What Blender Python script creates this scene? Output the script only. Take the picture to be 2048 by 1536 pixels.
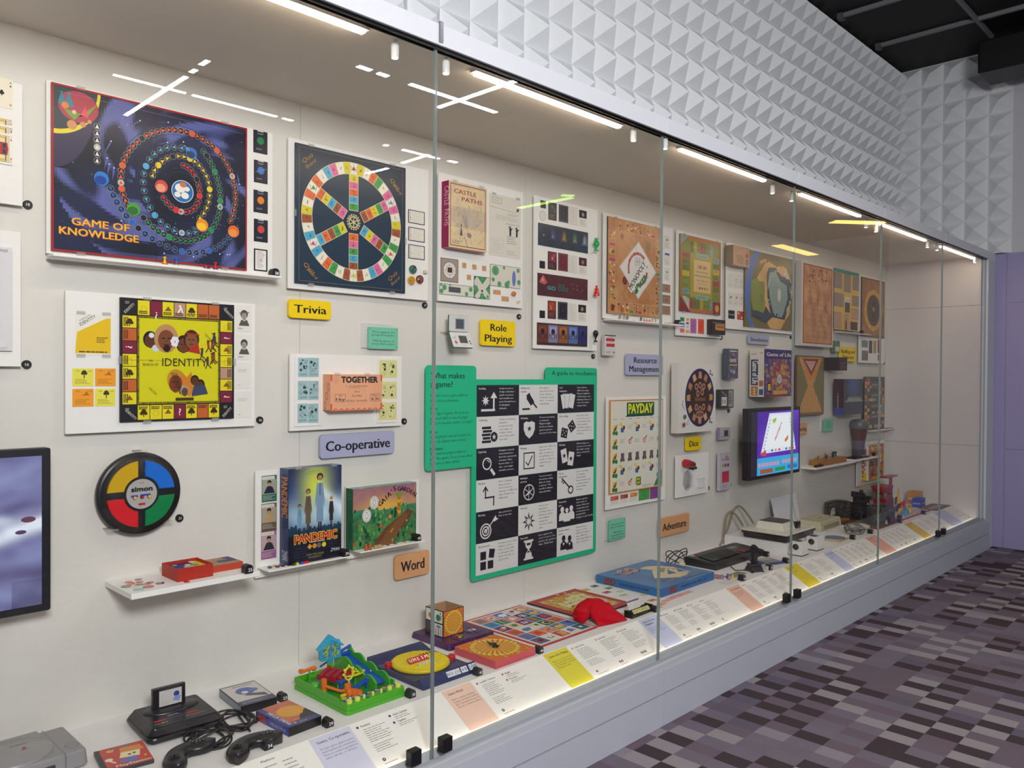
import bpy, bmesh, math, random
from mathutils import Matrix, Vector, noise
C = bpy.context.scene.collection
PI = math.pi
for o in list(bpy.data.objects): bpy.data.objects.remove(o)

# ---------------------------------------------------------------- camera, world, lights, exposure
CAMZ = 1.411
FPX, YAW, PITCH, ROLL = 1617.58, math.radians(44.2413), math.radians(-0.639), math.radians(0.3484)
fwd = Vector((math.cos(YAW)*math.cos(PITCH), math.sin(YAW)*math.cos(PITCH), math.sin(PITCH)))
rgt = fwd.cross(Vector((0, 0, 1))).normalized(); upv = rgt.cross(fwd)
rr = math.cos(ROLL)*rgt + math.sin(ROLL)*upv; uu = -math.sin(ROLL)*rgt + math.cos(ROLL)*upv
cam_d = bpy.data.cameras.new('camera'); cam = bpy.data.objects.new('camera', cam_d); C.objects.link(cam)
cam_d.sensor_width = 36; cam_d.lens = FPX/2048*36; cam_d.clip_start = .02
m = Matrix((rr, uu, -fwd)).transposed().to_4x4(); m.translation = (0, 0, CAMZ); cam.matrix_world = m
bpy.context.scene.camera = cam
sc = bpy.context.scene
sc.view_settings.view_transform = 'Standard'; sc.view_settings.look = 'None'
sc.view_settings.exposure = -0.1; sc.view_settings.gamma = 1; sc.view_settings.use_curve_mapping = False
sc.cycles.max_bounces = 8; sc.cycles.transparent_max_bounces = 16; sc.cycles.use_denoising = True
sc.cycles.sample_clamp_indirect = 6
world = bpy.data.worlds.new('world'); sc.world = world; world.use_nodes = True
world.node_tree.nodes['Background'].inputs[0].default_value = (.90, .92, 1.0, 1)
world.node_tree.nodes['Background'].inputs[1].default_value = .17
def area(name, loc, target, sx, sy, power, col):
    l = bpy.data.lights.new(name, 'AREA'); l.shape = 'RECTANGLE'; l.size = sx; l.size_y = sy; l.energy = power; l.color = col
    o = bpy.data.objects.new(name, l); C.objects.link(o); o.location = loc
    o.rotation_euler = (Vector(target)-Vector(loc)).to_track_quat('-Z', 'Y').to_euler(); return o
area('gallery_fill', (-.2, -1.3, 2.6), (2.8, 2.5, 2.75), 1.0, .7, 168, (.97, .985, 1.0))  # unseen fill, added to brighten the pyramid wall
area('floor_fill', (3.4, -.1, 4.05), (3.6, 0.3, 0.0), 1.2, .8, 28, (.95, .93, 1.0))  # added fill above the carpet, kept out of the glass reflections
LEDE, LEDB, LAMPE = 31.0, 3.8, 38.0

# ---------------------------------------------------------------- helpers
def srgb(h):
    if not isinstance(h, str): return h
    h = h.lstrip('#')
    if len(h) == 3: h = ''.join(c*2 for c in h)
    return tuple((v/12.92 if v <= .04045 else ((v+.055)/1.055)**2.4) for v in (int(h[i:i+2], 16)/255 for i in (0, 2, 4)))
MATS = {}
def mat(name, rough=.5, metal=0, coat=0, emit=0, alpha=1, bump=0, scale=60, spec=.5):
    if name in MATS: return MATS[name]
    m = bpy.data.materials.new(name); m.use_nodes = True; nt = m.node_tree; b = nt.nodes['Principled BSDF']
    a = nt.nodes.new('ShaderNodeAttribute'); a.attribute_name = 'Col'
    n = nt.nodes.new('ShaderNodeTexNoise'); n.inputs['Scale'].default_value = scale
    tc = nt.nodes.new('ShaderNodeTexCoord'); nt.links.new(tc.outputs['Object'], n.inputs['Vector'])
    mr = nt.nodes.new('ShaderNodeMapRange'); mr.inputs[3].default_value = .965; mr.inputs[4].default_value = 1.03
    nt.links.new(n.outputs['Fac'], mr.inputs[0])
    mx = nt.nodes.new('ShaderNodeVectorMath'); mx.operation = 'SCALE'
    nt.links.new(a.outputs['Color'], mx.inputs[0]); nt.links.new(mr.outputs[0], mx.inputs['Scale'])
    nt.links.new(mx.outputs[0], b.inputs['Base Color'])
    b.inputs['Roughness'].default_value = rough; b.inputs['Metallic'].default_value = metal
    b.inputs['Coat Weight'].default_value = coat; b.inputs['Specular IOR Level'].default_value = spec
    b.inputs['Alpha'].default_value = alpha
    if emit:
        nt.links.new(a.outputs['Color'], b.inputs['Emission Color']); b.inputs['Emission Strength'].default_value = emit
    if bump:
        bp = nt.nodes.new('ShaderNodeBump'); bp.inputs['Strength'].default_value = bump; bp.inputs['Distance'].default_value = .002
        nt.links.new(n.outputs['Fac'], bp.inputs['Height']); nt.links.new(bp.outputs[0], b.inputs['Normal'])
    MATS[name] = m; return m
PAPER = mat('paper', .55, spec=.35); BOARD = mat('laminated_card', .3, spec=.6); PLAST = mat('plastic', .32)
MATTE = mat('painted_white', .6, spec=.3); WOVEN = mat('woven_cloth', .95, bump=.6, scale=700, spec=.1)
METAL = mat('metal', .25, metal=1); RUB = mat('black_plastic', .42); GLOSS = mat('gloss_plastic', .12, coat=.4)
CLEAR = mat('clear_acrylic', .08, alpha=.28); SCREEN = mat('screen_light', .3, emit=.95)
for l_ in list(SCREEN.node_tree.links):
    if l_.to_socket.name == 'Base Color': SCREEN.node_tree.links.remove(l_)
SCREEN.node_tree.nodes['Principled BSDF'].inputs['Base Color'].default_value = (.01, .01, .012, 1)
WOOD = mat('varnished_wood', .4, scale=25)
TXT = {}
def glyphs(s, bold):
    k = (s, bold)
    if k not in TXT:
        cu = bpy.data.curves.new('t', 'FONT'); cu.body = s; cu.resolution_u = 2 if len(s) < 14 else 1; 
        ob = bpy.data.objects.new('t', cu); me = ob.to_mesh()
        V = [(v.co.x, v.co.y) for v in me.vertices]; F = [tuple(p.vertices) for p in me.polygons]
        ob.to_mesh_clear(); bpy.data.objects.remove(ob); bpy.data.curves.remove(cu)
        xs = [v[0] for v in V] or [0, 1]
        TXT[k] = (V, F, min(xs), max(xs))
    return TXT[k]
_, _, _, _ = glyphs('H', 0); CAPH = max(v[1] for v in TXT[('H', 0)][0])
LV = .00013
class G:
    def __init__(s, w=1, h=1):
        s.V = []; s.F = []; s.K = []; s.S = []; s.T = Matrix(); s.w = w; s.h = h; s.z = 0; s.n = 0
    def q(s): s.n = (s.n+1) % 28; return s.z+s.n*4e-6
    def face(s, w, h, T=None):
        s.w, s.h = w, h; s.T = T if T is not None else Matrix(); s.z = LV; return s
    def side(s, which, w, h, t):
        def mk(u, v, n, o): 
            M = Matrix((u, v, n)).transposed().to_4x4(); M.translation = o; return M
        if which == 'front': return s.face(w, h)
        if which == 'left': return s.face(t, h, mk((0,0,1),(0,1,0),(-1,0,0),(0,0,-t)))
        if which == 'right': return s.face(t, h, mk((0,0,-1),(0,1,0),(1,0,0),(w,0,0)))
        if which == 'bottom': return s.face(w, t, mk((1,0,0),(0,0,1),(0,-1,0),(0,0,-t)))
        if which == 'top': return s.face(w, t, mk((1,0,0),(0,0,-1),(0,1,0),(0,h,0)))
        if which == 'leftf': return s.face(h, t, mk((0,-1,0),(0,0,1),(-1,0,0),(0,h,-t)))
    def up(s, n=1): s.z += n*LV; return s
    def mesh(s, V, F, col, smooth=False):
        b = len(s.V); T = s.T
        s.V += [tuple(T @ Vector(v)) for v in V]
        c = srgb(col) if not callable(col) else None
        for i, f in enumerate(F):
            kk = c if c else srgb(col(i)); assert isinstance(kk, tuple) and len(kk) == 3, (col, kk)
            s.F.append(tuple(b+j for j in f)); s.K.append(kk); s.S.append(smooth)
    # flat drawing in fractions of the face
    def poly(s, pts, col): z = s.q(); s.mesh([(x*s.w, y*s.h, z) for x, y in pts], [tuple(range(len(pts)))], col)
    def rect(s, x0, y0, x1, y1, col): s.poly([(x0, y0), (x1, y0), (x1, y1), (x0, y1)], col)
    def circ(s, x, y, r, col, n=20, e=1, a0=0, a1=2*PI):
        z = s.q(); pts = [(x*s.w+r*s.h*e*math.cos(a0+(a1-a0)*i/n), y*s.h+r*s.h*math.sin(a0+(a1-a0)*i/n), z) for i in range(n if a1-a0 > 6.28 else n+1)]
        if a1-a0 < 6.28: pts.append((x*s.w, y*s.h, z))
        s.mesh(pts, [tuple(range(len(pts)))], col)
    def ring(s, x, y, r, r2, col, n=24, e=1, a0=0, a1=2*PI):
        V = []; z = s.q()
        for i in range(n+1):
            a = a0+(a1-a0)*i/n; c_, s_ = math.cos(a), math.sin(a)
            V += [(x*s.w+r*s.h*e*c_, y*s.h+r*s.h*s_, z), (x*s.w+r2*s.h*e*c_, y*s.h+r2*s.h*s_, z)]
        s.mesh(V, [(2*i, 2*i+1, 2*i+3, 2*i+2) for i in range(n)], col)
    def line(s, x0, y0, x1, y1, wd, col):
        a = Vector((x0*s.w, y0*s.h)); b = Vector((x1*s.w, y1*s.h)); d = (b-a)
        if d.length < 1e-9: return
        n = Vector((-d.y, d.x)).normalized()*wd*s.h/2
        z = s.q(); s.mesh([(a.x+n.x, a.y+n.y, z), (a.x-n.x, a.y-n.y, z), (b.x-n.x, b.y-n.y, z), (b.x+n.x, b.y+n.y, z)], [(0, 1, 2, 3)], col)
    def frame(s, x0, y0, x1, y1, t, col):
        tx = t*s.h/s.w
        s.rect(x0, y0, x1, y0+t, col); s.rect(x0, y1-t, x1, y1, col)
        s.rect(x0, y0+t, x0+tx, y1-t, col); s.rect(x1-tx, y0+t, x1, y1-t, col)
    def text(s, t, x, y, h, w=None, col='#1c1c24', a='c', rot=0, bold=0, sh=0):
        V, F, x0, x1 = glyphs(t, 0); bd = ((-.7, -.7), (.7, -.7), (-.7, .7), (.7, .7), (0, 0), (-.8, 0), (.8, 0)) if bold > .04 else (((-.9, 0), (.9, 0)) if bold else ((0, 0),)); k = h*s.h/CAPH; kx = k if w is None else w*(s.w if not (45 < abs(rot) % 180 < 135) else s.h)/max(x1-x0, 1e-6)
        ox = {'c': (x0+x1)/2, 'l': x0, 'r': x1}[a]; ca, sa = math.cos(math.radians(rot)), math.sin(math.radians(rot))
        for bx_, by_ in bd:
          P = []; z = s.q()
          for vx, vy in V:
            px = (vx-ox)*kx + vy*k*sh + bx_*bold*min(k, kx); py = vy*k + by_*bold*k
            P.append((x*s.w+px*ca-py*sa, y*s.h+px*sa+py*ca, z))
          s.mesh(P, F, col)
    def lines(s, x0, y0, x1, y1, n, col='#777', fill=.45, seed=0, minl=.6):
        rd = random.Random(seed); dy = (y1-y0)/n
        for i in range(n):
            yc = y1-dy*(i+.5); L = x0+(x1-x0)*rd.uniform(minl, 1); x = x0
            while x < L-1e-4:
                wl = min((x1-x0)*rd.uniform(.1, .25), L-x); s.rect(x, yc-dy*fill/2, x+wl*.86, yc+dy*fill/2, col); x += wl
    def art(s, nx, ny, fn, x0=0, y0=0, x1=1, y1=1):
        V = [((x0+(x1-x0)*i/nx)*s.w, (y0+(y1-y0)*j/ny)*s.h, s.z) for j in range(ny+1) for i in range(nx+1)]
        F = [(j*(nx+1)+i, j*(nx+1)+i+1, (j+1)*(nx+1)+i+1, (j+1)*(nx+1)+i) for j in range(ny) for i in range(nx)]
        s.mesh(V, F, lambda k: fn((k % nx+.5)/nx, (k//nx+.5)/ny))
    # solids
    def box(s, x0, y0, z0, x1, y1, z1, col):
        s.mesh([(x0,y0,z0),(x1,y0,z0),(x1,y1,z0),(x0,y1,z0),(x0,y0,z1),(x1,y0,z1),(x1,y1,z1),(x0,y1,z1)],
               [(0,3,2,1),(4,5,6,7),(0,1,5,4),(1,2,6,5),(2,3,7,6),(3,0,4,7)], col)
    def loft(s, rings, col, smooth=False, caps=True):
        n = len(rings[0]); V = [p for r in rings for p in r]; F = []
        for k in range(len(rings)-1):
            for i in range(n):
                F.append((k*n+i, k*n+(i+1) % n, (k+1)*n+(i+1) % n, (k+1)*n+i))
        s.mesh(V, F, col, smooth)
        if caps:
            s.mesh(rings[0], [tuple(reversed(range(n)))], col); s.mesh(rings[-1], [tuple(range(n))], col)
    def prism(s, pts, z0, z1, col, smooth=False): s.loft([[(x, y, z0) for x, y in pts], [(x, y, z1) for x, y in pts]], col, smooth)
    def rbox(s, x0, y0, z0, x1, y1, z1, r, b, col, n=4, tin=0, smooth=False):
        def ring(i, z):
            q = max(r-i, 1e-4); P = []
            for cx, cy, a in ((x1-i-q, y1-i-q, 0), (x0+i+q, y1-i-q, 1), (x0+i+q, y0+i+q, 2), (x1-i-q, y0+i+q, 3)):
                for k in range(n+1):
                    t = (a+k/n)*PI/2; P.append((cx+q*math.cos(t), cy+q*math.sin(t), z))
            return P
        if b > 0: s.loft([ring(b, z0), ring(0, z0+b), ring(tin, z1-b), ring(tin+b*.35, z1-b*.35), ring(tin+b, z1)], col, smooth)
        else: s.loft([ring(0, z0), ring(tin, z1)], col, smooth)
    def lathe(s, prof, x, y, col, n=20, sx=1, smooth=True, caps=True):
        s.loft([[(x+r*sx*math.cos(2*PI*i/n), y+r*math.sin(2*PI*i/n), z) for i in range(n)] for r, z in prof], col, smooth, caps)
    def cyl(s, x, y, z0, z1, r, col, n=20):
        s.loft([[(x+r*math.cos(2*PI*i/n), y+r*math.sin(2*PI*i/n), z) for i in range(n)] for z in (z0, z1)], col, False, True)
    def ball(s, x, y, z, r, col, n=12, sx=1, sy=1, sz=1):
        s.loft([[(x+r*sx*math.sin(PI*k/8)*math.cos(2*PI*i/n), y+r*sy*math.sin(PI*k/8)*math.sin(2*PI*i/n), z-r*sz*math.cos(PI*k/8)) for i in range(n)] for k in (.15, 1, 2, 3, 4, 5, 6, 7, 7.85)], col, True)
    def tube(s, pts, r, col, n=8, closed=False):
        P = [Vector(p) for p in pts]; R = []
        for i, p in enumerate(P):
            a = P[i-1] if i else P[0]; b = P[i+1] if i < len(P)-1 else P[-1]
            d = (b-a).normalized(); q = d.cross(Vector((0, 0, 1)))
            if q.length < .05: q = d.cross(Vector((1, 0, 0)))
            q.normalize(); w = d.cross(q)
            rr_ = r[i] if isinstance(r, (list, tuple)) else r
            R.append([tuple(p+rr_*(math.cos(2*PI*k/n)*q+math.sin(2*PI*k/n)*w)) for k in range(n)])
        s.loft(R, col, True)
    def data(s, name):
        me = bpy.data.meshes.new(name); me.from_pydata(s.V, [], s.F)
        at = me.color_attributes.new('Col', 'FLOAT_COLOR', 'CORNER'); buf = []
        for p, k in zip(s.F, s.K): buf += [k[0], k[1], k[2], 1.0]*len(p)
        at.data.foreach_set('color', buf); me.polygons.foreach_set('use_smooth', s.S)
        return me
    def obj(s, name, material, parent=None, loc=None, rot=None):
        me = s.data(name); me.materials.append(material); o = bpy.data.objects.new(name, me); C.objects.link(o)
        if parent: o.parent = parent
        if loc is not None: o.location = loc
        if rot is not None: o.rotation_euler = rot
        return o
def tag(o, label=None, cat=None, group=None, kind=None):
    for k, v in (('label', label), ('category', cat), ('group', group), ('kind', kind)):
        if v: o[k] = v
    return o
def empty(name, label, cat, loc=(0, 0, 0), rz=0, group=None, rot=None):
    o = bpy.data.objects.new(name, None); C.objects.link(o); o.location = loc; o.rotation_euler = rot or (0, 0, rz)
    o.empty_display_size = .05
    return tag(o, label, cat, group)
# regions of the photograph used while measuring: (x offset, y offset, scale)
REG = dict(P0=(0,0,1), A=(0,100,.32556), B=(0,560,.4556), c=(500,220,.28), D=(500,600,.1953), E=(480,880,.1953), F=(0,1280,.2051), G=(400,1240,.2344),
  H=(760,1140,.2832), I=(840,330,.2538), J=(840,700,.3125), K=(1190,410,.2019), L=(1190,690,.2538), M=(1440,460,.2214), N=(1440,760,.2214),
  O=(1150,1020,.2197), P=(1440,940,.2539), Q=(840,730,.1432), R=(200,1060,.15625), S=(580,1250,.1237), T=(780,1190,.15625), U=(300,1400,.15625),
  V=(1600,940,.15625), X=(1040,1150,.1416), Y=(1480,1000,.12695), Z=(0,400,.2474))
def ray(reg, x, y):
    ox, oy, k = REG[reg]; u, v = ox+x*k, oy+y*k
    return rr*((u-1024)/FPX) + uu*(-(v-768)/FPX) + fwd
def onY(reg, x, y, Y): d = ray(reg, x, y); d = d*(Y/d.y); return d.x, d.z+CAMZ
def onZ(reg, x, y, Z): d = ray(reg, x, y); d = d*((Z-CAMZ)/d.z); return d.x, d.y
WY = 2.6                      # back wall of the case
PF = 2.574                    # front face of mounting panels
RW = (PI/2, 0, 0)
def wr(reg, x0, y0, x1, y1, Y):
    a = onY(reg, x0, y0, Y); b = onY(reg, x1, y1, Y)
    return a[0], b[1], b[0]-a[0], a[1]-b[1]
def wall(reg, bx, Y, t, name, label, cat, fn=None, col='#e8e6e0', group=None, m=None, r=.0008, b=0, parent=None):
    x, z, w, h = wr(reg, *bx, Y)
    g = G(); g.rbox(0, 0, -t, w, h, 0, r, b, col, n=3 if r > .002 else 1)
    g.side('front', w, h, t)
    if fn: fn(g, t) if fn.__code__.co_varnames[1:2] == ('t',) and fn.__code__.co_argcount > 1 else fn(g)
    o = g.obj(name, m or PAPER, parent, (x, Y, z), RW)
    if not parent: tag(o, label, cat, group)
    o['_w'] = w; o['_h'] = h
    return o
def clips(o, spec, t=.004):
    w, h = o['_w'], o['_h']
    for sx, sy in spec:
        g = G(); x, y = sx*w, sy*h
        if sy in (0, 1):
            s_ = 1 if sy else -1
            g.T = Matrix(((0,0,1,x),(s_,0,0,y),(0,1,0,0),(0,0,0,1))); g.prism([(-.004, .0012), (.0042, .0012), (.0042, -t), (.006, -t), (.006, .0026), (-.004, .0026)], -.012, .012, '#b9b8b2')
        else:
            s_ = 1 if sx else -1
            g.box(min(x-.004*s_, x+.006*s_), y-.012, .0012, max(x-.004*s_, x+.006*s_), y+.012, .0026, '#b9b8b2')
        g.obj('clip', CLEAR, o)
def panel(reg, bx, label, Y=PF, col='#e9e7e2'):
    """white mounting board held off the wall by four standoffs"""
    x, z, w, h = wr(reg, *bx, Y)
    g = G(); g.rbox(0, 0, -.008, w, h, 0, .001, 0, col, n=1)
    o = g.obj('mounting_panel', MATTE, None, (x, Y, z), RW); tag(o, label, 'panel')
    for i, (sx, sy) in enumerate(((.1, .1), (.9, .1), (.1, .9), (.9, .9))):
        k = G(); k.cyl(sx*w, sy*h, -(WY-Y), -.008, .008, '#cfccc6', 8); k.obj('standoff', MATTE, o)
    o['_w'] = w; o['_h'] = h
    return o
def disc(reg, x, y, n, where, Y=WY):
    X, Z = onY(reg, x, y, Y-.008)
    g = G(); g.lathe([(.0125, -.008), (.0125, -.0015), (.0115, 0)], 0, 0, '#141416', 24)
    g.face(.025, .025, Matrix.Translation((-.0125, -.0125, 0))).text(str(n), .5, .34, .32, col='#d8d8d8', bold=.02)
    tag(g.obj('number_disc', RUB, None, (X, Y-.008, Z), RW), f'round black number disc {n} {where}', 'number disc', 'round number discs on the wall')
def marker(x, y, z, n, where, rz=0, s=.027):
    g = G(); q = s/2
    prof = [(-q, 0), (q, 0), (q, s*.62), (q*.8, s*.85), (q*.35, s), (-q*.35, s), (-q*.8, s*.85), (-q, s*.62)]
    g.T = Matrix(((1,0,0,0),(0,0,-1,0),(0,1,0,0),(0,0,0,1))); g.prism(prof, -q, q, '#131315')
    g.T = g.T @ Matrix.Translation((-q, 0, q)); g.w = s; g.h = s; g.z = LV
    g.text(str(n), .62, .2, .38, col='#f4f4f4', bold=.015)
    tag(g.obj('number_marker', RUB, None, (x, y, z), (0, 0, rz)), f'small black number block {n} {where}', 'number marker', 'number blocks on shelves and counter')
def sign(reg, bx, rows, col, label, Y=2.578, th=.35, r=.012, ys=None, ws=None):
    def fn(g):
        for i, t in enumerate(rows):
            y = ys[i] if ys else .5-th/2
            g.text(t, .5, y, th, ws[i] if ws else None, '#17171f', bold=.036)
    o = wall(reg, bx, Y, .012, 'genre_sign', label, 'sign', fn, col, 'rounded genre signs', MATTE, r, .001)
    k = G(); k.box(o['_w']*.3, o['_h']*.3, -(WY-Y), o['_w']*.7, o['_h']*.7, -.012, '#cfccc6'); k.obj('wall_spacer', MATTE, o)
    return o
def shelf(x0, x1, y0, z, t, label, z_back=WY, col='#eeece8'):
    g = G(); g.rbox(x0, y0, z-t, x1, z_back, z, .002, .0012, col, n=2)
    return tag(g.obj('wall_shelf', MATTE), label, 'shelf')
def cm(P, k=5):
    P = [Vector(p) for p in P]; Q = [P[0]]+P+[P[-1]]; o = []
    for i in range(1, len(Q)-2):
        a, b, c, d = Q[i-1:i+3]
        for j in range(k): t = j/k; o.append(.5*((2*b)+(c-a)*t+(2*a-5*b+4*c-d)*t*t+(3*b-a-3*c+d)*t**3))
    return o+[P[-1]]
def mix(a, b, t):
    a, b = srgb(a), srgb(b); t = max(0, min(1, t)); return tuple(a[i]*(1-t)+b[i]*t for i in range(3))
def nz(u, v, s=5, o=0): return noise.noise(Vector((u*s+o, v*s-o, o*.7)))
# ---------------------------------------------------------------- the room
def structure(o): o['kind'] = 'structure'; return o
XE, PITCHP, DP = 7.66, .171, .083
CZ = 4.147; CC = 2.385
# carpet
fm = bpy.data.materials.new('carpet'); fm.use_nodes = True; nt = fm.node_tree; b = nt.nodes['Principled BSDF']
geo = nt.nodes.new('ShaderNodeNewGeometry'); sep = nt.nodes.new('ShaderNodeSeparateXYZ'); nt.links.new(geo.outputs['Position'], sep.inputs[0])
def mth(op, a, bb=None):
    n = nt.nodes.new('ShaderNodeMath'); n.operation = op
    for i, v in enumerate((a, bb)):
        if v is None: continue
        if hasattr(v, 'is_linked'): nt.links.new(v, n.inputs[i])
        else: n.inputs[i].default_value = v
    return n.outputs[0]
def cell(sx, sy, off):
    ix = mth('FLOOR', mth('DIVIDE', mth('ADD', sep.outputs['X'], off), sx)); iy = mth('FLOOR', mth('DIVIDE', mth('ADD', sep.outputs['Y'], off*1.7+.05), sy))
    cb = nt.nodes.new('ShaderNodeCombineXYZ'); nt.links.new(ix, cb.inputs[0]); nt.links.new(iy, cb.inputs[1]); cb.inputs[2].default_value = off
    wn = nt.nodes.new('ShaderNodeTexWhiteNoise'); nt.links.new(cb.outputs[0], wn.inputs['Vector']); return wn.outputs['Value'], ix, iy
val, ix, iy = cell(.078, .122, 0)
par = mth('MODULO', mth('ABSOLUTE', mth('ADD', ix, iy)), 2.0)          # loosely chequered: dark cells favour one parity
r1 = nt.nodes.new('ShaderNodeValToRGB'); r1.color_ramp.interpolation = 'CONSTANT'
def ramp(r, st):
    while len(r.color_ramp.elements) < len(st): r.color_ramp.elements.new(.5)
    for e, (p, c_) in zip(r.color_ramp.elements, st): e.position = p; e.color = (*srgb(c_), 1)
ramp(r1, [(0, '#4f4347'), (.42, '#7d747f'), (.72, '#786a73'), (.9, '#989097')])
r2 = nt.nodes.new('ShaderNodeValToRGB'); r2.color_ramp.interpolation = 'CONSTANT'
ramp(r2, [(0, '#807682'), (.28, '#796872'), (.55, '#a2989b'), (.85, '#6e6775'), (.94, '#4f4347')])
for r_ in (r1, r2): nt.links.new(val, r_.inputs[0])
mx = nt.nodes.new('ShaderNodeMix'); mx.data_type = 'RGBA'; nt.links.new(par, mx.inputs[0]); nt.links.new(r1.outputs[0], mx.inputs[6]); nt.links.new(r2.outputs[0], mx.inputs[7])
n1 = nt.nodes.new('ShaderNodeTexNoise'); n1.inputs['Scale'].default_value = 420; n1.inputs['Detail'].default_value = 4; nt.links.new(geo.outputs['Position'], n1.inputs['Vector'])
mr = nt.nodes.new('ShaderNodeMapRange'); mr.inputs[1].default_value = .3; mr.inputs[2].default_value = .7; mr.inputs[3].default_value = .72; mr.inputs[4].default_value = 1.2; nt.links.new(n1.outputs['Fac'], mr.inputs[0])
vm = nt.nodes.new('ShaderNodeVectorMath'); vm.operation = 'SCALE'; nt.links.new(mx.outputs[2], vm.inputs[0]); nt.links.new(mr.outputs[0], vm.inputs['Scale'])
nt.links.new(vm.outputs[0], b.inputs['Base Color']); b.inputs['Roughness'].default_value = .97; b.inputs['Specular IOR Level'].default_value = .1
bp = nt.nodes.new('ShaderNodeBump'); bp.inputs['Strength'].default_value = .5; bp.inputs['Distance'].default_value = .004
nt.links.new(n1.outputs['Fac'], bp.inputs['Height']); nt.links.new(bp.outputs[0], b.inputs['Normal'])
g = G(); g.box(-2.5, -5.5, -.04, XE, 1.95, 0, '#888'); g.box(XE, -5.5, -.04, 16, .5, 0, '#888'); structure(g.obj('floor', fm))
# ceiling, black, with a grey grid
g = G(); g.box(-2.5, -5.5, CZ, XE+.1, 2.7, CZ+.05, '#0d0c0f'); g.box(XE+.1, -5.5, CZ, 16, .5, CZ+.05, '#0d0c0f'); ceil = structure(g.obj('ceiling', MATTE))
for x in (3.07, 3.83, 4.59, 5.35, 6.11, 6.87):
    g = G(); g.box(x-.012, -5.4, CZ-.03, x+.012, 2.53, CZ, '#77777a'); g.obj('grid_bar', MATTE, ceil)
    g = G(); g.box(x-.03, 2.49, CZ-.045, x+.03, 2.53, CZ, '#55555a'); g.obj('wall_bracket', MATTE, ceil)
for y in (1.79, .6, -.6, -1.8):
    g = G(); g.box(-2.4, y-.012, CZ-.0301, 7.3, y+.012, CZ-.001, '#77777a'); g.obj('grid_bar', MATTE, ceil)
# pyramid wall above the case
FT = 2.445
wb = G(); wb.box(-2.5, 2.6, CC+.03, XE+.1, 2.66, CZ, '#e2e3e4'); wb.box(-2.5, 2.617, 0, XE+.1, 2.66, CC+.03, '#e2e3e4'); wall_b = structure(wb.obj('wall_back', MATTE))
def pyr(n_dir):
    g = G(); p = PITCHP/2; e = .0008
    g.mesh([(-p+e, -p+e, 0), (p-e, -p+e, 0), (p-e, p-e, 0), (-p+e, p-e, 0), (0, 0, DP)], [(0, 1, 4), (1, 2, 4), (2, 3, 4), (3, 0, 4), (3, 2, 1, 0)], '#e4e5e6')
    return g
pm = pyr(0).data('pyramid_tile'); pm.materials.append(MATTE)
cnt = 0; rest = G()
for i in range(37):
    for j in range(10):
        x = 7.695-PITCHP*(i+.5); z = CZ-PITCHP*(j+.5)
        if x < 1.5: continue
        if i >= 6:                                        # 300 nearest ones as objects
            o = bpy.data.objects.new('pyramid_tile', pm); C.objects.link(o); o.parent = wall_b; o.location = (x, 2.6, z); o.rotation_euler = RW; cnt += 1
        else:
            rest.T = Matrix.Translation((x, 2.6, z)) @ Matrix.Rotation(PI/2, 4, 'X'); g = pyr(0)
            rest.mesh(g.V, g.F, '#e4e5e6')
rest.T = Matrix(); ro = rest.obj('pyramid_tile', MATTE, wall_b); ro['kind'] = 'stuff'
bmc = bmesh.new(); bmc.from_mesh(pm); bmesh.ops.bisect_plane(bmc, geom=bmc.verts[:]+bmc.edges[:]+bmc.faces[:], plane_co=(0, -.036, 0), plane_no=(0, -1, 0), clear_outer=True)
pcut = bpy.data.meshes.new('pyramid_tile'); bmc.to_mesh(pcut); bmc.free()
# end wall: pyramids, plain strip, purple panels
g = G(); g.box(XE, 1.0, 0, XE+.06, 2.6, CZ, '#c9c9cc'); wr_ = structure(g.obj('wall_right', MATTE))
for i in range(5):
    for j in range(11):
        y = 2.605-.178*(i+.5); z = 4.139-.1745*(j+.5)
        if z < 2.45: continue
        o = bpy.data.objects.new('pyramid_tile', pm if z > 2.54 else pcut); C.objects.link(o); o.parent = wr_; o.location = (XE, y, z); o.rotation_euler = (PI/2, 0, -PI/2); o.scale = (1.04, 1.02, 1)
pz = (0, .822, 2.03, 2.445)
for (ya, yb) in ((1.748, 1.9), (1.0, 1.744)):
    for k in range(3):
        if ya > 1.7 and k: continue
        z0, z1 = (0, 2.445) if ya > 1.7 else (pz[k], pz[k+1])
        g = G(); g.box(-.012, ya+.002, z0+.002, 0, yb-.002, z1-.002, '#a198c0'); g.obj('purple_panel', MATTE, wr_, (XE, 0, 0))
g = G(); g.rbox(7.05, .95, 3.78, 7.42, 1.83, 4.03, .02, .01, '#0e0e10'); g.box(7.2, 1.2, 4.02, 7.26, 1.5, CZ, '#0e0e10')
tag(g.obj('ceiling_speaker', RUB), 'black box hanging under the dark ceiling beside the end wall', 'speaker')

# ---------------------------------------------------------------- the display case
GY, CT, CC = 1.85, .351, 2.385            # glass plane, counter top, case ceiling
SY0, SZ0, SY1, SZ1 = 2.045, .351, 1.895, .263
JX = [-.82, .372, 1.565, 2.757, 3.948, 5.14, 6.32, 7.44]
case = empty('display_case', 'long white built-in glass display case running along the wall', 'display case')
W1, W2 = '#d9d5cd', '#c9cad0'
for a, b_ in zip([-1.4]+JX[1:-1], JX[1:-1]+[7.353]):
    g = G(); g.box(a+.0008, WY, CT-.03, b_-.0008, WY+.015, CC, W1); g.obj('back_panel', MATTE, case)
for z0, z1 in ((CT-.1, .8555), (.8575, 2.0), (2.002, CC)):
    g = G(); g.box(7.353, GY+.01, z0, 7.40, WY, z1, W1); g.obj('end_panel', MATTE, case)
g = G(); g.box(-1.4, GY-.02, CC, 7.40, WY, CC+.03, '#e3dcd0'); g.obj('case_ceiling', MATTE, case)
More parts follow.
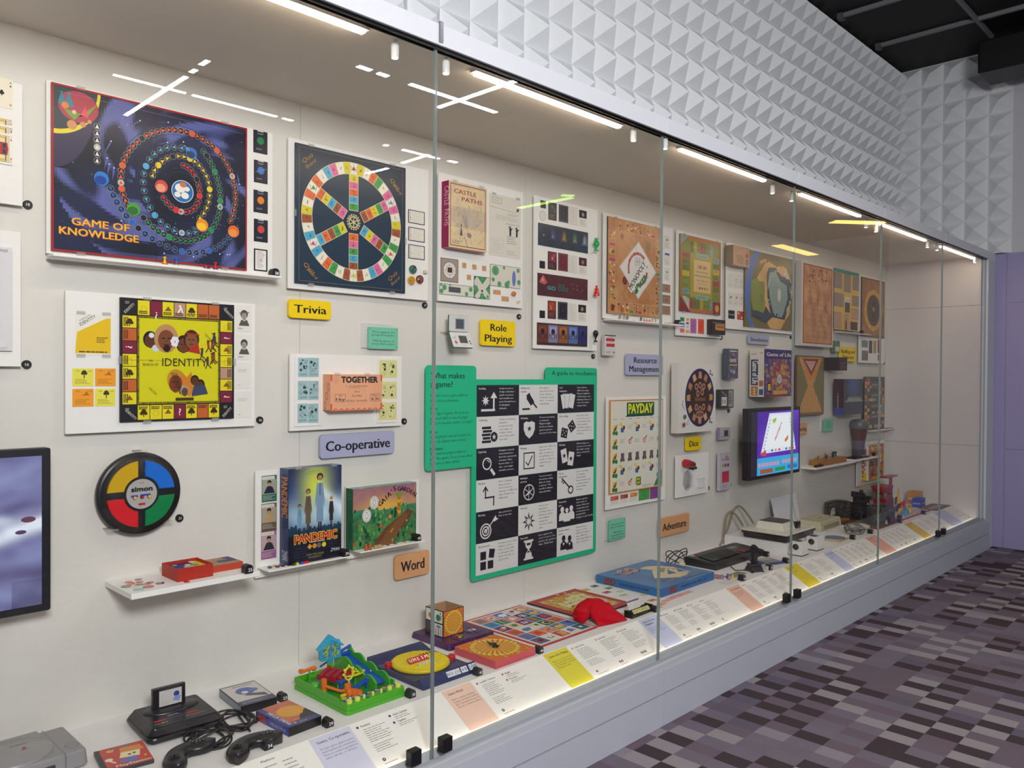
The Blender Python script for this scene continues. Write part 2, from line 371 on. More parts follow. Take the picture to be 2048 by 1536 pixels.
for a, b_ in zip([-1.4]+JX[1:-1], JX[1:-1]+[XE-.013]):
    g = G(); g.rbox(a+.001, GY-.022, 2.383, b_-.001, GY+.02, FT, .001, .001, '#dedee2', n=1)
    g.box(a+.001, GY+.02, FT-.02, b_-.001, WY-.08, FT-.003, '#d9dade'); g.obj('fascia_panel', MATTE, case)
g = G(); g.box(-1.4, GY-.012, CC-.012, 7.44, GY-.008, CC, '#3a3a3c'); g.box(-1.4, GY+.008, CC-.012, 7.44, GY+.012, CC, '#3a3a3c'); g.obj('glass_channel', METAL, case)
g = G(); g.rbox(7.44, GY-.0215, .0, XE-.0135, GY+.03, FT-.001, .002, .001, '#d3d5d8', n=1); g.box(7.40, GY-.0, .0, XE-.013, WY, 2.44, '#d3d5d8'); g.obj('end_post', MATTE, case)
# counter and sloping label rail
g = G(); g.box(-1.4, SY0, CT-.03, 1.5605, WY, CT, '#e6e4e0'); g.obj('counter_top', MATTE, case)
g = G(); g.box(1.5615, SY0, CT-.03, 4.47, WY, CT, '#e6e4e0'); g.obj('counter_top', MATTE, case)
g = G(); g.box(4.471, SY0, CT-.03, 7.353, WY, CT, '#e6e4e0'); g.obj('counter_top', MATTE, case)
g = G(); T_ = .02
g.mesh([(-1.4, SY0, SZ0), (7.353, SY0, SZ0), (7.353, SY1, SZ1), (-1.4, SY1, SZ1), (-1.4, SY1, SZ1-.03), (7.353, SY1, SZ1-.03), (7.353, SY0, SZ0-.03), (-1.4, SY0, SZ0-.03)],
       [(0, 3, 2, 1), (3, 4, 5, 2), (4, 7, 6, 5), (7, 0, 1, 6), (0, 7, 4, 3), (1, 2, 5, 6)], '#efece4'); g.obj('label_slope', MATTE, case)
g = G(); g.box(-1.4, 1.872, .233, 7.353, SY1, .254, '#e4e2dc'); g.obj('light_trough', MATTE, case)
g = G(); g.rbox(-1.4, 1.824, .222, 7.44, 1.8715, .252, .001, .002, '#c5c6ca', n=1)
g.box(-1.4, 1.836, .25, 7.44, 1.8425, .262, '#a9abb0'); g.box(-1.4, 1.8575, .25, 7.44, 1.8715, .276, '#c9cacc'); g.obj('glass_rail', MATTE, case)
for a, b_ in zip([-1.4]+JX[1:-1], JX[1:-1]+[7.53]):
    for z0, z1 in ((.0, .128), (.1325, .226)):
        g = G(); g.box(a+.001, GY-.03, z0+.001, b_-.001, GY+.0, z1-.001, '#c3c4cf'); g.obj('base_panel', MATTE, case)
g = G(); g.box(-1.4, GY, 0, 7.353, WY, .22, '#777'); g.obj('case_base', MATTE, case)
# glass
gm = bpy.data.materials.new('glass'); gm.use_nodes = True; nt = gm.node_tree; nt.nodes.clear()
out = nt.nodes.new('ShaderNodeOutputMaterial'); tr = nt.nodes.new('ShaderNodeBsdfTransparent'); tr.inputs[0].default_value = (.985, .988, .985, 1)
gl = nt.nodes.new('ShaderNodeBsdfGlossy'); gl.inputs['Roughness'].default_value = .0
fr = nt.nodes.new('ShaderNodeFresnel'); fr.inputs[0].default_value = 1.52; ge = nt.nodes.new('ShaderNodeNewGeometry')
iv = nt.nodes.new('ShaderNodeMath'); iv.operation = 'SUBTRACT'; iv.inputs[0].default_value = 1; nt.links.new(ge.outputs['Backfacing'], iv.inputs[1])
ml = nt.nodes.new('ShaderNodeMath'); ml.operation = 'MULTIPLY'; nt.links.new(fr.outputs[0], ml.inputs[0]); nt.links.new(iv.outputs[0], ml.inputs[1])
ms = nt.nodes.new('ShaderNodeMixShader'); nt.links.new(ml.outputs[0], ms.inputs[0]); nt.links.new(tr.outputs[0], ms.inputs[1]); nt.links.new(gl.outputs[0], ms.inputs[2]); nt.links.new(ms.outputs[0], out.inputs[0])
for a, b_ in zip(JX[:-1], JX[1:]):
    g = G(); g.box(a+.0035, GY-.005, .255, b_-.0035, GY+.005, CC-.001, '#fff'); p_ = g.obj('glass_pane', gm, case)
    for x0, x1 in ((a+.0016, a+.0034), (b_-.0034, b_-.0016)):
        g = G(); g.box(x0, GY-.005, .255, x1, GY+.005, CC-.001, '#8a938f'); g.obj('polished_edge', GLOSS, p_)
# black glass clamps and the top clips
for i, jx in enumerate((1.565, 3.948, 6.32)):
    for s_, w_ in ((-1, 'left'), (1, 'right')):
        g = G(); cx = jx-.025+s_*.06
        g.rbox(cx-.019, -.034, .006, cx+.019, -.0055, .05, .003, .002, '#101012', n=2)
        tag(g.obj('glass_lock', RUB, None, (0, GY, .272)), f'black lock block on the glass foot, {w_} of the ' + ('nearest', 'middle', 'farthest')[i] + ' locked joint', 'lock', 'black locks along the glass foot')
g = G(); g.box(1.559, GY-.03, 2.39, 1.571, GY-.022, 2.45, '#8a8c8e'); g.obj('joint_clip', METAL, case)
# LED strips and ceiling spots
def emis(name, col, st):
    m = bpy.data.materials.new(name); m.use_nodes = True; nt = m.node_tree; nt.nodes.clear(); o = nt.nodes.new('ShaderNodeOutputMaterial'); e = nt.nodes.new('ShaderNodeEmission')
    e.inputs[0].default_value = (*col, 1); e.inputs[1].default_value = st; nt.links.new(e.outputs[0], o.inputs[0]); return m
EL = emis('warm_light', (1, .78, .58), LEDE); EB = emis('rail_light', (1, .90, .76), LEDB)
ordn = ['nearest', 'second', 'third', 'fourth', 'fifth', 'farthest']
for i, (a, b_) in enumerate(((.1, 1.35), (1.76, 2.54), (2.95, 3.72), (4.1, 4.92), (5.2, 6.1), (6.42, 7.26))):
    t = empty('light_strip', f'warm white light strip under the front of the case ceiling, {ordn[i]} from the camera', 'light strip', (a, 1.895, CC), group='light strips under the case ceiling')
    g = G(); g.box(0, -.014, -.010, b_-a, .014, 0, '#d8d8d8'); g.obj('housing', MATTE, t)
    g = G(); g.box(.01, -.0095, -.0185, b_-a-.01, .0095, -.0101, '#fff'); g.obj('diffuser', EL, t)
g = G(); g.box(-1.2, 1.8718, .2565, 7.33, 1.8735, .275, '#fff'); g.obj('rail_light_strip', EB, case)
NTH = ['first', 'second', 'third', 'fourth', 'fifth', 'sixth', 'seventh', 'eighth', 'ninth', 'tenth', 'last']
SP = emis('spot_lens', (1, .9, .8), 9)
for i, (reg, x, y) in enumerate((('P0', 790, 80), ('P0', 892, 113), ('P0', 1267, 255), ('P0', 1330, 272), ('P0', 1545, 366), ('P0', 1583, 382), ('P0', 1732, 438), ('P0', 1752, 447), ('P0', 1855, 480), ('P0', 1874, 486), ('P0', 1950, 512))):
    d = ray(reg, x, y); d = d*((CC-CAMZ)/d.z)
    t = empty('spotlight', f'small white cylinder spotlight under the case ceiling, {NTH[i]} from the camera end', 'spotlight', (d.x, min(d.y, 1.96), CC), group='small spotlights under the case ceiling')
    g = G(); g.lathe([(.004, -.012), (.004, 0)], 0, 0, '#ccc', 10); g.lathe([(.0115, -.052), (.012, -.05), (.012, -.014), (.010, -.011)], 0, 0, '#e0dedb', 16); g.obj('lamp_body', PLAST, t)
    g = G(); g.cyl(0, 0, -.0535, -.0522, .009, '#fff', 14); g.obj('lens', SP, t)
# linear lamps of the gallery, hung behind the camera (they show as reflections)
LW = emis('gallery_lamp_white', (.93, .96, 1), LAMPE); LG = emis('gallery_lamp_green', (.55, 1, .12), LAMPE*.35); LO = emis('gallery_lamp_amber', (1, .55, .12), LAMPE*.35)
LH = CAMZ+2.2
def lamp(x0, y0, x1, y1, m_, lab, w=.06, sc_=1):
    y0, y1 = 2*GY-y0, 2*GY-y1
    t = empty('linear_lamp', lab, 'lamp', (x0, y0, LH), math.atan2(y1-y0, x1-x0), 'hanging linear lamps in the gallery'); L = math.hypot(x1-x0, y1-y0)
    g = G(); g.box(0, -w/2, 0, L, w/2, .05, '#999'); g.tube([(L*.2, 0, .04), (L*.2, 0, CZ-LH)], .003, '#555', 5); g.tube([(L*.8, 0, .04), (L*.8, 0, CZ-LH)], .003, '#555', 5); g.obj('housing', MATTE, t)
    g = G(); g.box(0, -w/2, -.006, L, w/2, -.0005, '#fff'); g.obj('light_tube', m_, t)
LAB = ['left level bar of the leftmost cross', 'long level bar right of the leftmost cross', 'short level stub right of the space board', 'slanting bar of the leftmost cross', 'small slanting dash above the leftmost cross', 'topmost slanting dash above the leftmost cross', 'first dash left of the first glass joint', 'second dash left of the first glass joint', 'level bar of the cross by the first joint', 'slanting bar of the cross by the first joint', 'lone dot above the wheel board', 'level bar over the wheel board corner', 'dash right of the first glass joint', 'short slanting bar by the wheel board corner', 'slanting bar on the wheel board']
for i, q in enumerate(((2.23, 6.305, 2.77, 6.305), (2.825, 6.305, 3.56, 6.305), (3.615, 6.305, 3.715, 6.305), (2.655, 7.228, 2.618, 5.95), (2.606, 5.847, 2.607, 5.761), (2.592, 5.653, 2.591, 5.534),
    (3.374, 4.852, 3.489, 4.852), (3.551, 4.856, 3.646, 4.856), (3.853, 4.86, 4.771, 4.86), (4.353, 5.12, 4.356, 4.163), (4.703, 6.32, 4.75, 6.32), (4.928, 6.32, 5.394, 6.32), (5.50, 6.30, 5.617, 6.30), (5.239, 6.727, 5.22, 6.273), (5.246, 7.364, 5.263, 6.999))):
    lamp(*q, LW, 'white linear lamp mirrored in the glass, '+LAB[i], .038 if i < 6 else .05)
lamp(7.7, 7.395, 7.69, 6.481, LG, 'green linear lamp hanging in the gallery, seen as a line in the glass', .09)
lamp(7.497, 6.486, 7.63, 6.40, LG, 'short green linear lamp hanging beside the long green one', .09)
lamp(11.37, 4.775, 11.976, 4.275, LO, 'amber linear lamp hanging far down the gallery', .22)
lamp(12.78, 6.294, 14.26, 6.332, LO, 'second amber linear lamp hanging far down the gallery', .2)
# ---------------------------------------------------------------- things on the back wall
BF = PF-.009                # front face of boards held on the panels
CF = PF-.0012               # front face of cards held on the panels
FOUR = ((.13, 1), (.87, 1), (.13, 0), (.87, 0))
def pips(g, x, y, s, kind, col):
    if kind == 'club':
        for dx, dy in ((-.5, -.1), (.5, -.1), (0, .6)): g.circ(x+dx*s*.8*g.h/g.w, y+dy*s, s*.52, col, 12)
        g.poly([(x-.3*s*g.h/g.w, y-1.1*s), (x+.3*s*g.h/g.w, y-1.1*s), (x, y+.2*s)], col)
    elif kind == 'dia': k = g.h/g.w; g.poly([(x, y-s*1.2), (x+s*k, y), (x, y+s*1.2), (x-s*k, y)], col)
    else:
        k = g.h/g.w; g.circ(x-s*.5*k, y+.3*s, s*.55, col, 10); g.circ(x+s*.5*k, y+.3*s, s*.55, col, 10); g.poly([(x-s*k, y+.15*s), (x+s*k, y+.15*s), (x, y-1.2*s)], col)
panel('P0', (-170, 120, 45, 412), 'white mounting board with playing cards at the top left corner')
def ace(g):
    pips(g, .5, .5, .085, 'club', '#222'); g.up()
    for x in (.1, .9):
        g.text('A', x, .84, .08, col='#222'); g.text('A', x, .16, .08, col='#222', rot=180); pips(g, x, .76, .03, 'club', '#222')
wall('P0', (-19, 150, 25.5, 219), CF, .0006, 'playing_card', 'ace of clubs playing card on the top left board', 'playing card', ace, '#e9dfca')
def court(n, kind, col):
    def fn(g):
        g.rect(.16, .07, .84, .93, '#d9c9a0'); g.up(); g.frame(.16, .07, .84, .93, .006, '#34405f'); g.up()
        for s_ in (1, -1):
            f = lambda y: .5+s_*(y-.5)
            g.poly([(.2, f(.5)), (.8, f(.5)), (.75, f(.7)), (.25, f(.7))], '#a8362c'); g.up(); g.rect(.3, min(f(.52), f(.68)), .42, max(f(.52), f(.68)), '#d8b22c'); g.rect(.55, min(f(.52), f(.66)), .68, max(f(.52), f(.66)), '#29325c')
            g.circ(.5, f(.78), .07, '#e6d3b4'); g.up(); g.poly([(.35, f(.83)), (.65, f(.83)), (.6, f(.92)), (.5, f(.87)), (.4, f(.92))], '#d8b22c'); g.rect(.66, min(f(.6), f(.9)), .7, max(f(.6), f(.9)), '#444')
        for x in (.08, .92):
            g.text(n, x, .86, .07, col=col); g.text(n, x, .14, .07, col=col, rot=180); pips(g, x, .80, .025, kind, col); pips(g, x, .2, .025, kind, col)
    return fn
for k, (n, kd, cl, yt, lab) in enumerate((('K', 'heart', '#c2202c', 240, 'king of hearts playing card, rearmost of the fan of three'), ('Q', 'club', '#222', 256, 'queen of clubs playing card, middle of the fan of three'), ('J', 'dia', '#c2202c', 273, 'jack of diamonds playing card, frontmost of the fan of three'))):
    wall('P0', (-19, yt-12, 25.5, yt+58), CF-.0012*k, .0006, 'playing_card', lab, 'playing card', court(n, kd, cl), '#eae4d6', 'fan of three playing cards')
p = panel('P0', (-170, 440, 41.5, 733), 'white mounting board with a blank pale booklet below the playing cards')
def booklet(g): g.lines(.1, .8, .5, .86, 2, '#d9d7d6', seed=1)
bk = wall('P0', (-150, 478, 25, 702), BF, .006, 'booklet', 'pale blank booklet clipped to the board below the playing cards', 'booklet', booklet, '#d6d3d6')
for q in (bk['_h']-.012, .006): k = G(); k.box(bk['_w']-.055, q, 0, bk['_w']-.012, q+.006, .004, '#fff'); k.obj('clip', CLEAR, bk)
disc('P0', 56, 409, 18, 'right of the playing card board'); disc('P0', 54, 729, 16, 'right of the board with the blank booklet')

# ---- space board game on its ledge panel
p = panel('A', (285, 180, 1672, 1388), 'large white mounting board behind the space themed game board')
x0, zz = onY('A', 285, 1285, PF); x1, _ = onY('A', 1672, 1388, PF)
shelf(x0, x1+.004, WY-.085, zz+.012, .008, 'thin white ledge under the space themed game board', PF)
LZ = zz+.012
def space(g):
    rd = random.Random(5)
    def f(u, v):
        n = nz(u, v, 3, 2)*.5+nz(u, v, 9, 5)*.2; d = math.hypot(u-.63, v-.5)
        an = math.atan2(v-.5, u-.63); sw = max(0, nz(an*1.1+d*3, d*2.2, 3, 4)-.12)*2.6*(.25 < d < .62); c_ = mix(mix('#12151f', '#29315a', max(0, .35+n-.15*d)), '#6f79c0', min(.6, sw)); return mix(c_, '#09090f', max(0, .8-3.2*d))
    g.art(80, 58, f); g.up()
    for r in (.1, .16, .22, .28, .34, .4): g.ring(.63, .5, r+.012, r+.009, '#2a3150', 40)
    for _ in range(90): g.circ(rd.random(), rd.random(), rd.choice((.0018, .003)), '#9fb0d8', 6)
    for _ in range(30):                                   # comet streaks following the swirl
        a, r = rd.uniform(0, 6.28), rd.uniform(.3, .56); x, y = .63+r*.78*math.cos(a), .5+r*math.sin(a)
        if not (.04 < x < .96 and .05 < y < .92): continue
        tx, ty = -math.sin(a)*.06, math.cos(a)*.08; g.poly([(x, y), (x+tx*.3+.004, y+ty*.3), (x+tx, y+ty), (x+tx*.3-.004, y+ty*.3)], '#5b66b0'); g.circ(x, y, .005, '#cfd8ff', 6)
    g.up()
    g.circ(0, 1, .20, '#e0cf3a', 24, a0=-PI/2, a1=0); g.circ(0, 1, .50, '#3a3550', 30, .52, -PI/2, 0); g.up(); g.circ(0, 1, .30, '#e2cf35', 30, .92, -PI/2, 0); g.up(); g.circ(.0, 1, .272, '#2b3a44', 30, .95, -PI/2, 0); g.up()
    g.circ(.12, .885, .095, '#a83a4e', 20, 1.2); g.up(); g.poly([(.03, .9), (.045, .965), (.06, .9), (.075, .97), (.1, .88), (.05, .86)], '#2a7f94'); g.poly([(.05, .86), (.16, .84), (.21, .93), (.12, .83), (.1, .8)], '#6f9a3a'); g.circ(.06, .88, .02, '#e07a38'); g.circ(.1, .85, .012, '#f0b0b8'); g.poly([(.13, .84), (.15, .9), (.165, .83)], '#e04a62')
    for x, y, r in ((.09, .77, .028), (.14, .785, .017), (.17, .81, .012)): g.circ(x, y, r, '#c98f5c')
    g.up()
    def pad(x, y, col, d, big=False):
        g.circ(x, y, .0205, '#b9b6b0', 14); g.up(.5); g.circ(x, y, .019, '#181b28', 14); g.up(.5)
        if big: g.circ(x, y, .0195, col, 14)
        else:
            p_ = [(x+.0155*g.h/g.w*math.cos(d+q), y+.0155*math.sin(d+q)) for q in (0, 2.3, 3.98)]; g.poly(p_, col)
        g.up(-1)
    def spiral(a0, a1, rx0, rx1, ry0, ry1, n, col, bigs=()):
        for i in range(n):
            t = i/(n-1); a = math.radians(a0+(a1-a0)*t); rx = rx0+(rx1-rx0)*t; ry = ry0+(ry1-ry0)*t
            s_ = 1 if a1 > a0 else -1
            pad(.63+rx*math.cos(a), .5+ry*math.sin(a), col, a+s_*PI/2, i in bigs)
    for i in range(6): pad(.205, .79-.042*i, '#dcdcd2', PI/2)
    spiral(192, 322, .37, .335, .36, .455, 21, '#2563b8', (5, 12, 16))
    spiral(208, -25, .315, .30, .36, .40, 41, '#e05a28', (3, 7, 22, 27))
    spiral(222, 412, .27, .19, .345, .35, 30, '#1e8a4c', (5, 14, 20, 25))
    spiral(80, 303, .205, .20, .265, .30, 21, '#4ba8d0', (0, 7, 13))
    spiral(165, -50, .16, .15, .20, .235, 20, '#e4c81e', (2, 8, 14))
    spiral(212, 445, .115, .085, .155, .155, 18, '#d22a30', (3, 10))
    g.up(2)
    for x, y, r, c1, c2 in ((.225, .475, .044, '#2a78c8', '#1c3f94'), (.38, .315, .042, '#4f9a34', '#2f6a2a'), (.68, .745, .038, '#3c6fae', '#23406e'), (.74, .275, .042, '#e88f1e', '#f2c230'), (.92, .262, .042, '#e06a28', '#e8924a'), (.52, .49, .042, '#d04a38', '#e89a7c')):
        g.circ(x, y, r, c1); g.up(); g.circ(x-.004, y-.01, r*.62, c2, e=1.25); g.up(-1)
    g.line(.64, .79, .72, .70, .006, '#7fa0d0')
    g.circ(.632, .48, .074, '#dfe9f2', 28); g.up(); g.circ(.632, .48, .070, '#2c6cab', 28); g.up()
    for x, y, r in ((.62, .5, .03), (.645, .455, .022), (.605, .455, .018), (.655, .5, .016)): g.circ(x, y, r, '#e9e4da', e=1.2)
    g.circ(.635, .525, .018, '#c9764a', e=1.3)
    g.text('GAME OF', .225, .168, .043, .27, '#c9641e', bold=.05); g.text('KNOWLEDGE', .22, .105, .043, .37, '#c9641e', bold=.05); g.up()
    g.text('GAME OF', .223, .17, .043, .27, '#f0b93e', bold=.02); g.text('KNOWLEDGE', .218, .107, .043, .37, '#f0b93e', bold=.02)
    g.line(.495, .0, .495, 1, .002, '#0d0f18'); g.frame(0, 0, 1, 1, .012, '#9a2326')
    g.line(.03, .955, .97, .955, .0015, '#8b8fa2')
b_ = wall('A', (315, 195, 1515, 1355), BF, .007, 'game_board', 'large dark blue space game board with spiral tracks of coloured discs', 'game board', space, '#a3262a', m=BOARD)
clips(b_, FOUR)
planets = ((1557, 487, 1643, 645, '#1d7f4e', 'green'), (1560, 672, 1644, 826, '#3c74b8', 'blue ringed'), (1558, 856, 1645, 1008, '#e0811e', 'orange'), (1560, 1035, 1645, 1185, '#cc4632', 'red'))
for x0_, y0_, x1_, y1_, c_, n_ in planets:
    def fn(g, c_=c_, n_=n_):
        g.rect(.06, .05, .94, .95, '#1c1f33'); g.up(); g.circ(.5, .56, .17, c_, 20); g.text('PLANET', .5, .84, .045, .4, '#d8d8dc'); g.lines(.2, .14, .8, .22, 2, '#9a9aa6', seed=3)
        if 'ring' in n_: g.up(); g.line(.1, .45, .9, .68, .02, '#6f9ad6')
        g.rect(.3, .955, .7, .985, '#e8e8e8')
    wall('A', (x0_, y0_, x1_, y1_), CF, .0006, 'planet_card', f'black card with a {n_} planet right of the space game board', 'card', fn, '#17171d', 'column of cards right of the space board', BOARD)
def rc(g):
    g.rect(.1, .06, .9, .94, '#e9e4e0'); g.up(); g.lines(.2, .12, .8, .9, 11, '#a9a3a3', seed=4); g.circ(.5, .5, .03, '#c0323a'); g.circ(.5, .95, .03, '#c0323a')
wall('A', (1560, 1218, 1643, 1363), CF, .0006, 'rule_card', 'white text card with black border, lowest beside the space game board', 'card', rc, '#1c1c20', 'column of cards right of the space board')
def pawn(name, x, y, z, col, base, lab, grp, h=.028, tilt=0):
    g = G(); g.lathe([(.009, 0), (.0095, .004), (.0085, .006)], 0, 0, base, 16); g.lathe([(.0075, .006), (.005, .011), (.0032, .016), (.003, h*.8), (.0052, h*.86), (.0055, h*.95), (.003, h)], 0, 0, col, 14)
    return tag(g.obj(name, PLAST, None, (x, y, z), (tilt, 0, 0)), lab, 'game piece', grp)
for (px, c1, c2, n_) in ((1012, '#e8c010', '#d02a20', 'yellow'), (1083, '#2458c0', '#e8c010', 'blue'), (1323, '#c81e2a', '#2a2a80', 'red')):
    X_, _z = onY('A', px, 1330, WY-.055)
    pawn('game_pawn', X_, WY-.055, LZ, c1, c2, f'{n_} plastic pawn on the ledge below the space game board', 'pawns on the ledge of the space board')
X_, _z = onY('A', 1272, 1340, WY-.05); g = G(); g.rbox(-.008, -.008, 0, .008, .008, .013, .002, .001, '#7d1f30', n=2); tag(g.obj('die', PLAST, None, (X_, WY-.05, LZ)), 'dark red die on the ledge left of the red pawn', 'die')
X_, _z = onY('A', 1683, 1378, WY-.055); marker(X_, WY-.055, LZ, 38, 'on the ledge of the space game board')

# ---- wheel board
panel('c', (275, 193, 1270, 1362), 'white mounting board behind the dark blue wheel board')
def wheel(g):
    pal = ['#d8c81e', '#e0679c', '#df6a34', '#4aa6c9', '#3f9a4c', '#9c5230']
    g.frame(.03, .02, .97, .98, .002, '#9c8348'); g.up(); E_ = g.h/g.w; rd = random.Random(2)
    cx, cy, R1, R0 = .5, .5, .445, .362
    g.ring(cx, cy, R1+.004, R0-.004, '#d9cfae', 72); g.up()
    seq = ['#d8c81e', '#e9e4d2', '#df6a34', '#3f9a4c', '#e9e4d2', '#e0679c']; n = 42
    for i in range(n):
        a0 = PI/2-2*PI*(i-.5)/n; a1 = PI/2-2*PI*(i+.5)/n; am = (a0+a1)/2
        if i % 7 == 0: col = '#e9e4d2'
        else: col = [['#d8c81e', '#e9e4d2', '#df6a34', '#3f9a4c', '#e9e4d2', '#e0679c'], ['#e0679c', '#e9e4d2', '#d8c81e', '#9c5230', '#e9e4d2', '#3f9a4c'], ['#3f9a4c', '#e9e4d2', '#e0679c', '#4aa6c9', '#e9e4d2', '#9c5230'], ['#9c5230', '#e9e4d2', '#3f9a4c', '#df6a34', '#e9e4d2', '#4aa6c9'], ['#4aa6c9', '#e9e4d2', '#9c5230', '#d8c81e', '#e9e4d2', '#df6a34'], ['#df6a34', '#e9e4d2', '#4aa6c9', '#e0679c', '#e9e4d2', '#d8c81e']][i//7][i % 7-1]
        d = .006
        q = [(cx+r*math.cos(a)*E_, cy+r*math.sin(a)) for r, a in ((R1, a0-d), (R1, am), (R1, a1+d), (R0, a1+d), (R0, am), (R0, a0-d))]
        g.poly(q, col)
    g.up()
    for i in range(n):
        am = PI/2-2*PI*i/n; x, y = cx+.403*math.cos(am)*E_, cy+.403*math.sin(am)
        if i % 7 == 0:
            c_ = ['#b03a22', '#3f9ac4', '#d85a20', '#d8c81e', '#d9408a', '#3a9a48'][i//7]; g.poly([(x-.02, y-.012), (x+.02, y-.012), (x, y+.02)], c_); g.line(x-.028, y+.02, x-.02, y-.02, .003, '#444'); g.line(x+.028, y+.02, x+.02, y-.02, .003, '#444')
        else:
            for _ in range(3): a, b2 = rd.uniform(-.012, .012), rd.uniform(-.016, .016); g.line(x+a, y+b2, x+rd.uniform(-.014, .014), y+rd.uniform(-.018, .018), .0035, '#4a3e36')
    sp = [['#3f9a4c', '#4aa6c9', '#df6a34', '#e0679c', '#d8c81e'], ['#9c5230', '#df6a34', '#d8c81e', '#3f9a4c', '#e0679c'], ['#4aa6c9', '#d8c81e', '#e0679c', '#9c5230', '#3f9a4c'], ['#df6a34', '#e0679c', '#3f9a4c', '#4aa6c9', '#9c5230'], ['#d8c81e', '#3f9a4c', '#9c5230', '#df6a34', '#4aa6c9'], ['#e0679c', '#9c5230', '#4aa6c9', '#d8c81e', '#df6a34']]
    for k in range(6):
        a = PI/2-k*PI/3; dx, dy = math.cos(a), math.sin(a); nx_, ny_ = -dy, dx; hw = .038
        P_ = lambda r, s_: (cx+(r*dx+s_*nx_)*E_, cy+r*dy+s_*ny_)
        g.poly([P_(.085, -hw-.004), P_(.085, hw+.004), P_(R0, hw+.004), P_(R0, -hw-.004)], '#d9cfae'); g.up(); st = (R0-.005-.088)/5
        for j in range(5):
            r0 = .088+j*st+.002; r1_ = .088+(j+1)*st-.002; g.poly([P_(r0, -hw), P_(r0, hw), P_(r1_, hw), P_(r1_, -hw)], sp[k][j])
        g.up()
        for j in range(5):
            for _ in range(3): g.line(*P_(.088+(j+rd.uniform(.2, .8))*st, rd.uniform(-.02, .02)), *P_(.088+(j+rd.uniform(.2, .8))*st, rd.uniform(-.02, .02)), .004, '#463a34')
        g.up(-2)
    g.up(3); g.poly([(cx+.085*math.cos(PI/2+PI/6+i*PI/3)*E_*1.05, cy+.09*math.sin(PI/2+PI/6+i*PI/3)) for i in range(6)], '#1c2a3c'); g.up()
    g.ring(cx, cy, .045, .036, '#d9cd9a', 24); g.circ(cx, cy, .012, '#d9cd9a')
    for i in range(6): g.line(cx, cy, cx+.036*math.cos(i*PI/3+.5)*E_, cy+.036*math.sin(i*PI/3+.5), .008, '#d9cd9a')
    for i in range(16): g.circ(cx+.055*math.cos(i*PI/8)*E_, cy+.055*math.sin(i*PI/8), .008, '#c8bb86', 8)
    for x, y, r in ((.115, .89, 40), (.89, .84, -40), (.115, .1, -40), (.89, .11, 40)):
        g.text('Quiz', x-.01, y+.005, .03, .11, '#b0843a', rot=r, sh=.3); g.text('Board', x+.015, y-.03, .025, .1, '#b0843a', rot=r, sh=.3)
    g.line(.5, 0, .5, 1, .0015, '#0f1c2a'); g.line(0, .5, 1, .5, .0015, '#0f1c2a')
b_ = wall('c', (325, 230, 1108, 1310), BF, .007, 'game_board', 'square dark blue game board with a spoked wheel of coloured squares', 'game board', wheel, '#1d3347', m=BOARD)
clips(b_, FOUR+((0, .5), (1, .42)))
for k, (yy, n_) in enumerate(((708, 'topmost'), (832, 'middle'), (957, 'lowest'))):
    def fn(g):
        g.rect(.05, .06, .95, .94, '#e6e2d6'); g.up()
        for i, c_ in enumerate(('#3f9ac4', '#d06a90', '#d8b81e', '#8a4a2c', '#3a9048', '#d86a2c')): g.circ(.14, .84-.135*i, .045, c_, 10); g.lines(.24, .8-.135*i, .9, .87-.135*i, 1, '#8f8b84', .3, seed=i, minl=.8)
    wall('c', (1130+k, yy, 1248, yy+117), CF, .0006, 'question_card', f'small white card with a column of coloured dots, {n_} of three', 'card', fn, '#2c3040', 'question cards right of the wheel board')
def wheelpiece(x, y, col, wedges, lab):
    X_, Z_ = onY('c', x, y, PF-.009)
    g = G(); g.lathe([(.0165, 0), (.0175, .001), (.0175, .008), (.0165, .0095), (.0145, .0095), (.0145, .002)], 0, 0, col, 20, smooth=False)
    for k in range(6): 
        g.T = Matrix.Rotation(k*PI/3, 4, 'Z'); g.box(-.0008, 0, .002, .0008, .0145, .0085, col)
        if wedges[k % len(wedges)]: g.prism([(.0012, .001), (.0012, .0135), (.0075, .0115), (.011, .0072)], .002, .008, wedges[k % len(wedges)])
    g.T = Matrix(); tag(g.obj('wheel_token', GLOSS, None, (X_, PF-.0003, Z_), RW), lab, 'game piece', 'round wheel tokens beside the wheel board')
wheelpiece(1168, 1138, '#17794a', [None, '#c83a2c', '#2d7cc4'], 'round green playing token beside the wheel board')
wheelpiece(1157, 1218, '#e5a50e', [None, None, '#3d9a48', '#3f8ac0', '#e07020'], 'round orange yellow playing token beside the wheel board')
wheelpiece(1217, 1210, '#6b3a24', ['#d83a2c', '#2d6cb4', '#e0b020', None], 'round brown playing token with coloured wedges beside the wheel board')
X_, Z_ = onY('c', 1243, 1157, PF); g = G(); g.rbox(-.007, -.007, 0, .007, .007, .013, .003, .001, '#c9bfa4', n=2); g.ball(.008, -.003, .006, .005, '#bfb498')
tag(g.obj('die', PLAST, None, (X_, PF, Z_), RW), 'small cream die fixed beside the round wheel tokens', 'die')
disc('c', 1253, 1395, 37, 'below the wheel board panel'); sign('c', (280, 1347, 580, 1500), ['Trivia'], '#f2cf00', 'yellow rounded sign reading Trivia', th=.42, ws=[.76])

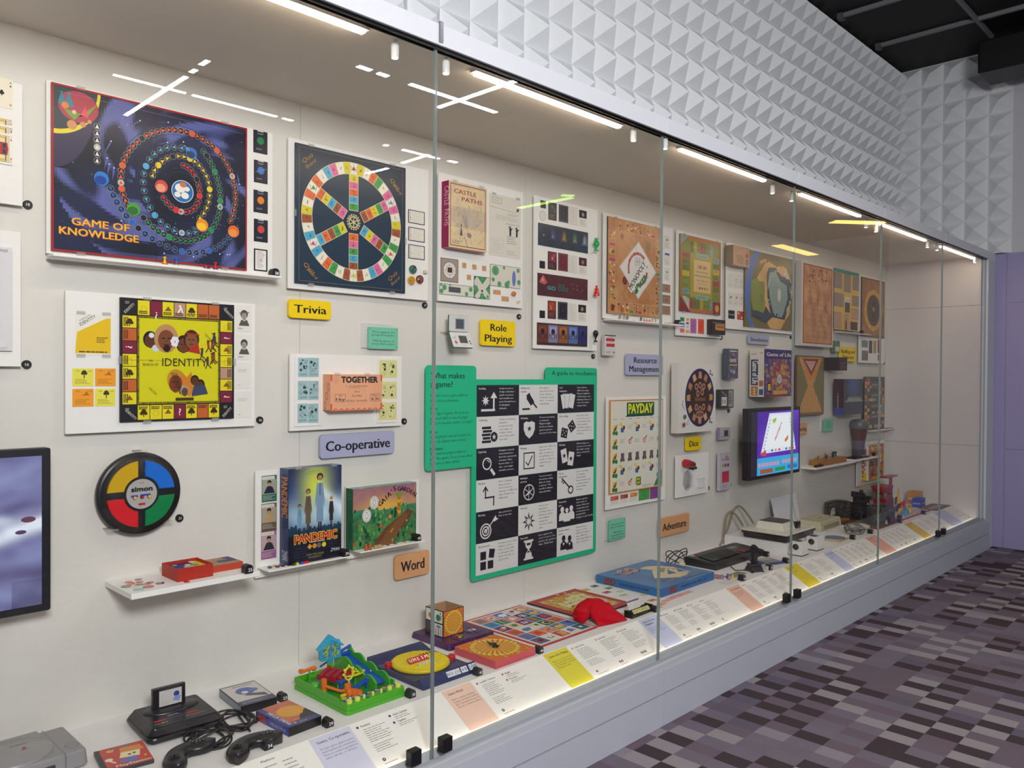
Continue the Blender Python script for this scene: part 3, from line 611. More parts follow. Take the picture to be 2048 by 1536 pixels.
# ---- yellow identity board
panel('B', (287, 45, 1118, 640), 'white mounting board behind the yellow square board with painted heads')
def book(g):
    g.poly([(.0, .05), (.97, .05), (.97, .9), (.86, .9), (.05, .55)], '#e3b90a'); g.up(); g.text('IDENTITY', .36, .8, .08, .5, '#222', rot=33); g.text('IN SEARCH OF', .27, .88, .03, .35, '#333', rot=33); g.lines(.58, .3, .9, .45, 3, '#5a4a10', seed=2); g.lines(.1, .07, .95, .1, 1, '#333', .9, seed=6)
b_ = wall('B', (330, 143, 490, 333), CF, .003, 'booklet', 'white booklet with a diagonal yellow block left of the yellow board', 'booklet', book, '#e6e3da'); clips(b_, ((.15, 1), (.85, 1), (.15, 0), (.85, 0)))
for x0_, y0_, x1_, y1_, c_, tr_, n_ in ((318, 388, 411, 466, '#e2da4c', 1, 'yellow tree card, upper left of four'), (418, 388, 508, 466, '#ec9a1e', 0, 'orange card, upper right of four'), (318, 478, 411, 555, '#ec9a1e', 0, 'orange card, lower left of four'), (418, 478, 506, 553, '#e2da4c', 1, 'yellow tree card, lower right of four')):
    def fn(g, tr_=tr_):
        if tr_: g.circ(.55, .78, .13, '#3a3416', 12); g.circ(.47, .72, .08, '#3a3416', 10); g.circ(.63, .72, .08, '#3a3416', 10); g.line(.55, .45, .55, .7, .05, '#3a3416')
        else: g.poly([(.4, .62), (.8, .62), (.66, .88), (.58, .72)], '#b06a1a')
        g.lines(.12, .12, .85, .42, 4, '#8a6a20', .3, seed=int(tr_)); g.text('YOUR', .25, .82, .08, .18, '#5a4a14'); g.text('LUCK', .83, .82, .08, .18, '#5a4a14')
    wall('B', (x0_, y0_, x1_, y1_), CF, .0006, 'game_card', n_+' under the yellow booklet', 'card', fn, c_, 'four cards left of the yellow board')
def ident(g):
    rd = random.Random(7)
    g.rect(.0, .0, 1, 1, '#1d1c20'); g.up(); Y_, O_, M_, B_ = '#e2d21a', '#c0612a', '#7c1f38', '#bb9078'
    def cellr(x0, y0, x1, y1, c_, kind, rot):
        g.rect(x0, y0, x1, y1, c_); g.up(); cx, cy = (x0+x1)/2, (y0+y1)/2
        k = {'t': '#3a2a14'}
        if kind == '?': g.text('?', cx, cy-.03, .055, None, '#e8dfd4', rot=rot, bold=.02) if rot == 0 or rot == 180 else g.text('?', cx+(.03 if rot == 90 else -.03), cy, .05, None, '#e8dfd4', rot=rot, bold=.02)
        elif kind == 'tree': g.circ(cx, cy+.005, .022, '#3a2c12', 10); g.circ(cx-.018, cy-.008, .014, '#3a2c12', 8); g.circ(cx+.018, cy-.008, .014, '#3a2c12', 8); g.rect(cx-.004, cy-.035, cx+.004, cy, '#3a2c12')
        elif kind == 'fan': g.poly([(cx-.03, cy-.015), (cx+.03, cy-.015), (cx, cy+.025)], '#8a5a1c')
        elif kind == 'o': g.ring(cx, cy-.01, .024, .021, '#b09a2a', 16)
        elif kind == 'run': g.line(cx-.02, cy-.03, cx+.01, cy+.02, .012, '#eee'); g.line(cx+.01, cy+.02, cx+.025, cy-.03, .01, '#eee'); g.circ(cx, cy+.03, .01, '#eee')
        if kind != '?':
            if rot in (0, 180): g.lines(x0+.008, (y1-.035) if rot == 0 else (y0+.008), x1-.008, (y1-.008) if rot == 0 else (y0+.035), 2, '#4a3414', .7, seed=rd.randint(0, 99), minl=.8)
            else:
                for q in range(3): xx = (x0+.012+q*.014) if rot == 270 else (x1-.012-q*.014); g.rect(xx-.004, y0+.012, xx+.004, y1-.012, '#4a3414')
        g.up(-1)
    tcol = [(Y_, 'o'), (M_, '?'), (Y_, 'fan'), (B_, 'run'), (Y_, 'tree'), (O_, 'x'), (O_, 'x')]; bcol = [(Y_, 'tree'), (Y_, 'o'), (Y_, 'fan'), (M_, '?'), (Y_, 'tree'), (O_, 'x'), (Y_, 'tree')]
    lcol = [(Y_, 'tree'), (O_, 'x'), (M_, '?'), (Y_, 'o'), (Y_, 'tree'), (O_, 'x'), (Y_, 'fan')]; rcol = [(Y_, 'o'), (M_, '?'), (Y_, 'fan'), (Y_, 'o'), (B_, 'x'), (Y_, 'fan'), (M_, '?')]
    s_ = .72/7
    for i in range(7):
        x = .14+s_*i; cellr(x+.003, .868, x+s_-.003, .985, *tcol[i], 180 if tcol[i][1] == '?' else 180); cellr(x+.003, .015, x+s_-.003, .132, *bcol[i], 0)
        y = .86-s_*(i+1); cellr(.02, y+.003, .132, y+s_-.003, *lcol[i], 270); cellr(.868, y+.003, .98, y+s_-.003, *rcol[i], 90)
    for x, y, r in ((.07, .93, 45), (.93, .93, -45), (.07, .07, -45), (.93, .07, 45)): g.up(2); g.text('IDENTITY', x+.012, y-.02, .022, .11, '#d8d4c4', rot=r); g.lines(x-.03, y+.02, x+.02, y+.045, 2, '#a8a498', .5, seed=3); g.up(-2)
    g.rect(.14, .14, .86, .86, '#7d7412'); g.up()
    for i in range(80): t = rd.random(); q = rd.choice((0, 1, 2, 3)); x, y = ((.14+.72*t, .148), (.14+.72*t, .852), (.147, .14+.72*t), (.853, .14+.72*t))[q]; g.circ(x, y, .005, '#2e2a0c', 5)
    g.up(); g.rect(.155, .158, .845, .842, '#d3cc0e'); g.up()
    def head(x, y, r, skin, hair, hr=1.25, hy=.2, e=.8):
        g.circ(x, y+r*hy, r*hr, hair, 18, e*1.05); g.up(); g.circ(x, y, r, skin, 18, e); g.circ(x, y-r*.5, r*.6, skin, 14, e); g.up(); g.rect(x-r*.45, y+r*.1, x-r*.12, y+r*.22, '#1d0f0a'); g.rect(x+r*.12, y+r*.1, x+r*.45, y+r*.22, '#1d0f0a'); g.rect(x-r*.28, y-r*.5, x+r*.28, y-r*.38, '#5a1e18'); g.circ(x, y-r*.12, r*.14, mix(skin, '#000', .25), 8); g.up(-2)
    head(.245, .66, .055, '#5d3520', '#20140e'); g.up(2); g.circ(.255, .705, .022, '#dcdce4', 12); g.circ(.29, .6, .03, '#c8d0e0', 10)
    head(.38, .67, .085, '#7a4526', '#b98a5c', 1.4, .15); g.up(2); g.circ(.385, .6, .03, '#2a140c', 12)
    for a in range(6): g.circ(.455+.022*math.cos(a), .66+.028*math.sin(a), .018, '#e4e2ec', 10)
    head(.53, .63, .06, '#6d3c24', '#24160f'); g.up(2); head(.60, .67, .065, '#84502e', '#3a241a'); g.up(2); g.line(.55, .735, .67, .72, .014, '#a02e20'); g.poly([(.56, .58), (.68, .56), (.66, .66)], '#b02a20')
    for i in range(9):
        x, y = .72+.035*rd.uniform(-1, 2.8), .5+.22*rd.uniform(-.3, .9); c_ = rd.choice(('#a8321f', '#7c4a2a', '#2c3a5a', '#d8d4c8')); a = rd.uniform(-1, 1)
        g.circ(x, y+.045, .011, '#5a321e', 8); g.line(x, y+.035, x+.012*a, y-.01, .02, c_); g.line(x+.012*a, y-.01, x+.035, y-.045, .009, '#5a321e'); g.line(x+.012*a, y-.01, x-.02, y-.05, .009, '#5a321e'); g.line(x, y+.03, x+.03*a, y+.05, .007, '#5a321e')
    g.up(2); g.text('IDENTITY', .545, .455, .064, .40, '#241d10'); g.text('IN', .25, .487, .018, .025, '#3a3112'); g.text('SEARCH OF', .245, .455, .02, .13, '#3a3112')
    head(.46, .31, .07, '#7a3a1e', '#c08a24', 1.2, .5); g.up(2)
    for q in range(5): g.line(.42+.012*q, .40, .5+.006*q, .22, .004, '#3a2410')
    g.poly([(.5, .42), (.56, .36), (.6, .41), (.62, .24), (.58, .2), (.53, .26)], '#cf7a22'); head(.63, .33, .035, '#5d3520', '#1a1010'); head(.68, .29, .038, '#5d3520', '#1a1010'); g.up(2); g.poly([(.6, .2), (.75, .22), (.72, .3), (.62, .29)], '#3c4460'); g.rect(.46, .165, .62, .19, '#4a3014'); head(.54, .24, .035, '#6d4630', '#999')
    g.text('YOUR VOICE', .745, .7, .018, .09, '#6b650f', rot=-45); g.text('OUR STORY', .26, .24, .018, .09, '#6b650f', rot=-45)
    g.line(0, .5, 1, .5, .0015, '#4c4808')
b_ = wall('B', (527, 75, 1027, 607), BF, .007, 'game_board', 'yellow square game board with painted heads and the word identity', 'game board', ident, '#1a1a1e', m=BOARD)
clips(b_, ((.22, 1), (.82, 1), (.22, 0), (.82, 0), (0, .5), (1, .5)))
for x0_, y0_, x1_, y1_, n_, k in ((1038, 110, 1105, 228, 'drawn portrait of a woman in a headscarf', 1), (1038, 240, 1105, 351, 'drawn portrait of a man in a jacket', 2), (1037, 363, 1103, 475, 'few words, third from top', 0), (1037, 490, 1103, 603, 'few words, lowest', 0)):
    def fn(g, k=k, y0_=y0_):
        if k:
            g.circ(.5, .66, .17, '#3d3a38', 16, .9); g.up(); g.circ(.5, .6, .13, '#9c9690', 16, .85); g.circ(.5, .52, .1, '#9c9690', 12, .8); g.poly([(.15, .22), (.85, .22), (.68, .46), (.5, .4), (.32, .46)], '#55524e'); g.up(); g.rect(.4, .6, .46, .615, '#222'); g.rect(.54, .6, .6, .615, '#222'); g.rect(.43, .5, .57, .515, '#333'); g.lines(.12, .08, .5, .15, 2, '#666', seed=k)
            if k == 1: g.line(.2, .7, .8, .74, .05, '#6a6662')
        else: g.lines(.12, .62, .75, .76, 3, '#aaa7a2', .3, seed=y0_); g.lines(.12, .1, .3, .15, 1, '#aaa', seed=2)
    wall('B', (x0_, y0_, x1_, y1_), CF, .0006, 'portrait_card' if k else 'text_card', 'white card with '+n_+', right of the yellow board', 'card', fn, '#e3e0d8', 'column of cards right of the yellow board')
disc('B', 1143, 615, 36, 'right of the yellow board panel')

# ---- round electronic game
cx_, cz_ = onY('P0', 278, 988.5, 2.548); xl, _ = onY('P0', 196, 988, 2.548); xr, _ = onY('P0', 366, 988, 2.548); R_ = (xr-xl)/2
t = empty('electronic_game', 'round black electronic game with four coloured buttons on the wall', 'electronic game', ((xl+xr)/2, WY, cz_), rot=RW)
g = G(); g.lathe([(R_*.9, .012), (R_*.985, .018), (R_, .026), (R_*.99, .036), (R_*.955, .042), (R_*.93, .040), (R_*.925, .0435), (R_*.42, .047), (.002, .047)], 0, 0, '#1f1e20', 64, caps=False); g.obj('body', PLAST, t)
for k, (c_, n_) in enumerate((('#1668c8', 'blue'), ('#c9a010', 'yellow'), ('#cf2028', 'red'), ('#0b7a44', 'green'))):
    g = G(); a0, a1 = k*PI/2, (k+1)*PI/2; n = 12
    def ringp(r0, r1, gap, z):
        P_ = []
        for i in range(n+1):
            a = a0+(a1-a0)*i/n; d = gap/r1; aa = a0+d+(a1-a0-2*d)*i/n; P_.append((r1*math.cos(aa), r1*math.sin(aa), z))
        for i in range(n, -1, -1):
            d = gap/r0; aa = a0+d+(a1-a0-2*d)*i/n; P_.append((r0*math.cos(aa), r0*math.sin(aa), z))
        return P_
    g.loft([ringp(R_*.42, R_*.80, .0105, .043), ringp(R_*.42, R_*.80, .0105, .050), ringp(R_*.435, R_*.785, .0125, .0525)], c_)
    o = g.obj('coloured_button', PLAST, t); o['label'] = n_+' quarter round button'
g = G(); g.cyl(0, 0, .045, .0512, R_*.36, '#a9a7a4', 40); pl = g.obj('centre_plate', PLAST, t)
g = G(); q = R_*.34; g.face(2*q, 2*q, Matrix.Translation((-q, -q, .0512))); g.text('simon', .5, .60, .16, .72, '#141414', bold=.07); g.text('M B', .5, .86, .07, .14, '#c03a30')
g.rect(.12, .40, .36, .475, '#3344b8'); g.rect(.44, .42, .80, .49, '#2148c0'); g.up(); g.text('OFF', .24, .415, .04, .1, '#141c60'); g.text('LONGEST', .62, .435, .035, .26, '#101858'); g.rect(.38, .1, .62, .18, '#c02430'); g.up(); g.text('LAST', .5, .12, .04, .16, '#701018'); g.obj('plate_print', PAPER, pl)
for dx, c_ in ((-.25, '#e8b21e'), (0, '#a81c20'), (.25, '#e8b21e')):
    g = G(); g.cyl(dx*2*q, -.11*q*2, .0512, .0535, R_*.045, '#181818', 16); g.cyl(dx*2*q, -.11*q*2, .0535, .0555, R_*.036, c_, 16); g.obj('small_button', PLAST, pl)
g = G()
for a in (-2.25, -.85, 1.55): g.box((R_+.003)*math.cos(a)-.014, (R_+.003)*math.sin(a)-.002, 0, (R_+.003)*math.cos(a)+.014, (R_+.003)*math.sin(a)+.002, .05, '#c8c8c4')
g.obj('mounting_clip', CLEAR, t); disc('P0', 360, 1036.6, 31, 'right of the round electronic game')

# ---- wall shelf with the red boxes
SZ = .776
shelf(.897, 1.298, 2.39, SZ, .017, 'thick white wall shelf with two red card boxes below the round game')
t = empty('counter_box', 'deep red open card box holding coloured discs on the white shelf', 'box', (1.047, 2.43, SZ)); W_, D_, H_ = .112, .115, .040
g = G(); g.box(0, 0, 0, W_, D_, .002, '#8e2418')
for a in ((0, 0, W_, .0025), (0, D_-.0025, W_, D_), (0, .0025, .0025, D_-.0025), (W_-.0025, .0025, W_, D_-.0025)): g.box(a[0], a[1], .002, a[2], a[3], H_, '#b02c1c')
g.T = Matrix(); g.obj('tray', PAPER, t)
g = G(); g.face(W_-.006, D_-.006, Matrix.Translation((.003, .003, H_-.010))); g.rect(0, 0, 1, 1, '#2b2870'); g.up(); g.poly([(.55, 0), (1, 0), (1, 1), (.8, 1), (.6, .3)], '#d9be1a'); g.poly([(0, 0), (.3, 0), (.2, .35), (0, .5)], '#b5304a'); g.obj('printed_insert', PAPER, t)
for i, (dx, dy, c_, n_, r_) in enumerate(((.055, .042, '#7c8a98', 'grey', .017), (.028, .088, '#6fa8b0', 'pale blue', .008), (.06, .066, '#d8c832', 'yellow', .009), (.083, .06, '#5a8a30', 'green', .009), (.085, .095, '#efe9da', 'white', .009))):
    g = G(); g.cyl(0, 0, 0, .0015, r_, c_, 20); tag(g.obj('counter_disc', GLOSS, None, (1.047+dx, 2.43+dy, SZ+H_-.009+.0003*i)), f'{n_} counter disc inside the open red box', 'counter', 'counters inside the open red box')
g = G(); W_, D_, H_ = .108, .105, .021; g.rbox(0, 0, 0, W_, D_, H_, .001, .0006, '#b8402a', n=1); g.side('top', W_, D_, H_); g.face(W_, D_, Matrix.Translation((0, 0, H_))); g.rect(.04, .04, .96, .96, '#9c8a6c'); g.up(); g.circ(.62, .45, .2, '#3a4870', 20, 1.2); g.poly([(.85, .3), (.97, .35), (.97, .95), (.7, .96)], '#3d4a72'); g.up(); g.text('TIDDLEY', .45, .6, .16, .62, '#c98a2c', bold=.04); g.text('WINKS', .55, .25, .1, .4, '#c98a2c')
tag(g.obj('box_lid', PAPER, None, (1.170, 2.465, SZ)), 'flat worn red box lid with blue printed top on the white shelf', 'box lid')
for (x, y, c_, n_, r_) in ((490, 636, '#7a3f6a', 'purple', .010), (365, 670, '#c22832', 'bright red', .011), (395, 694, '#d9622a', 'orange red', .010), (437, 680, '#e2831e', 'orange', .009), (508, 668, '#b8302c', 'dark red', .010), (335, 724, '#3c6a3e', 'dark green', .0145), (500, 702, '#1d6a5c', 'teal', .0125), (478, 724, '#e5c590', 'beige', .0135), (495, 763, '#86bcc4', 'pale blue', .0155), (620, 727, '#b01c26', 'large red', .0155), (608, 690, '#94402a', 'brown', .010), (640, 674, '#b52c34', 'small red', .011), (768, 684, '#5c2860', 'violet', .0125), (1108, 665, '#d02030', 'lone red', .0095)):
    X_, Y_ = onZ('R', x, y, SZ); X_, Y_ = max(X_, .897+r_), max(2.395+r_, Y_)
    g = G(); g.cyl(0, 0, 0, .0014, r_, c_, 22); tag(g.obj('counter_disc', GLOSS, None, (X_, Y_, SZ+.0002)), f'{n_} counter disc lying on the white shelf', 'counter', 'loose counters on the shelf')
X_, Y_ = onZ('R', 1885, 545, SZ); marker(X_, Y_, SZ, 25, 'at the right end of the shelf with red boxes')

# ---- large screen at the left edge
t = empty('video_screen', 'large black framed video screen at the left edge of the case', 'screen', (.35, 2.5, .745)); x1 = .37
g = G(); H_ = .455; g.T = Matrix.Rotation(PI/2, 4, 'X'); g.rbox(-.4, 0, -.04, x1, H_, .0, .006, .003, '#15171d', n=3); g.box(-.25, .12, -.1, .15, .33, -.04, '#15171d'); g.T = Matrix(); g.obj('housing', RUB, t)
g = G(); g.face(.735, H_-.042, Matrix.Translation((-.388, -.0002, .021)) @ Matrix.Rotation(PI/2, 4, 'X'))
def vid(u, v):
    uu_, q = (u-.65)/.35, v; n = nz(u, v, 5, 1)*.5+nz(u, v, 14, 3)*.22; c_ = mix('#4c3f78', '#9aa3d4', .5+n)
    s1 = math.exp(-((v-.56-.12*(u-.8)+nz(u, v, 12, 8)*.05)/.05)**2); s2 = math.exp(-((v-.44-.5*(u-.8))/.05)**2); s3 = math.exp(-((v-.24+.1*(u-.8))/.06)**2)
    c_ = mix(c_, '#e9f2ff', min(1, s1*(.65+n)+s2*.85)); c_ = mix(c_, '#4b3a6a', s3*.7); return mix(c_, '#2d2440', max(0, .35-v)*1.4 if v < .18 and u > .9 else 0)
g.art(110, 90, vid); g.up(); g.circ(.955, .58, .02, '#6b3f52', 16, 2.2); g.circ(.93, .50, .014, '#5b3a6a', 16, 2.4); g.obj('display', SCREEN, t)

# ---- orange box panel with stamps
panel('D', (410, 548, 1550, 1285), 'white mounting board behind the orange card box')
for bx, n_ in (((460, 575, 735, 1285), 'small raised white board under the blue picture cards'), ((1305, 590, 1510, 1250), 'small raised white board under the pale yellow picture cards')):
    o = wall('D', (bx[0], bx[1], bx[2], bx[3]), PF-.004, .004, 'backing_board', n_, 'panel', None, '#e9e7e2', m=MATTE)
words = ['INSURANCE', 'POLLUTION', 'WASTE', 'CRIME', 'DISASTER', 'DROUGHT']
def blob(g, rd, n, c_, x0=.15, x1=.85, y0=.3, y1=.88):
    for _ in range(n):
        x, y = rd.uniform(x0, x1), rd.uniform(y0, y1)
        if rd.random() < .35: g.circ(x, y, rd.uniform(.03, .09), c_, 8)
        elif rd.random() < .4: g.ring(x, y, .08, .065, c_, 12)
        else: g.line(x, y, x+rd.uniform(-.3, .3), y+rd.uniform(-.15, .15), .02, c_)
for i in range(6):
    cx0, cx1 = ((495, 596), (600, 705))[i % 2]; r0, r1_ = ((592, 788), (828, 1022), (1062, 1255))[i//2]
    def fn(g, i=i): rd = random.Random(i+20); blob(g, rd, 11, '#34444a'); g.text(words[i], .5, .09, .075, .72, '#2c3a40')
    wall('D', (cx0-(i//2)*3, r0, cx1-(i//2)*3, r1_), PF-.0048, .0006, 'picture_card', f'pale blue card, {("left","right")[i%2]} in the {("top","middle","bottom")[i//2]} row left of the orange box', 'card', fn, '#9dbcc0', 'blue picture cards left of the orange box')
    cx0, cx1 = ((1325, 1410), (1413, 1507))[i % 2]; r0, r1_ = ((615, 798), (836, 1012), (1047, 1226))[i//2]
    def fn(g, i=i): rd = random.Random(i+40); g.ring(.5, .45, .36, .35, '#444', 20, .85*g.w/g.h*1.3); blob(g, rd, 7, '#3a3a30', .3, .7, .2, .85)
    wall('D', (cx0-(i//2)*3, r0, cx1-(i//2)*3, r1_), PF-.0048, .0006, 'picture_card', f'pale yellow card, {("left","right")[i%2]} in the {("top","middle","bottom")[i//2]} row right of the orange box', 'card', fn, '#dcd894', 'yellow picture cards right of the orange box')
def together(g, t):
    w, h = g.w, g.h
    for i in range(9): x = .04+.11*i; g.poly([(x, 0), (x+.05, .07), (x+.02, 0)], '#d8552c'); g.ring(x+.06, .0, .06, .035, '#d8552c', 12, a0=0, a1=PI)
    for y in (.1, .9): g.rect(0, y-.09, .03, y+.09, '#d8552c'); g.rect(.97, y-.09, 1, y+.09, '#d8552c')
    g.ring(.1, .83, .075, .065, '#b08a6a'); g.text('15', .1, .81, .05, .035, '#b08a6a')
    g.up(); g.text('TOGETHER', .555, .775, .155, .70, '#2c2a2c', bold=.06); g.text('a  co-operative game', .5, .655, .05, .42, '#4a3a34', sh=.3); g.line(.35, .625, .56, .625, .008, '#4a3a34')
    g.frame(.33, .17, .67, .57, .004, '#b08a70'); g.text('about', .5, .50, .045, .1, '#5a4438'); g.text('SOLVING', .5, .375, .055, .19, '#6a5244'); g.text('WORLD  PROBLEMS', .5, .235, .055, .40, '#6a5244')
    for x in (.18, .86): g.frame(x-.1, .24, x+.1, .45, .008, '#2c2a2c')
    g.text('AGE', .18, .39, .03, .07, '#333'); g.text('8 &up', .18, .275, .075, .17, '#222', bold=.02); g.text('Players', .86, .39, .035, .13, '#333'); g.text('6-36', .86, .275, .075, .15, '#222', bold=.02)
    g.side('left', w, h, t)
    for k in range(3): g.ring(.3+.2*k, .15+.25*k, .12, .08, '#d06a48', 12, .5)
    g.rect(0, 0, 1, .02, '#8a7a64')
b_ = wall('D', (825, 760, 1352, 1120), PF-.05, .05, 'game_box', 'small orange card box reading Together with brown side', 'game box', together, '#e6a680')
clips(b_, ((.12, 1), (.7, 1))); disc('D', 1585, 1243, 41, 'right of the orange box panel')
def note(reg, bx, lab, rows):
    def bk_(g):
        for i in range(26):
            x = .01+i*.038; g.line(x, 0, x, 1, .010, '#8f8d88')
        for i in range(18): g.line(0, .02+i*.056, 1, .02+i*.056, .010, '#8f8d88')
    x0_, y0_, x1_, y1_ = bx
    X0, Z0, w, h = wr(reg, x0_, y0_, x1_, y1_, WY-.02)
    t = empty('question_note', lab, 'sign', (X0, WY-.02, Z0), rot=RW)
    g = G(); g.rbox(0, 0, -.005, w*.86, h*.86, 0, .002, 0, '#74c4a4', n=2); g.face(w*.86, h*.86)
    for i, r_ in enumerate(rows): 
        if r_: g.text(r_, .5, .74-.135*i, .085, min(.8, .052*len(r_)), '#2c5a48', bold=.015)
    for x in (.05, .95):
        for y in (.08, .92): g.circ(x, y, .025, '#2f6a54', 8)
    g.T = Matrix.Translation((w*.14, 0, 0)) ; o = G(); o.V = [(v[0]+w*.14, v[1], v[2]) for v in g.V]; o.F, o.K, o.S = g.F, g.K, g.S; o.obj('green_card', PAPER, t)
    g = G(); g.box(0, h*.03, -.018, w*.9, h, -.012, '#e8e6e2'); g.face(w*.9, h*.97, Matrix.Translation((0, h*.03, -.012))); bk_(g); g.obj('grid_backing', PAPER, t)
    for x in (.2, .85):
        for y in (.1, .8): g = G(); g.cyl(w*x, h*y, -.012, -.005, .0025, '#3a6a58', 8); g.obj('spacer_pin', PLAST, t)
note('D', (1165, 232, 1515, 508), 'green note board asking which genre is your favourite, below the wheel board', ['These games are', 'grouped by genre.', '', 'Which genre is', 'your favourite?'])
sign('P0', (641, 870, 789, 906), ['Co-operative'], '#a9aac8', 'lilac rounded sign reading Co-operative', th=.42, ws=[.86])
sign('E', (1592, 1190, 1940, 1365), ['Word'], '#d9a070', 'tan rounded sign reading Word', th=.42, ws=[.68])

# ---- big blue box shelf
ZP = CAMZ-.67
panel('E', (160, 318, 985, 1262), 'white mounting board behind the tall dark blue box')
shelf(1.386, 1.727, 2.495, ZP, .005, 'thin white shelf under the tall dark blue game box')
for k, (y0_, y1_, c_, c2, n_) in enumerate(((365, 628, '#2a6a5c', '#2a2440', 'green'), (652, 918, '#6a5540', '#b89a6c', 'brown'), (937, 1208, '#9a5a8c', '#2c2a34', 'purple'))):
    def fn(g, c_=c_, c2=c2, k=k):
        g.rect(.03, .02, .97, .98, c_); g.up(); g.rect(.06, .3, .94, .9, mix(c_, '#d8d0b8', .45)); g.up(); g.poly([(.15, .33), (.85, .33), (.7, .55), (.55, .6), (.35, .58)], c2); g.circ(.5, .68, .075, '#b98a6a', 14); g.up(); g.circ(.5, .735, .075, '#2a201c', 14, 1.1); g.circ(.5, .665, .06, '#b98a6a', 12)
        g.rect(.05, .84, .82, .95, '#dcd8d0'); g.up(); g.text('ROLE CARD', .42, .875, .03, .6, '#444'); g.lines(.1, .08, .9, .26, 4, '#c9c4ba', .3, seed=k); g.circ(.9, .86, .035, c_)
    wall('E', (218-k*3, y0_, 381-k*2, y1_), CF, .0006, 'role_card', f'{n_} bordered portrait card, {("top","middle","bottom")[k]} of three left of the dark blue box', 'card', fn, '#e2ddd4', 'portrait cards left of the dark blue box')
def pand(g, t):
    w, h = g.w, g.h
    def f(u, v):
        d = math.hypot((u-.5)*1.1, v-.78); gl = math.exp(-(d/.28)**2); n = nz(u, v, 4, 3)*.35
        c_ = mix('#15205a', '#2a4fb0', .5+n); c_ = mix(c_, '#0f1430', abs(u-.5)*1.1+(v-.8)*1.2 if v > .8 else abs(u-.5)*.9); c_ = mix(c_, '#d8e23c', gl*.95)
        b_ = math.exp(-((v-.5)/.16)**2); c_ = mix(c_, '#bfe4f0', b_*(.55+.4*(u-.3)+n)); ray_ = math.exp(-((v-(.78-.55*(u-.55)))/.07)**2)*(u > .55)
        c_ = mix(c_, '#e8f6ff', ray_*.7); return mix(c_, '#10131f', 1/(1+math.exp((v-.345)*60)))
    g.art(80, 104, f); g.up()
    g.lines(.1, .02, .95, .3, 9, '#1e2440', .5, 9); g.up()
    rd = random.Random(3)
    for i in range(26): x = i/26; hh = rd.uniform(.0, .045) if .12 < x < .9 else rd.uniform(.03, .1); g.rect(x, .3, x+.036, .335+hh, '#1b3a52')
    g.up()
    def person(x, y0, hgt, coat, trou, hair, skin='#b0805c', lng=.5):
        k = hgt; g.rect(x-.05*k, y0, x-.008*k, y0+.48*k, trou); g.rect(x+.008*k, y0, x+.05*k, y0+.48*k, trou); g.up()
        g.poly([(x-.1*k, y0+(1-lng)*.45*k), (x+.1*k, y0+(1-lng)*.45*k), (x+.085*k, y0+.8*k), (x-.085*k, y0+.8*k)], coat); g.poly([(x-.085*k, y0+.8*k), (x-.14*k, y0+.5*k), (x-.12*k, y0+.4*k), (x-.075*k, y0+.6*k)], coat); g.poly([(x+.085*k, y0+.8*k), (x+.14*k, y0+.5*k), (x+.12*k, y0+.4*k), (x+.075*k, y0+.6*k)], coat)
        g.circ(x, y0+.9*k, .06*k, hair, 14); g.up(); g.circ(x, y0+.885*k, .042*k, skin, 12); g.rect(x-.02*k, y0+.6*k, x+.02*k, y0+.8*k, mix(coat, '#222', .5)); g.up(-2)
    person(.2, .3, .34, '#6f9ab8', '#20202c', '#1c1410'); person(.36, .3, .5, '#6a5a48', '#2c2c30', '#5a4a30'); person(.80, .33, .36, '#3a2c2c', '#22222a', '#c9a020'); g.up(); person(.58, .3, .66, '#7d98b4', '#15151d', '#2a1a14', lng=.62)
    g.up(2); g.text('PANDEMIC', .51, .215, .088, .80, '#e0c048', bold=.09); g.up(); g.text('PANDEMIC', .51, .215, .088, .80, '#b8202a', bold=.035)
    g.text('A GAME BY', .47, .952, .014, .2, '#8fa04a'); g.text('MATT LEACOCK', .47, .928, .014, .3, '#8fa04a')
    for x, c_ in ((.39, '#d8a020'), (.48, '#d8881c'), (.565, '#6a6a70'), (.66, '#d8cf20')): g.circ(x, .165, .026, c_, 14) if x != .39 else g.poly([(x-.045, .165), (x, .195), (x+.045, .165), (x, .135)], c_)
    g.text('CAN YOU SAVE', .49, .07, .018, .33, '#a8a040'); g.text('HUMANITY?', .49, .042, .016, .24, '#a8a040'); g.text('ZMAN', .87, .075, .035, .17, '#d0d4dc', sh=.2); g.lines(.4, .215-.015, .7, .213, 1, '#9aa0b4', .4)
    g.side('left', w, h, t); g.rect(0, 0, 1, 1, '#1b3560'); g.up(); g.text('PANDEMIC', .22, .70, .22*w/h*.8, .42, '#cf7a2a', rot=-90, bold=.04); g.text('ZMAN', .3, .1, .3*w/h*.5, .1, '#c8d0dc', rot=-90)
    g.side('top', w, h, t); g.rect(0, 0, 1, 1, '#27477a')
b_ = wall('E', (497, 372, 1036, 1258), 2.515, .058, 'game_box', 'tall dark blue game box with four standing figures and red title', 'game box', pand, '#16233f', m=BOARD)
b_.location.z = ZP; clips(b_, ((.18, 1), (.85, 1)))
X_, Y_ = onZ('E', 1070, 1195, ZP); marker(1.700, 2.512, ZP, 39, 'right of the tall dark blue box')
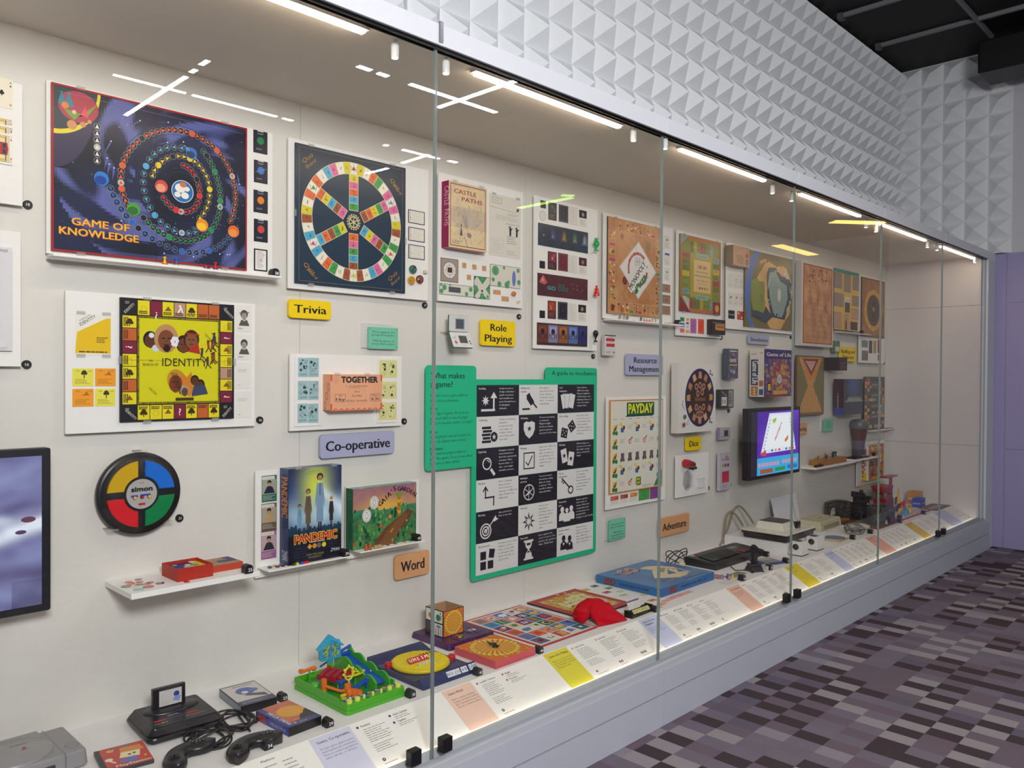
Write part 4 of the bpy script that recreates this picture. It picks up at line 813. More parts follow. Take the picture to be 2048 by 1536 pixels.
for (x, y, c_, n_) in ((285, 1300, '#1c5a44', 'dark green round'), (335, 1288, '#c98a1e', 'amber round'), (400, 1278, '#b8242c', 'red round'), (308, 1312, '#1c5a44', 'front green round'), (385, 1302, '#1f2a7a', 'blue round'), (440, 1293, '#15151a', 'black round'), (520, 1275, '#3c4a1c', 'olive small'), (555, 1268, '#e0cc1a', 'yellow small'), (605, 1262, '#2450b8', 'blue small'), (630, 1256, '#c82028', 'red small'), (660, 1252, '#c82028', 'rightmost red small')):
    X_, Y_ = onZ('E', x, y, ZP); Y_ = max(2.502, min(2.54, Y_))
    g = G()
    if 'round' in n_: g.cyl(0, 0, 0, .004, .0072, c_, 16); g.cyl(0, 0, .004, .0055, .0045, mix(c_, '#fff', .12), 12)
    else: g.rbox(-.005, -.004, 0, .005, .004, .008, .001, .0005, c_, n=2)
    if 'small' in n_: Y_ = min(Y_, 2.5095)
    tag(g.obj('game_counter', PLAST, None, (X_, Y_, ZP)), n_+' counter on the shelf under the dark blue box', 'counter', 'counters under the dark blue box')

# ---- garden game
ZG = CAMZ-.66
panel('E', (1088, 480, 1830, 1085), 'white mounting board behind the green garden game box')
shelf(1.754, 2.062, 2.485, ZG, .005, 'thin white shelf under the garden game box')
def gaia(g, t):
    w, h = g.w, g.h; rd = random.Random(8)
    def f(u, v):
        n = nz(u, v, 9, 2); n2 = nz(u, v, 22, 6)
        if v > .62+.03*math.sin(u*9): c_ = mix('#9c6a7c', '#c99a5c', (1-v)*1.6+n*.3); return mix(c_, '#e0b04a', math.exp(-((u-.5)**2*14+(v-.66)**2*60)))
        c_ = mix('#1e5a3c', '#5c9a52', .45+n*.6+n2*.5); return mix(c_, '#3d8a7c', max(0, v-.45)*2.5)
    g.art(64, 50, f); g.up()
    g.poly([(.3, 0), (.64, 0), (.95, .5), (.86, .56), (.74, .46), (.5, .3), (.36, .12)], '#6a4326'); g.up(); g.poly([(.36, 0), (.6, 0), (.88, .48), (.8, .5), (.6, .32)], '#7c5230'); g.line(.58, .2, .62, .26, .015, '#d8b02c')
    for _ in range(110):
        x, y = rd.random(), rd.uniform(0, .6)
        if x > .3 and abs(y-(x-.35)*.85) < .16: continue
        c_ = rd.choice(('#2c7a44', '#1c5034', '#68a458', '#3f8a4a', '#154028')); g.poly([(x, y), (x+.02, y+.05), (x, y+.09), (x-.02, y+.05)], c_)
    for x, y, r, c_ in ((.57, .47, .035, '#e08a2c'), (.43, .33, .035, '#c8502c'), (.06, .42, .02, '#c02c40'), (.14, .2, .02, '#a82430'), (.02, .1, .03, '#c8442c'), (.84, .36, .02, '#d08a50'), (.92, .14, .025, '#c8402c')): g.circ(x, y, r, c_, 12)
    for i in range(7): g.circ(.715, .5+.045*i, .05-.003*abs(i-3), ['#b8741c', '#e0a422'][i % 2], 12, .9)
    g.poly([(.65, .85), (.78, .85), (.75, .78), (.68, .78)], '#7a9a30'); g.line(.34, .5, .36, .68, .015, '#b8c83c'); g.line(.13, .3, .15, .42, .015, '#c8d040')
    g.up()
    for x, y in ((.32, .74), (.205, .54)): g.circ(x, y, .11, '#e6e2da', 24, .8); g.up(); g.ring(x, y, .095, .088, '#444', 24, .8); g.ring(x, y, .06, .05, '#444', 12, .5); g.up(-1)
    s_ = "GAIA'S"; 
    for i, ch in enumerate(s_): g.text(ch, .435+.043*i, .68+.043*i, .08, None, '#1d1612', rot=42-5*i, bold=.03)
    for i, ch in enumerate('GARDEN'): g.text(ch, .715+.048*i, .885-.005*i*i, .075, None, '#1d1612', rot=-4-8*i*.7, bold=.03)
    g.side('left', w, h, t); g.rect(0, 0, 1, 1, '#1f6a48'); g.up(); g.ring(.5, .87, .05, .04, '#6a9a7c', 16); g.text("GAIA'S GARDEN", .45, .3, .05, .3, '#123a28', rot=-90)
    g.side('top', w, h, t); g.rect(0, 0, 1, 1, '#4aa080')
b_ = wall('E', (1158, 500, 1803, 1012), 2.525, .045, 'game_box', 'landscape garden game box with green spine and brown path', 'game box', gaia, '#1f6a48', m=BOARD); b_.location.z = ZG; clips(b_, ((.12, 1), (.86, 1)))
marker(2.035, 2.507, ZG, 40, 'at the right end of the garden game shelf')
for (x, y, k, c_, n_) in ((1243, 1120, 'p', '#b5562c', 'left brown pawn'), (1303, 1118, 'p', '#b5562c', 'right brown pawn'), (1340, 1100, 'd', '#c9a878', 'left cream die'), (1395, 1098, 'd', '#cdb080', 'right cream die'), (1440, 1088, 'c', '#8a4a2c', 'small brown disc'), (1510, 1075, 'c', '#7c3f28', 'wide brown disc'), (1585, 1062, 'c', '#8a4a34', 'reddish brown disc'), (1680, 1045, 'c', '#e39a1e', 'bright orange disc'), (1732, 1028, 'c', '#2f6a2c', 'green disc'), (1745, 1010, 'c', '#b8382c', 'red disc')):
    X_, Y_ = onZ('E', x, y, ZG); Y_ = max(2.492, min(2.515, Y_))
    if k == 'p': Y_ = 2.4925; g = G(); g.lathe([(.0065, 0), (.0065, .012), (.0055, .015), (.0062, .019), (.0035, .024), (.0005, .027)], 0, 0, c_, 14); nm = 'game_pawn'; cat = 'game piece'
    elif k == 'd': g = G(); Y_ = 2.494; g.rbox(-.007, -.007, 0, .007, .007, .013, .003, .001, c_, n=2); g.T = Matrix.Rotation(PI/2, 4, 'X'); g.face(.014, .013, Matrix.Translation((-.007, -.0071, 0)) @ Matrix.Rotation(PI/2, 4, 'X')); [g.circ(q_, r_, .1, '#6a4a2c', 8) for q_ in (.25, .75) for r_ in (.25, .75)]; nm = 'die'; cat = 'die'
    else: g = G(); g.cyl(0, 0, 0, .0012, .0078, c_, 18); nm = 'counter_disc'; cat = 'counter'
    tag(g.obj(nm, PLAST, None, (X_, Y_, ZG)), n_+' on the shelf of the garden game', cat, 'pieces on the garden game shelf')
# ---- green guide board
t = empty('guide_board', 'large green guide board with a black and white grid of game mechanics', 'information board', (0, 0, 0))
def ox(*a): return onY('J', *a, PF)
pts = [(2.136, .039), (2.420, .039), (2.420, -.020), (2.872, -.020), (2.872, .038), (3.266, .038), (3.266, -.905), (2.396, -.905), (2.396, -.400), (2.136, -.400)]
def roundp(P, r, idx):
    o = []
    for i, p in enumerate(P):
        if i not in idx: o.append(p); continue
        a = Vector(P[i-1]); b_ = Vector(p); c_ = Vector(P[(i+1) % len(P)]); d1 = (a-b_).normalized(); d2 = (c_-b_).normalized()
        for k in range(5):
            q = k/4; s_ = b_+d1*r*(1-q)**2+d2*r*q**2; o.append((s_.x, s_.y))
    return o
P_ = [(x-2.136, z+.905) for x, z in roundp(pts, .02, (0, 1, 4, 5, 6, 7, 9))]; P_.reverse()
t.location = (2.136, PF, CAMZ-.905); t.rotation_euler = RW
g = G(); g.prism(P_, -.006, 0, '#1fb585'); g.obj('board', MATTE, t)
for x, y in ((.1, .7), (.5, .2), (.9, .2), (.9, .8)): g = G(); g.cyl(x, y, -(WY-PF), -.006, .01, '#bbb', 8); g.obj('wall_spacer', MATTE, t)
g = G(); TW, TH = .285, .44; g.face(TW, TH, Matrix.Translation((0, .504, 0)))
K_ = '#12343a'
g.text('What makes', .425, .875, .054, .66, K_, bold=.02); g.text('a game?', .30, .792, .054, .43, K_, bold=.02)
for y, s_, bld in ((.70, 'A game is not a game without', 0), (.65, 'these three elements:', 0), (.575, 'Genre', 1), (.53, 'The type of game. Does it use', 0), (.484, 'physical skill or word play?', 0), (.438, 'Does it involve action or logic?', 0), (.355, 'Rules', 1), (.31, 'What players can and cannot do.', 0), (.264, 'How do players win or lose?', 0), (.195, 'Mechanics', 1), (.15, 'The actions players take to', 0), (.104, 'play the game. Does it use dice?', 0), (.058, 'Is there a time limit?', 0)):
    g.text(s_, .085, y, .026, len(s_)*.0262, K_, 'l', bold=.025 if bld else 0)
g.face(.392, .058, Matrix.Translation((.738, .885, 0))); g.text('A guide to mechanics', .54, .36, .34, .86, K_, bold=.02)
g.obj('board_title', PAPER, t)
GX = [.286, .553, .824, 1.109-.004]; GZ1 = -.045+.905; GH = (.882-.045)/6
cells = [[('Avoiding', 'Sneak around or/dodge obstacles -/quick reactions/and stealth are/your friends here./A videogame/classic.'), ('Bidding and/auction', 'Bid against/opponents to buy/items. Players/could get a great/deal... or spend/everything.'), ('Card/management', 'Use cards in/different ways./Players might be/collecting a set,/playing actions or/even choosing a/unique deck.')],
 [('Collecting', 'Gather everything/needed to/progress to the/next stage, or/simply collect/items that catch/your eye.'), ('Defending', 'Protect something,/or someone./Players might/block an attack,/guard a goal or/just get in the way.'), ('Dice rolling', 'Roll dice, but/not to move you/around the board./These numbers/can affect players/luck, statistics or/actions.')],
 [('Exploring', 'Navigate unusual/environments to/find the next point/of action. Who/knows what - or/who - you might/stumble across...'), ('Managing', 'Supervise different/aspects of the/game to make sure/everything is in/check, or all your/characters are/happy.'), ('Matching', 'Match things on/screen or in real/life with cards,/tiles or boards./Snap!')],
 [('Movement', 'Move a playing/piece around/the board in a/variety of different/ways. Simple but/effective.'), ('Roll/spin/and move', 'Travel around a/board by rolling/dice or using/a spinner. The/result is always/unpredictable.'), ('Secret/information', 'Seek out hidden/or missing/information./Bear in mind only/certain players/know certain/things...')],
 [('Shooting', 'Aim and shoot./Hit or be hit.'), ('Take that', 'Attack your/opponents./Stealing cards or/halting progress/can suddenly/change the/direction of the/game.'), ('Team-based/game', 'Battle against/each other in/teams. With both/competition and/co-operation, be/prepared for/things to get lively.')],
 [('Tile placement', "Position your tiles./What's on those/tiles is specific/to the game, but/where they go is/up to you..."), ('Time limit', 'Race against the/clock or get to the/goal in the quickest/time. Think fast.'), ('Variable player/powers', 'Show off your/unique powers./Different players/have different/skills depending on/their character.')]]
def star(g, x, y, r, r2, n, col):
    e = g.h/g.w; g.poly([(x+(r if i % 2 == 0 else r2)*math.sin(PI*i/n)*e, y+(r if i % 2 == 0 else r2)*math.cos(PI*i/n)) for i in range(2*n)], col)
def icon(g, n, f, b):
    e = g.h/g.w; X_, Y_ = .25, .38
    if n == 0: star(g, .2, .5, .17, .08, 8, f); g.line(.1, .2, .42, .2, .07, f); g.line(.39, .17, .39, .62, .07, f); g.poly([(.31, .58), (.39, .78), (.47, .58)], f)
    elif n == 1: g.line(.22, .62, .33, .38, .22, f); g.line(.28, .5, .45, .22, .06, f); g.rect(.08, .16, .27, .22, f); g.line(.27, .7, .19, .6, .09, f); g.line(.37, .44, .28, .33, .09, f)
    elif n == 2:
        for a, x in ((14, .17), (0, .26), (-14, .37)):
            ca, sa = math.cos(math.radians(a)), math.sin(math.radians(a)); q = lambda s_: [(x+(dx*ca-dy*sa)*e, .42+(dx*sa+dy*ca)) for dx, dy in ((-.14*s_, -.25*s_), (.14*s_, -.25*s_), (.14*s_, .25*s_), (-.14*s_, .25*s_))]
            g.poly(q(1.08), b); g.up(); g.poly(q(1), f); g.up()
    elif n == 3:
        for i in range(5): g.rect(.12+.02*(i % 2), .16+.11*i, .33+.02*(i % 2), .24+.11*i, f)
        g.up(); g.circ(.4, .34, .18, b, 18); g.up(); g.circ(.4, .34, .16, f, 18); g.up(); star(g, .4, .34, .1, .04, 5, b)
    elif n == 4: g.poly([(.12, .72), (.18, .78), (.25, .75), (.32, .78), (.4, .72), (.4, .5), (.35, .32), (.26, .2), (.17, .32), (.12, .5)], f); g.up(); star(g, .26, .53, .11, .045, 5, b)
    elif n == 5:
        for x, y, a in ((.18, .3, -12), (.38, .52, 35)):
            ca, sa = math.cos(math.radians(a)), math.sin(math.radians(a)); k = .17; g.poly([(x+(dx*ca-dy*sa)*e, y+dx*sa+dy*ca) for dx, dy in ((-k, -k), (k, -k), (k, k), (-k, k))], f); g.up()
            for dx, dy in ((-.08, -.08), (.08, .08), (.08, -.08), (-.08, .08), (0, 0)): g.circ(x+(dx*ca-dy*sa)*e, y+dx*sa+dy*ca, .025, b, 8)
            g.up(-1)
    elif n == 6: g.ring(.24, .5, .2, .155, f, 24); g.ring(.24, .5, .12, .09, f, 10, a0=.3, a1=1.6); g.line(.33, .32, .42, .12, .1, f)
    elif n == 7: g.frame(.12, .18, .4, .74, .04, f); g.line(.18, .42, .24, .3, .04, f); g.line(.235, .3, .34, .62, .04, f)
    elif n == 8:
        for x, y, a in ((.18, .5, 12), (.36, .38, -10)):
            ca, sa = math.cos(math.radians(a)), math.sin(math.radians(a)); g.poly([(x+(dx*ca-dy*sa)*e, y+dx*sa+dy*ca) for dx, dy in ((-.15, -.24), (.15, -.24), (.15, .24), (-.15, .24))], f); g.up(); star(g, x, y, .11, .045, 5, b); g.up()
    elif n == 9: g.line(.4, .14, .4, .44, .05, f); g.line(.42, .42, .19, .42, .05, f); g.line(.21, .42, .21, .72, .05, f); g.poly([(.14, .62), (.17, .62), (.21, .72), (.25, .62), (.28, .62), (.21, .8)], f)
    elif n == 10:
        g.ring(.26, .4, .27, .235, f, 24)
        for i in range(6): g.line(.26, .4, .26+.24*e*math.cos(i*PI/3+.5), .4+.24*math.sin(i*PI/3+.5), .022, f)
        g.line(.2, .3, .32, .46, .04, f)
    elif n == 11: g.line(.12, .72, .34, .34, .055, f); g.ring(.36, .28, .15, .1, f, 20); g.line(.16, .65, .11, .58, .045, f); g.line(.2, .59, .15, .52, .045, f)
    elif n == 12:
        for r in (.25, .16, .07): g.ring(.22, .36, r, r-.045, f, 24)
        g.line(.22, .36, .42, .7, .035, f); g.poly([(.37, .66), (.45, .82), (.47, .72), (.52, .7), (.42, .62)], f)
    elif n == 13: star(g, .26, .42, .32, .13, 8, f); g.up(); star(g, .26, .42, .17, .08, 8, b)
    elif n == 14:
        for x, y in ((.14, .35), (.38, .35), (.26, .3)): g.circ(x, y+.27, .1, b if x == .26 else f, 14); g.up(); g.circ(x, y+.27, .085, f, 14); g.poly([(x-.09, y-.12), (x+.09, y-.12), (x+.08, y+.1), (x+.03, y+.18), (x-.03, y+.18), (x-.08, y+.1)], f); g.up()
    elif n == 15: g.rect(.1, .14, .23, .4, f); g.rect(.27, .14, .4, .4, f); g.rect(.1, .46, .23, .72, f); g.poly([(.29, .5), (.41, .46), (.44, .74), (.31, .78)], f)
    elif n == 16: g.rect(.14, .74, .38, .8, f); g.rect(.14, .14, .38, .2, f); g.poly([(.17, .74), (.35, .74), (.33, .58), (.27, .47), (.25, .47), (.19, .58)], f); g.poly([(.17, .2), (.35, .2), (.33, .36), (.27, .47), (.25, .47), (.19, .36)], f); g.up(); g.poly([(.2, .7), (.32, .7), (.3, .62), (.22, .62)], b); g.poly([(.21, .38), (.31, .38), (.26, .44)], b)
    else:
        for x, y in ((.18, .34), (.34, .3)): g.circ(x, y+.26, .11, f, 14, .9); g.poly([(x-.09, y-.14), (x+.09, y-.14), (x+.08, y+.08), (x, y+.2), (x-.08, y+.08)], f); g.up(); g.poly([(x-.03, y+.1), (x+.03, y+.1), (x, y)], b); g.up()
for r in range(6):
    for c_ in range(3):
        dark = (r+c_) % 2 == 0; bg, fg = ('#211d29', '#d9d8d6') if dark else ('#d9d8d6', '#211d29'); ti, tx = cells[r][c_]
        w = GX[c_+1]-GX[c_]; g = G(); g.box(.0005, .0005, 0, w-.0005, GH-.0005, .0012, bg); g.face(w, GH, Matrix.Translation((0, 0, .0012)))
        for i, q in enumerate(ti.replace('Roll/spin', 'Roll|spin').split('/')): q = q.replace('|', '/'); g.text(q, .045, .86-.115*i, .06, len(q)*.0195, fg, 'l', bold=.02)
        for i, q in enumerate(tx.split('/')): g.text(q, .52, .865-.107*i, .052, len(q)*.0225, fg if dark else '#4c4a50', 'l', bold=.012)
        icon(g, r*3+c_, fg, bg)
        g.obj('mechanic_tile', PAPER, t, (GX[c_], GZ1-GH*(r+1), 0))['label'] = f'{"black" if dark else "white"} square titled {ti.replace("/", " ")}'

# ---- castle game
panel('I', (148, 55, 806, 1130), 'white mounting board behind the magenta and cream castle box')
def castle(g, t):
    w, h = g.w, g.h; rd = random.Random(1)
    def f(u, v): n = nz(u, v, 6, 4)*.4+nz(u, v, 18, 1)*.25; return mix('#d9c49a', '#a99a94' if v > .3 else '#d4c09a', max(0, (.5 if .3 < v < .62 else .12)+n))
    g.art(24, 32, f); g.up()
    g.frame(.035, .03, .965, .97, .012, '#8e2440'); g.up()
    for x in (.3, .38, .62, .70, .47, .54): g.rect(x, .35, x+.035, rd.uniform(.58, .64), '#b5a694'); 
    g.rect(.3, .35, .735, .5, '#bcae9c'); g.up(); g.poly([(.44, .6), (.6, .6), (.52, .68)], '#bfb09c')
    for _ in range(90):
        x, y = rd.uniform(.08, .92), rd.uniform(.08, .62); 
        if .38 < x < .66 and y > .3: continue
        g.line(x, y, x+rd.uniform(-.06, .06), y+rd.uniform(.01, .08), .0035, rd.choice(('#5d5a78', '#7a6f80', '#8d7f78')))
    for i in range(7): g.line(.35+.02*i, .5, .42+.012*i, .32, .004, '#6d6678')
    g.poly([(.28, .2), (.32, .34), (.36, .2)], '#55506c'); g.circ(.32, .35, .015, '#55506c'); g.circ(.53, .22, .04, '#8d8088', e=1.2); g.line(.4, .18, .5, .03, .008, '#4c4660'); g.line(.75, .1, .93, .2, .004, '#6d6678')
    g.lines(.08, .06, .36, .12, 3, '#4a3f50', .3, 2)
    g.up(); g.text('CASTLE', .42, .83, .062, .58, '#9a2434', bold=.02); g.text('PATHS', .60, .725, .062, .54, '#9a2434', bold=.02)
    g.side('left', w, h, t); g.rect(0, 0, 1, 1, '#8f1450'); g.up(); g.text('CASTLE  PATHS', .40, .62, .40*w/h*.32, .60, '#e0a8b8', rot=-90)
    g.side('bottom', w, h, t); g.rect(0, 0, 1, 1, '#c08a84')
b_ = wall('I', (228, 118, 524, 690), 2.528, .045, 'game_box', 'upright game box with magenta spine and Castle Paths title', 'game box', castle, '#8f1450'); clips(b_, ((.15, 1), (.85, 1)))
def sheet(g):
    g.frame(.09, .86, .39, .95, .005, '#555'); g.line(.02, .79, .85, .76, .004, '#555'); g.lines(.13, .89, .35, .92, 2, '#888', .3)
    g.lines(.58, .69, .95, .73, 2, '#999', .35); g.lines(.2, .6, .95, .68, 4, '#b0aca4', .3, 4); g.text('AN ENGAGING GAME', .73, .545, .017, .44, '#555')
    for x, y in ((.66, .43), (.87, .43)): g.line(x, y-.07, x+.01, y+.06, .04, '#222'); g.circ(x, y+.075, .018, '#222'); g.line(x-.05, y+.09, x-.01, y-.0, .01, '#222'); g.line(x+.07, y+.06, x, y+.02, .018, '#222')
    g.circ(.9, .81, .025, '#333'); g.line(.86, .78, .94, .84, .012, '#333')
    g.lines(.55, .22, .95, .36, 4, '#777', .25, 7); g.frame(.06, .2, .46, .29, .003, '#999'); g.frame(.06, .05, .46, .17, .003, '#999'); g.lines(.1, .07, .42, .27, 7, '#b5b2aa', .25, 9); g.lines(.55, .04, .95, .12, 3, '#a5a29a', .25, 3)
b_ = wall('I', (545, 218, 792, 745), CF, .001, 'instruction_sheet', 'creased pale instruction sheet right of the castle box', 'sheet', sheet, '#d9d4c8'); clips(b_, ((.15, 1), (.9, 1)))
def tree(g, x, y, r, c_='#3c8a50'): g.circ(x, y, r, c_, 16); g.up(); g.ring(x, y, r*.75, r*.6, '#88b890', 14); g.circ(x+.01, y, r*.3, '#5fa070', 10); g.up(-1)
def tA(g): g.rect(.03, .03, .97, .97, '#a08e84'); g.up(); g.circ(.5, .5, .36, '#5c5450', 28, e=g.w/g.h); g.up(); g.circ(.5, .5, .34, '#dedad0', 28, e=g.w/g.h); g.up(); g.circ(.5, .5, .22, '#5c5450', 24, e=g.w/g.h); g.up(); g.circ(.5, .5, .205, '#dedad0', 24, e=g.w/g.h); g.up(); g.line(.5, .12, .5, .88, .01, '#555'); g.line(.1, .5, .9, .5, .01, '#555'); g.rect(.38, .4, .64, .62, '#4c3028')
def tB(g):
    g.rect(.01, .04, .99, .96, '#d6d2c4'); g.up(); [tree(g, *q) for q in ((.06, .3, .22), (.14, .65, .25), (.05, .85, .12), (.78, .25, .2), (.9, .7, .22), (.3, .9, .1))]; g.up(); g.rect(.26, .28, .6, .76, '#4c4e56'); g.up(); [g.line(.26+.068*i, .28, .26+.068*i, .76, .01, '#7a7c84') for i in range(6)]; g.line(.26, .52, .6, .52, .01, '#7a7c84')
def tC(g): g.rect(.02, .02, .98, .98, '#3f8a54'); g.up(); g.poly([(.02, .8), (.2, .98), (.98, .2), (.98, .02), (.8, .02), (.02, .62)], '#d3cec2'); g.poly([(.98, .98), (.8, .98), (.05, .1), (.12, .02), (.3, .02), (.98, .72)], '#d3cec2'); g.up(); [tree(g, *q) for q in ((.5, .9, .08), (.12, .45, .13), (.9, .4, .1), (.5, .15, .12), (.85, .12, .08))]; g.circ(.5, .36, .06, '#4a4038')
def tD(g): g.rect(.01, .02, .99, .98, '#d6d2c4'); g.up(); [tree(g, *q) for q in ((.17, .72, .22), (.1, .3, .1), (.3, .12, .13), (.55, .12, .16), (.92, .85, .1), (.45, .9, .08), (.6, .25, .09), (.95, .3, .12))]; g.up(); g.circ(.78, .46, .36, '#6678b8', 20, e=.34)
for bx, fn, n_ in (((163, 727, 302, 930), tA, 'brown tile with a round plan'), ((153, 928, 425, 1045), tB, 'long green garden tile'), ((425, 872, 552, 1062), tC, 'green tile with crossing paths'), ((553, 778, 790, 978), tD, 'garden tile with a blue lake')):
    wall('I', bx, CF, .0015, 'map_tile', n_+' below the castle box', 'map tile', fn, '#5a6a5c')
for bx, n_ in (((333, 768, 365, 815), 'upper left'), ((413, 782, 445, 827), 'upper middle'), ((490, 793, 522, 838), 'upper right'), ((370, 863, 403, 908), 'single one under the upper row'), ((578, 982, 636, 1024), 'wide one under the lake tile'), ((643, 1033, 700, 1078), 'lowest wide one')):
    def fn(g): blob(g, random.Random(len(n_)), 6, '#7a4a2c')
    wall('I', bx, CF, .001, 'picture_token', 'small tan picture card, '+n_+', below the castle box', 'card', fn, '#c79a6a', 'small tan cards below the castle box')
X_, Z_ = onY('I', 740, 1015, PF-.01); g = G(); g.rbox(-.009, -.009, 0, .009, .009, .017, .004, .002, '#c87a44', n=2); tag(g.obj('die', PLAST, None, (X_, PF, Z_), (PI/2, .5, 0)), 'orange die under the lake tile', 'die')
X_, Z_ = onY('I', 778, 1080, PF-.01); g = G(); g.cyl(0, 0, 0, .008, .007, '#d9cfb4', 12); g.ball(.008, .002, .008, .004, '#c9bf98'); tag(g.obj('game_pawn', PLAST, None, (X_, PF, Z_), RW), 'small cream pawn at the lower right of the castle panel', 'game piece')
disc('I', 785, 1195, 42, 'under the castle game panel')

# ---- dark card strips
panel('I', (903, 237, 1392, 1465), 'tall white mounting board with three dark picture strips')
def strip(k):
    def fn(g):
        rd = random.Random(k)
        base = [('#1b2a2c', '#2c3a5a'), ('#4a1f28', '#5c2a34'), ('#2a1c28', '#4a2a2c')][k]
        def f(u, v): n = nz(u*3, v, 2, k)*.6; return mix(base[0], base[1], .5+n)
        g.art(30, 10, f); g.up()
        if k == 0:
            for x, c_ in ((.1, '#22303c'), (.28, '#4a4a80'), (.5, '#8a6a3a'), (.72, '#52705a'), (.93, '#7a8a9c')): g.poly([(x-.06, .35), (x+.06, .35), (x+.04, .75), (x-.02, .85)], mix(c_, '#1b2a2c', .4)); g.circ(x, .6, .1, c_, 10); g.circ(x, .48, .06, mix(c_, '#fff', .2), 8)
        elif k == 1:
            g.poly([(.02, .6), (.1, .95), (.18, .6), (.12, .5)], '#c05a5a'); g.circ(.09, .72, .1, '#d88a8a', 10); g.up()
            for i in range(5): g.ring(.42+.07*(i % 3), .38+.14*(i//3), .1, .05, '#2f6a62', 12)
            g.text('GO', .26, .3, .16, .16, '#3a9a9a', bold=.05)
            for _ in range(30): x, y = rd.uniform(.62, .97), rd.uniform(.25, .75); g.circ(x, y, .03, rd.choice(('#c06a6a', '#7a3a5a', '#3a2440')), 8)
        else:
            for i, c_ in enumerate(('#8a4430', '#a8a0c8', '#b06a3c', '#6a8acc', '#34307a')):
                x = .0+.2*i; g.rect(x+.005, .12, x+.195, .93, mix(c_, '#1a1420', .45)); g.up()
                def dkf(y_): return mix(c_, '#201828', y_)
                g.rect(x+.03, .5, x+.17, .85, dkf(.1)); g.circ(x+.1, .62, .13, '#1c1622', 10); [g.rect(x+.02+.035*j, .3, x+.03+.035*j, .55, '#1a1218') for j in range(5)]; g.circ(x+.1, .4, .05, c_, 8); g.up(-1)
        for x in (.07, .95): g.line(x, 0, x, 1, .008, '#5a5a60')
    return fn
for bx, k, n_ in (((934, 453, 1323, 698), 0, 'green black'), ((929, 848, 1320, 1068), 1, 'dark red'), ((925, 1240, 1318, 1433), 2, 'violet and orange')):
    wall('I', bx, CF-.002, .003, 'picture_board', f'long {n_} picture strip on the tall card panel', 'game board', strip(k), '#1c1c20', None, BOARD)
rows_ = [(('sq', 950, 275, 992, 345, '#1c1c20'), (1012, 288, 1077, 443, '#23262a'), (1095, 308, 1168, 460, '#1f2438'), (1172, 322, 1243, 482, '#dcd8cf'), (1252, 347, 1315, 495, '#e0dcd4')),
 (('sq', 943, 753, 985, 818, '#1c1c20'), (1008, 678, 1077, 830, '#4a1f2a'), (1090, 690, 1165, 842, '#6a1f2c'), (1168, 705, 1240, 858, '#dcd8cf'), (1250, 722, 1315, 872, '#e0dcd4')),
 (('sq', 943, 1145, 985, 1208, '#1c1c20'), (1007, 1067, 1072, 1215, '#5a2420'), (1087, 1075, 1162, 1222, '#1d1a28'), (1167, 1087, 1235, 1234, '#dcd8cf'), (1245, 1095, 1310, 1236, '#e0dcd4'))]
for r, row in enumerate(rows_):
    for c_, q in enumerate(row):
        sq = q[0] == 'sq'; bx = q[1:5] if sq else q[:4]; col = q[-1]
        def fn(g, c_=c_, r=r, col=col):
            rd = random.Random(r*9+c_)
            if c_ == 0: blob(g, rd, 4, '#44444a')
            elif c_ == 1: g.rect(.08, .45, .92, .94, ['#2c3a3c', '#7a3040', '#a03c28'][r]); g.up(); blob(g, rd, 6, ['#4a6a6a', '#d87a7a', '#e08a5a'][r], .2, .8, .5, .85); g.lines(.15, .1, .85, .35, 4, '#8a857c', .25, r)
            elif c_ == 2: g.frame(.05, .03, .95, .97, .01, '#8a8a9a'); g.frame(.12, .06, .88, .94, .006, mix(col, '#fff', .25)); g.text('V', .5, .45, .12, None, mix(col, '#fff', .15))
            elif c_ == 3: g.frame(.08, .05, .92, .95, .006, '#a8a49c'); g.line(.5, .05, .5, .95, .005, '#a8a49c'); g.lines(.14, .1, .86, .88, 10, '#bdb9b0', .2, r)
            else: g.rect(.04, .52, .96, .97, ['#2c2430', '#3c2030', '#20202c'][r]); g.up(); g.circ(.5, .72, .12, ['#7a98a8', '#b05a68', '#c08a4a'][r], 12); g.lines(.15, .1, .85, .42, 5, '#a09c94', .25, r)
        wall('I', bx, CF, .0006 if c_ in (0, 1, 4) else .002, 'game_card', f'{("small black square", "dark picture", "dark backed", "pale ruled", "white text")[c_]} card in the {("top", "middle", "bottom")[r]} card row of the tall panel', 'card', fn, col, 'cards above the dark picture strips', BOARD)
X_, Z_ = onY('I', 967, 400, CF); x2, _ = onY('I', 995, 400, CF); g = G(); g.cyl(0, 0, 0, .0015, x2-X_, '#d9d6cf', 28); g.face(.05, .05, Matrix.Translation((-.025, -.025, .0015))); g.ring(.5, .5, .46, .43, '#b5b2aa', 24); tag(g.obj('round_card', PAPER, None, (X_, PF-.0002, Z_), RW), 'round pale card under the small black square card', 'card')
def figure(x, y, h_px, col, lab, prof):
    X_, Z_ = onY('I', x, y, PF-.012); _, z2 = onY('I', x, y+h_px, PF-.012); H_ = Z_-z2
    g = G(); g.T = Matrix.Scale(H_, 4); g.lathe(prof, 0, 0, col, 14); g.ball(.16, 0, .62, .1, col, 8); g.ball(-.16, 0, .60, .1, col, 8)
    tag(g.obj('villain_figure', GLOSS, None, (X_, PF-.03, z2)), lab, 'figurine', 'translucent figures right of the dark strips')
figure(1368, 577, 105, '#0fa04e', 'green translucent figure right of the top dark strip', [(.2, 0), (.22, .04), (.08, .12), (.1, .3), (.2, .4), (.24, .6), (.14, .75), (.12, .85), (.16, .92), (.05, 1)])
figure(1370, 950, 85, '#d01418', 'red translucent figure in a wide skirt right of the middle strip', [(.28, 0), (.3, .08), (.22, .4), (.12, .6), (.14, .7), (.08, .8), (.12, .9), (.05, 1)])
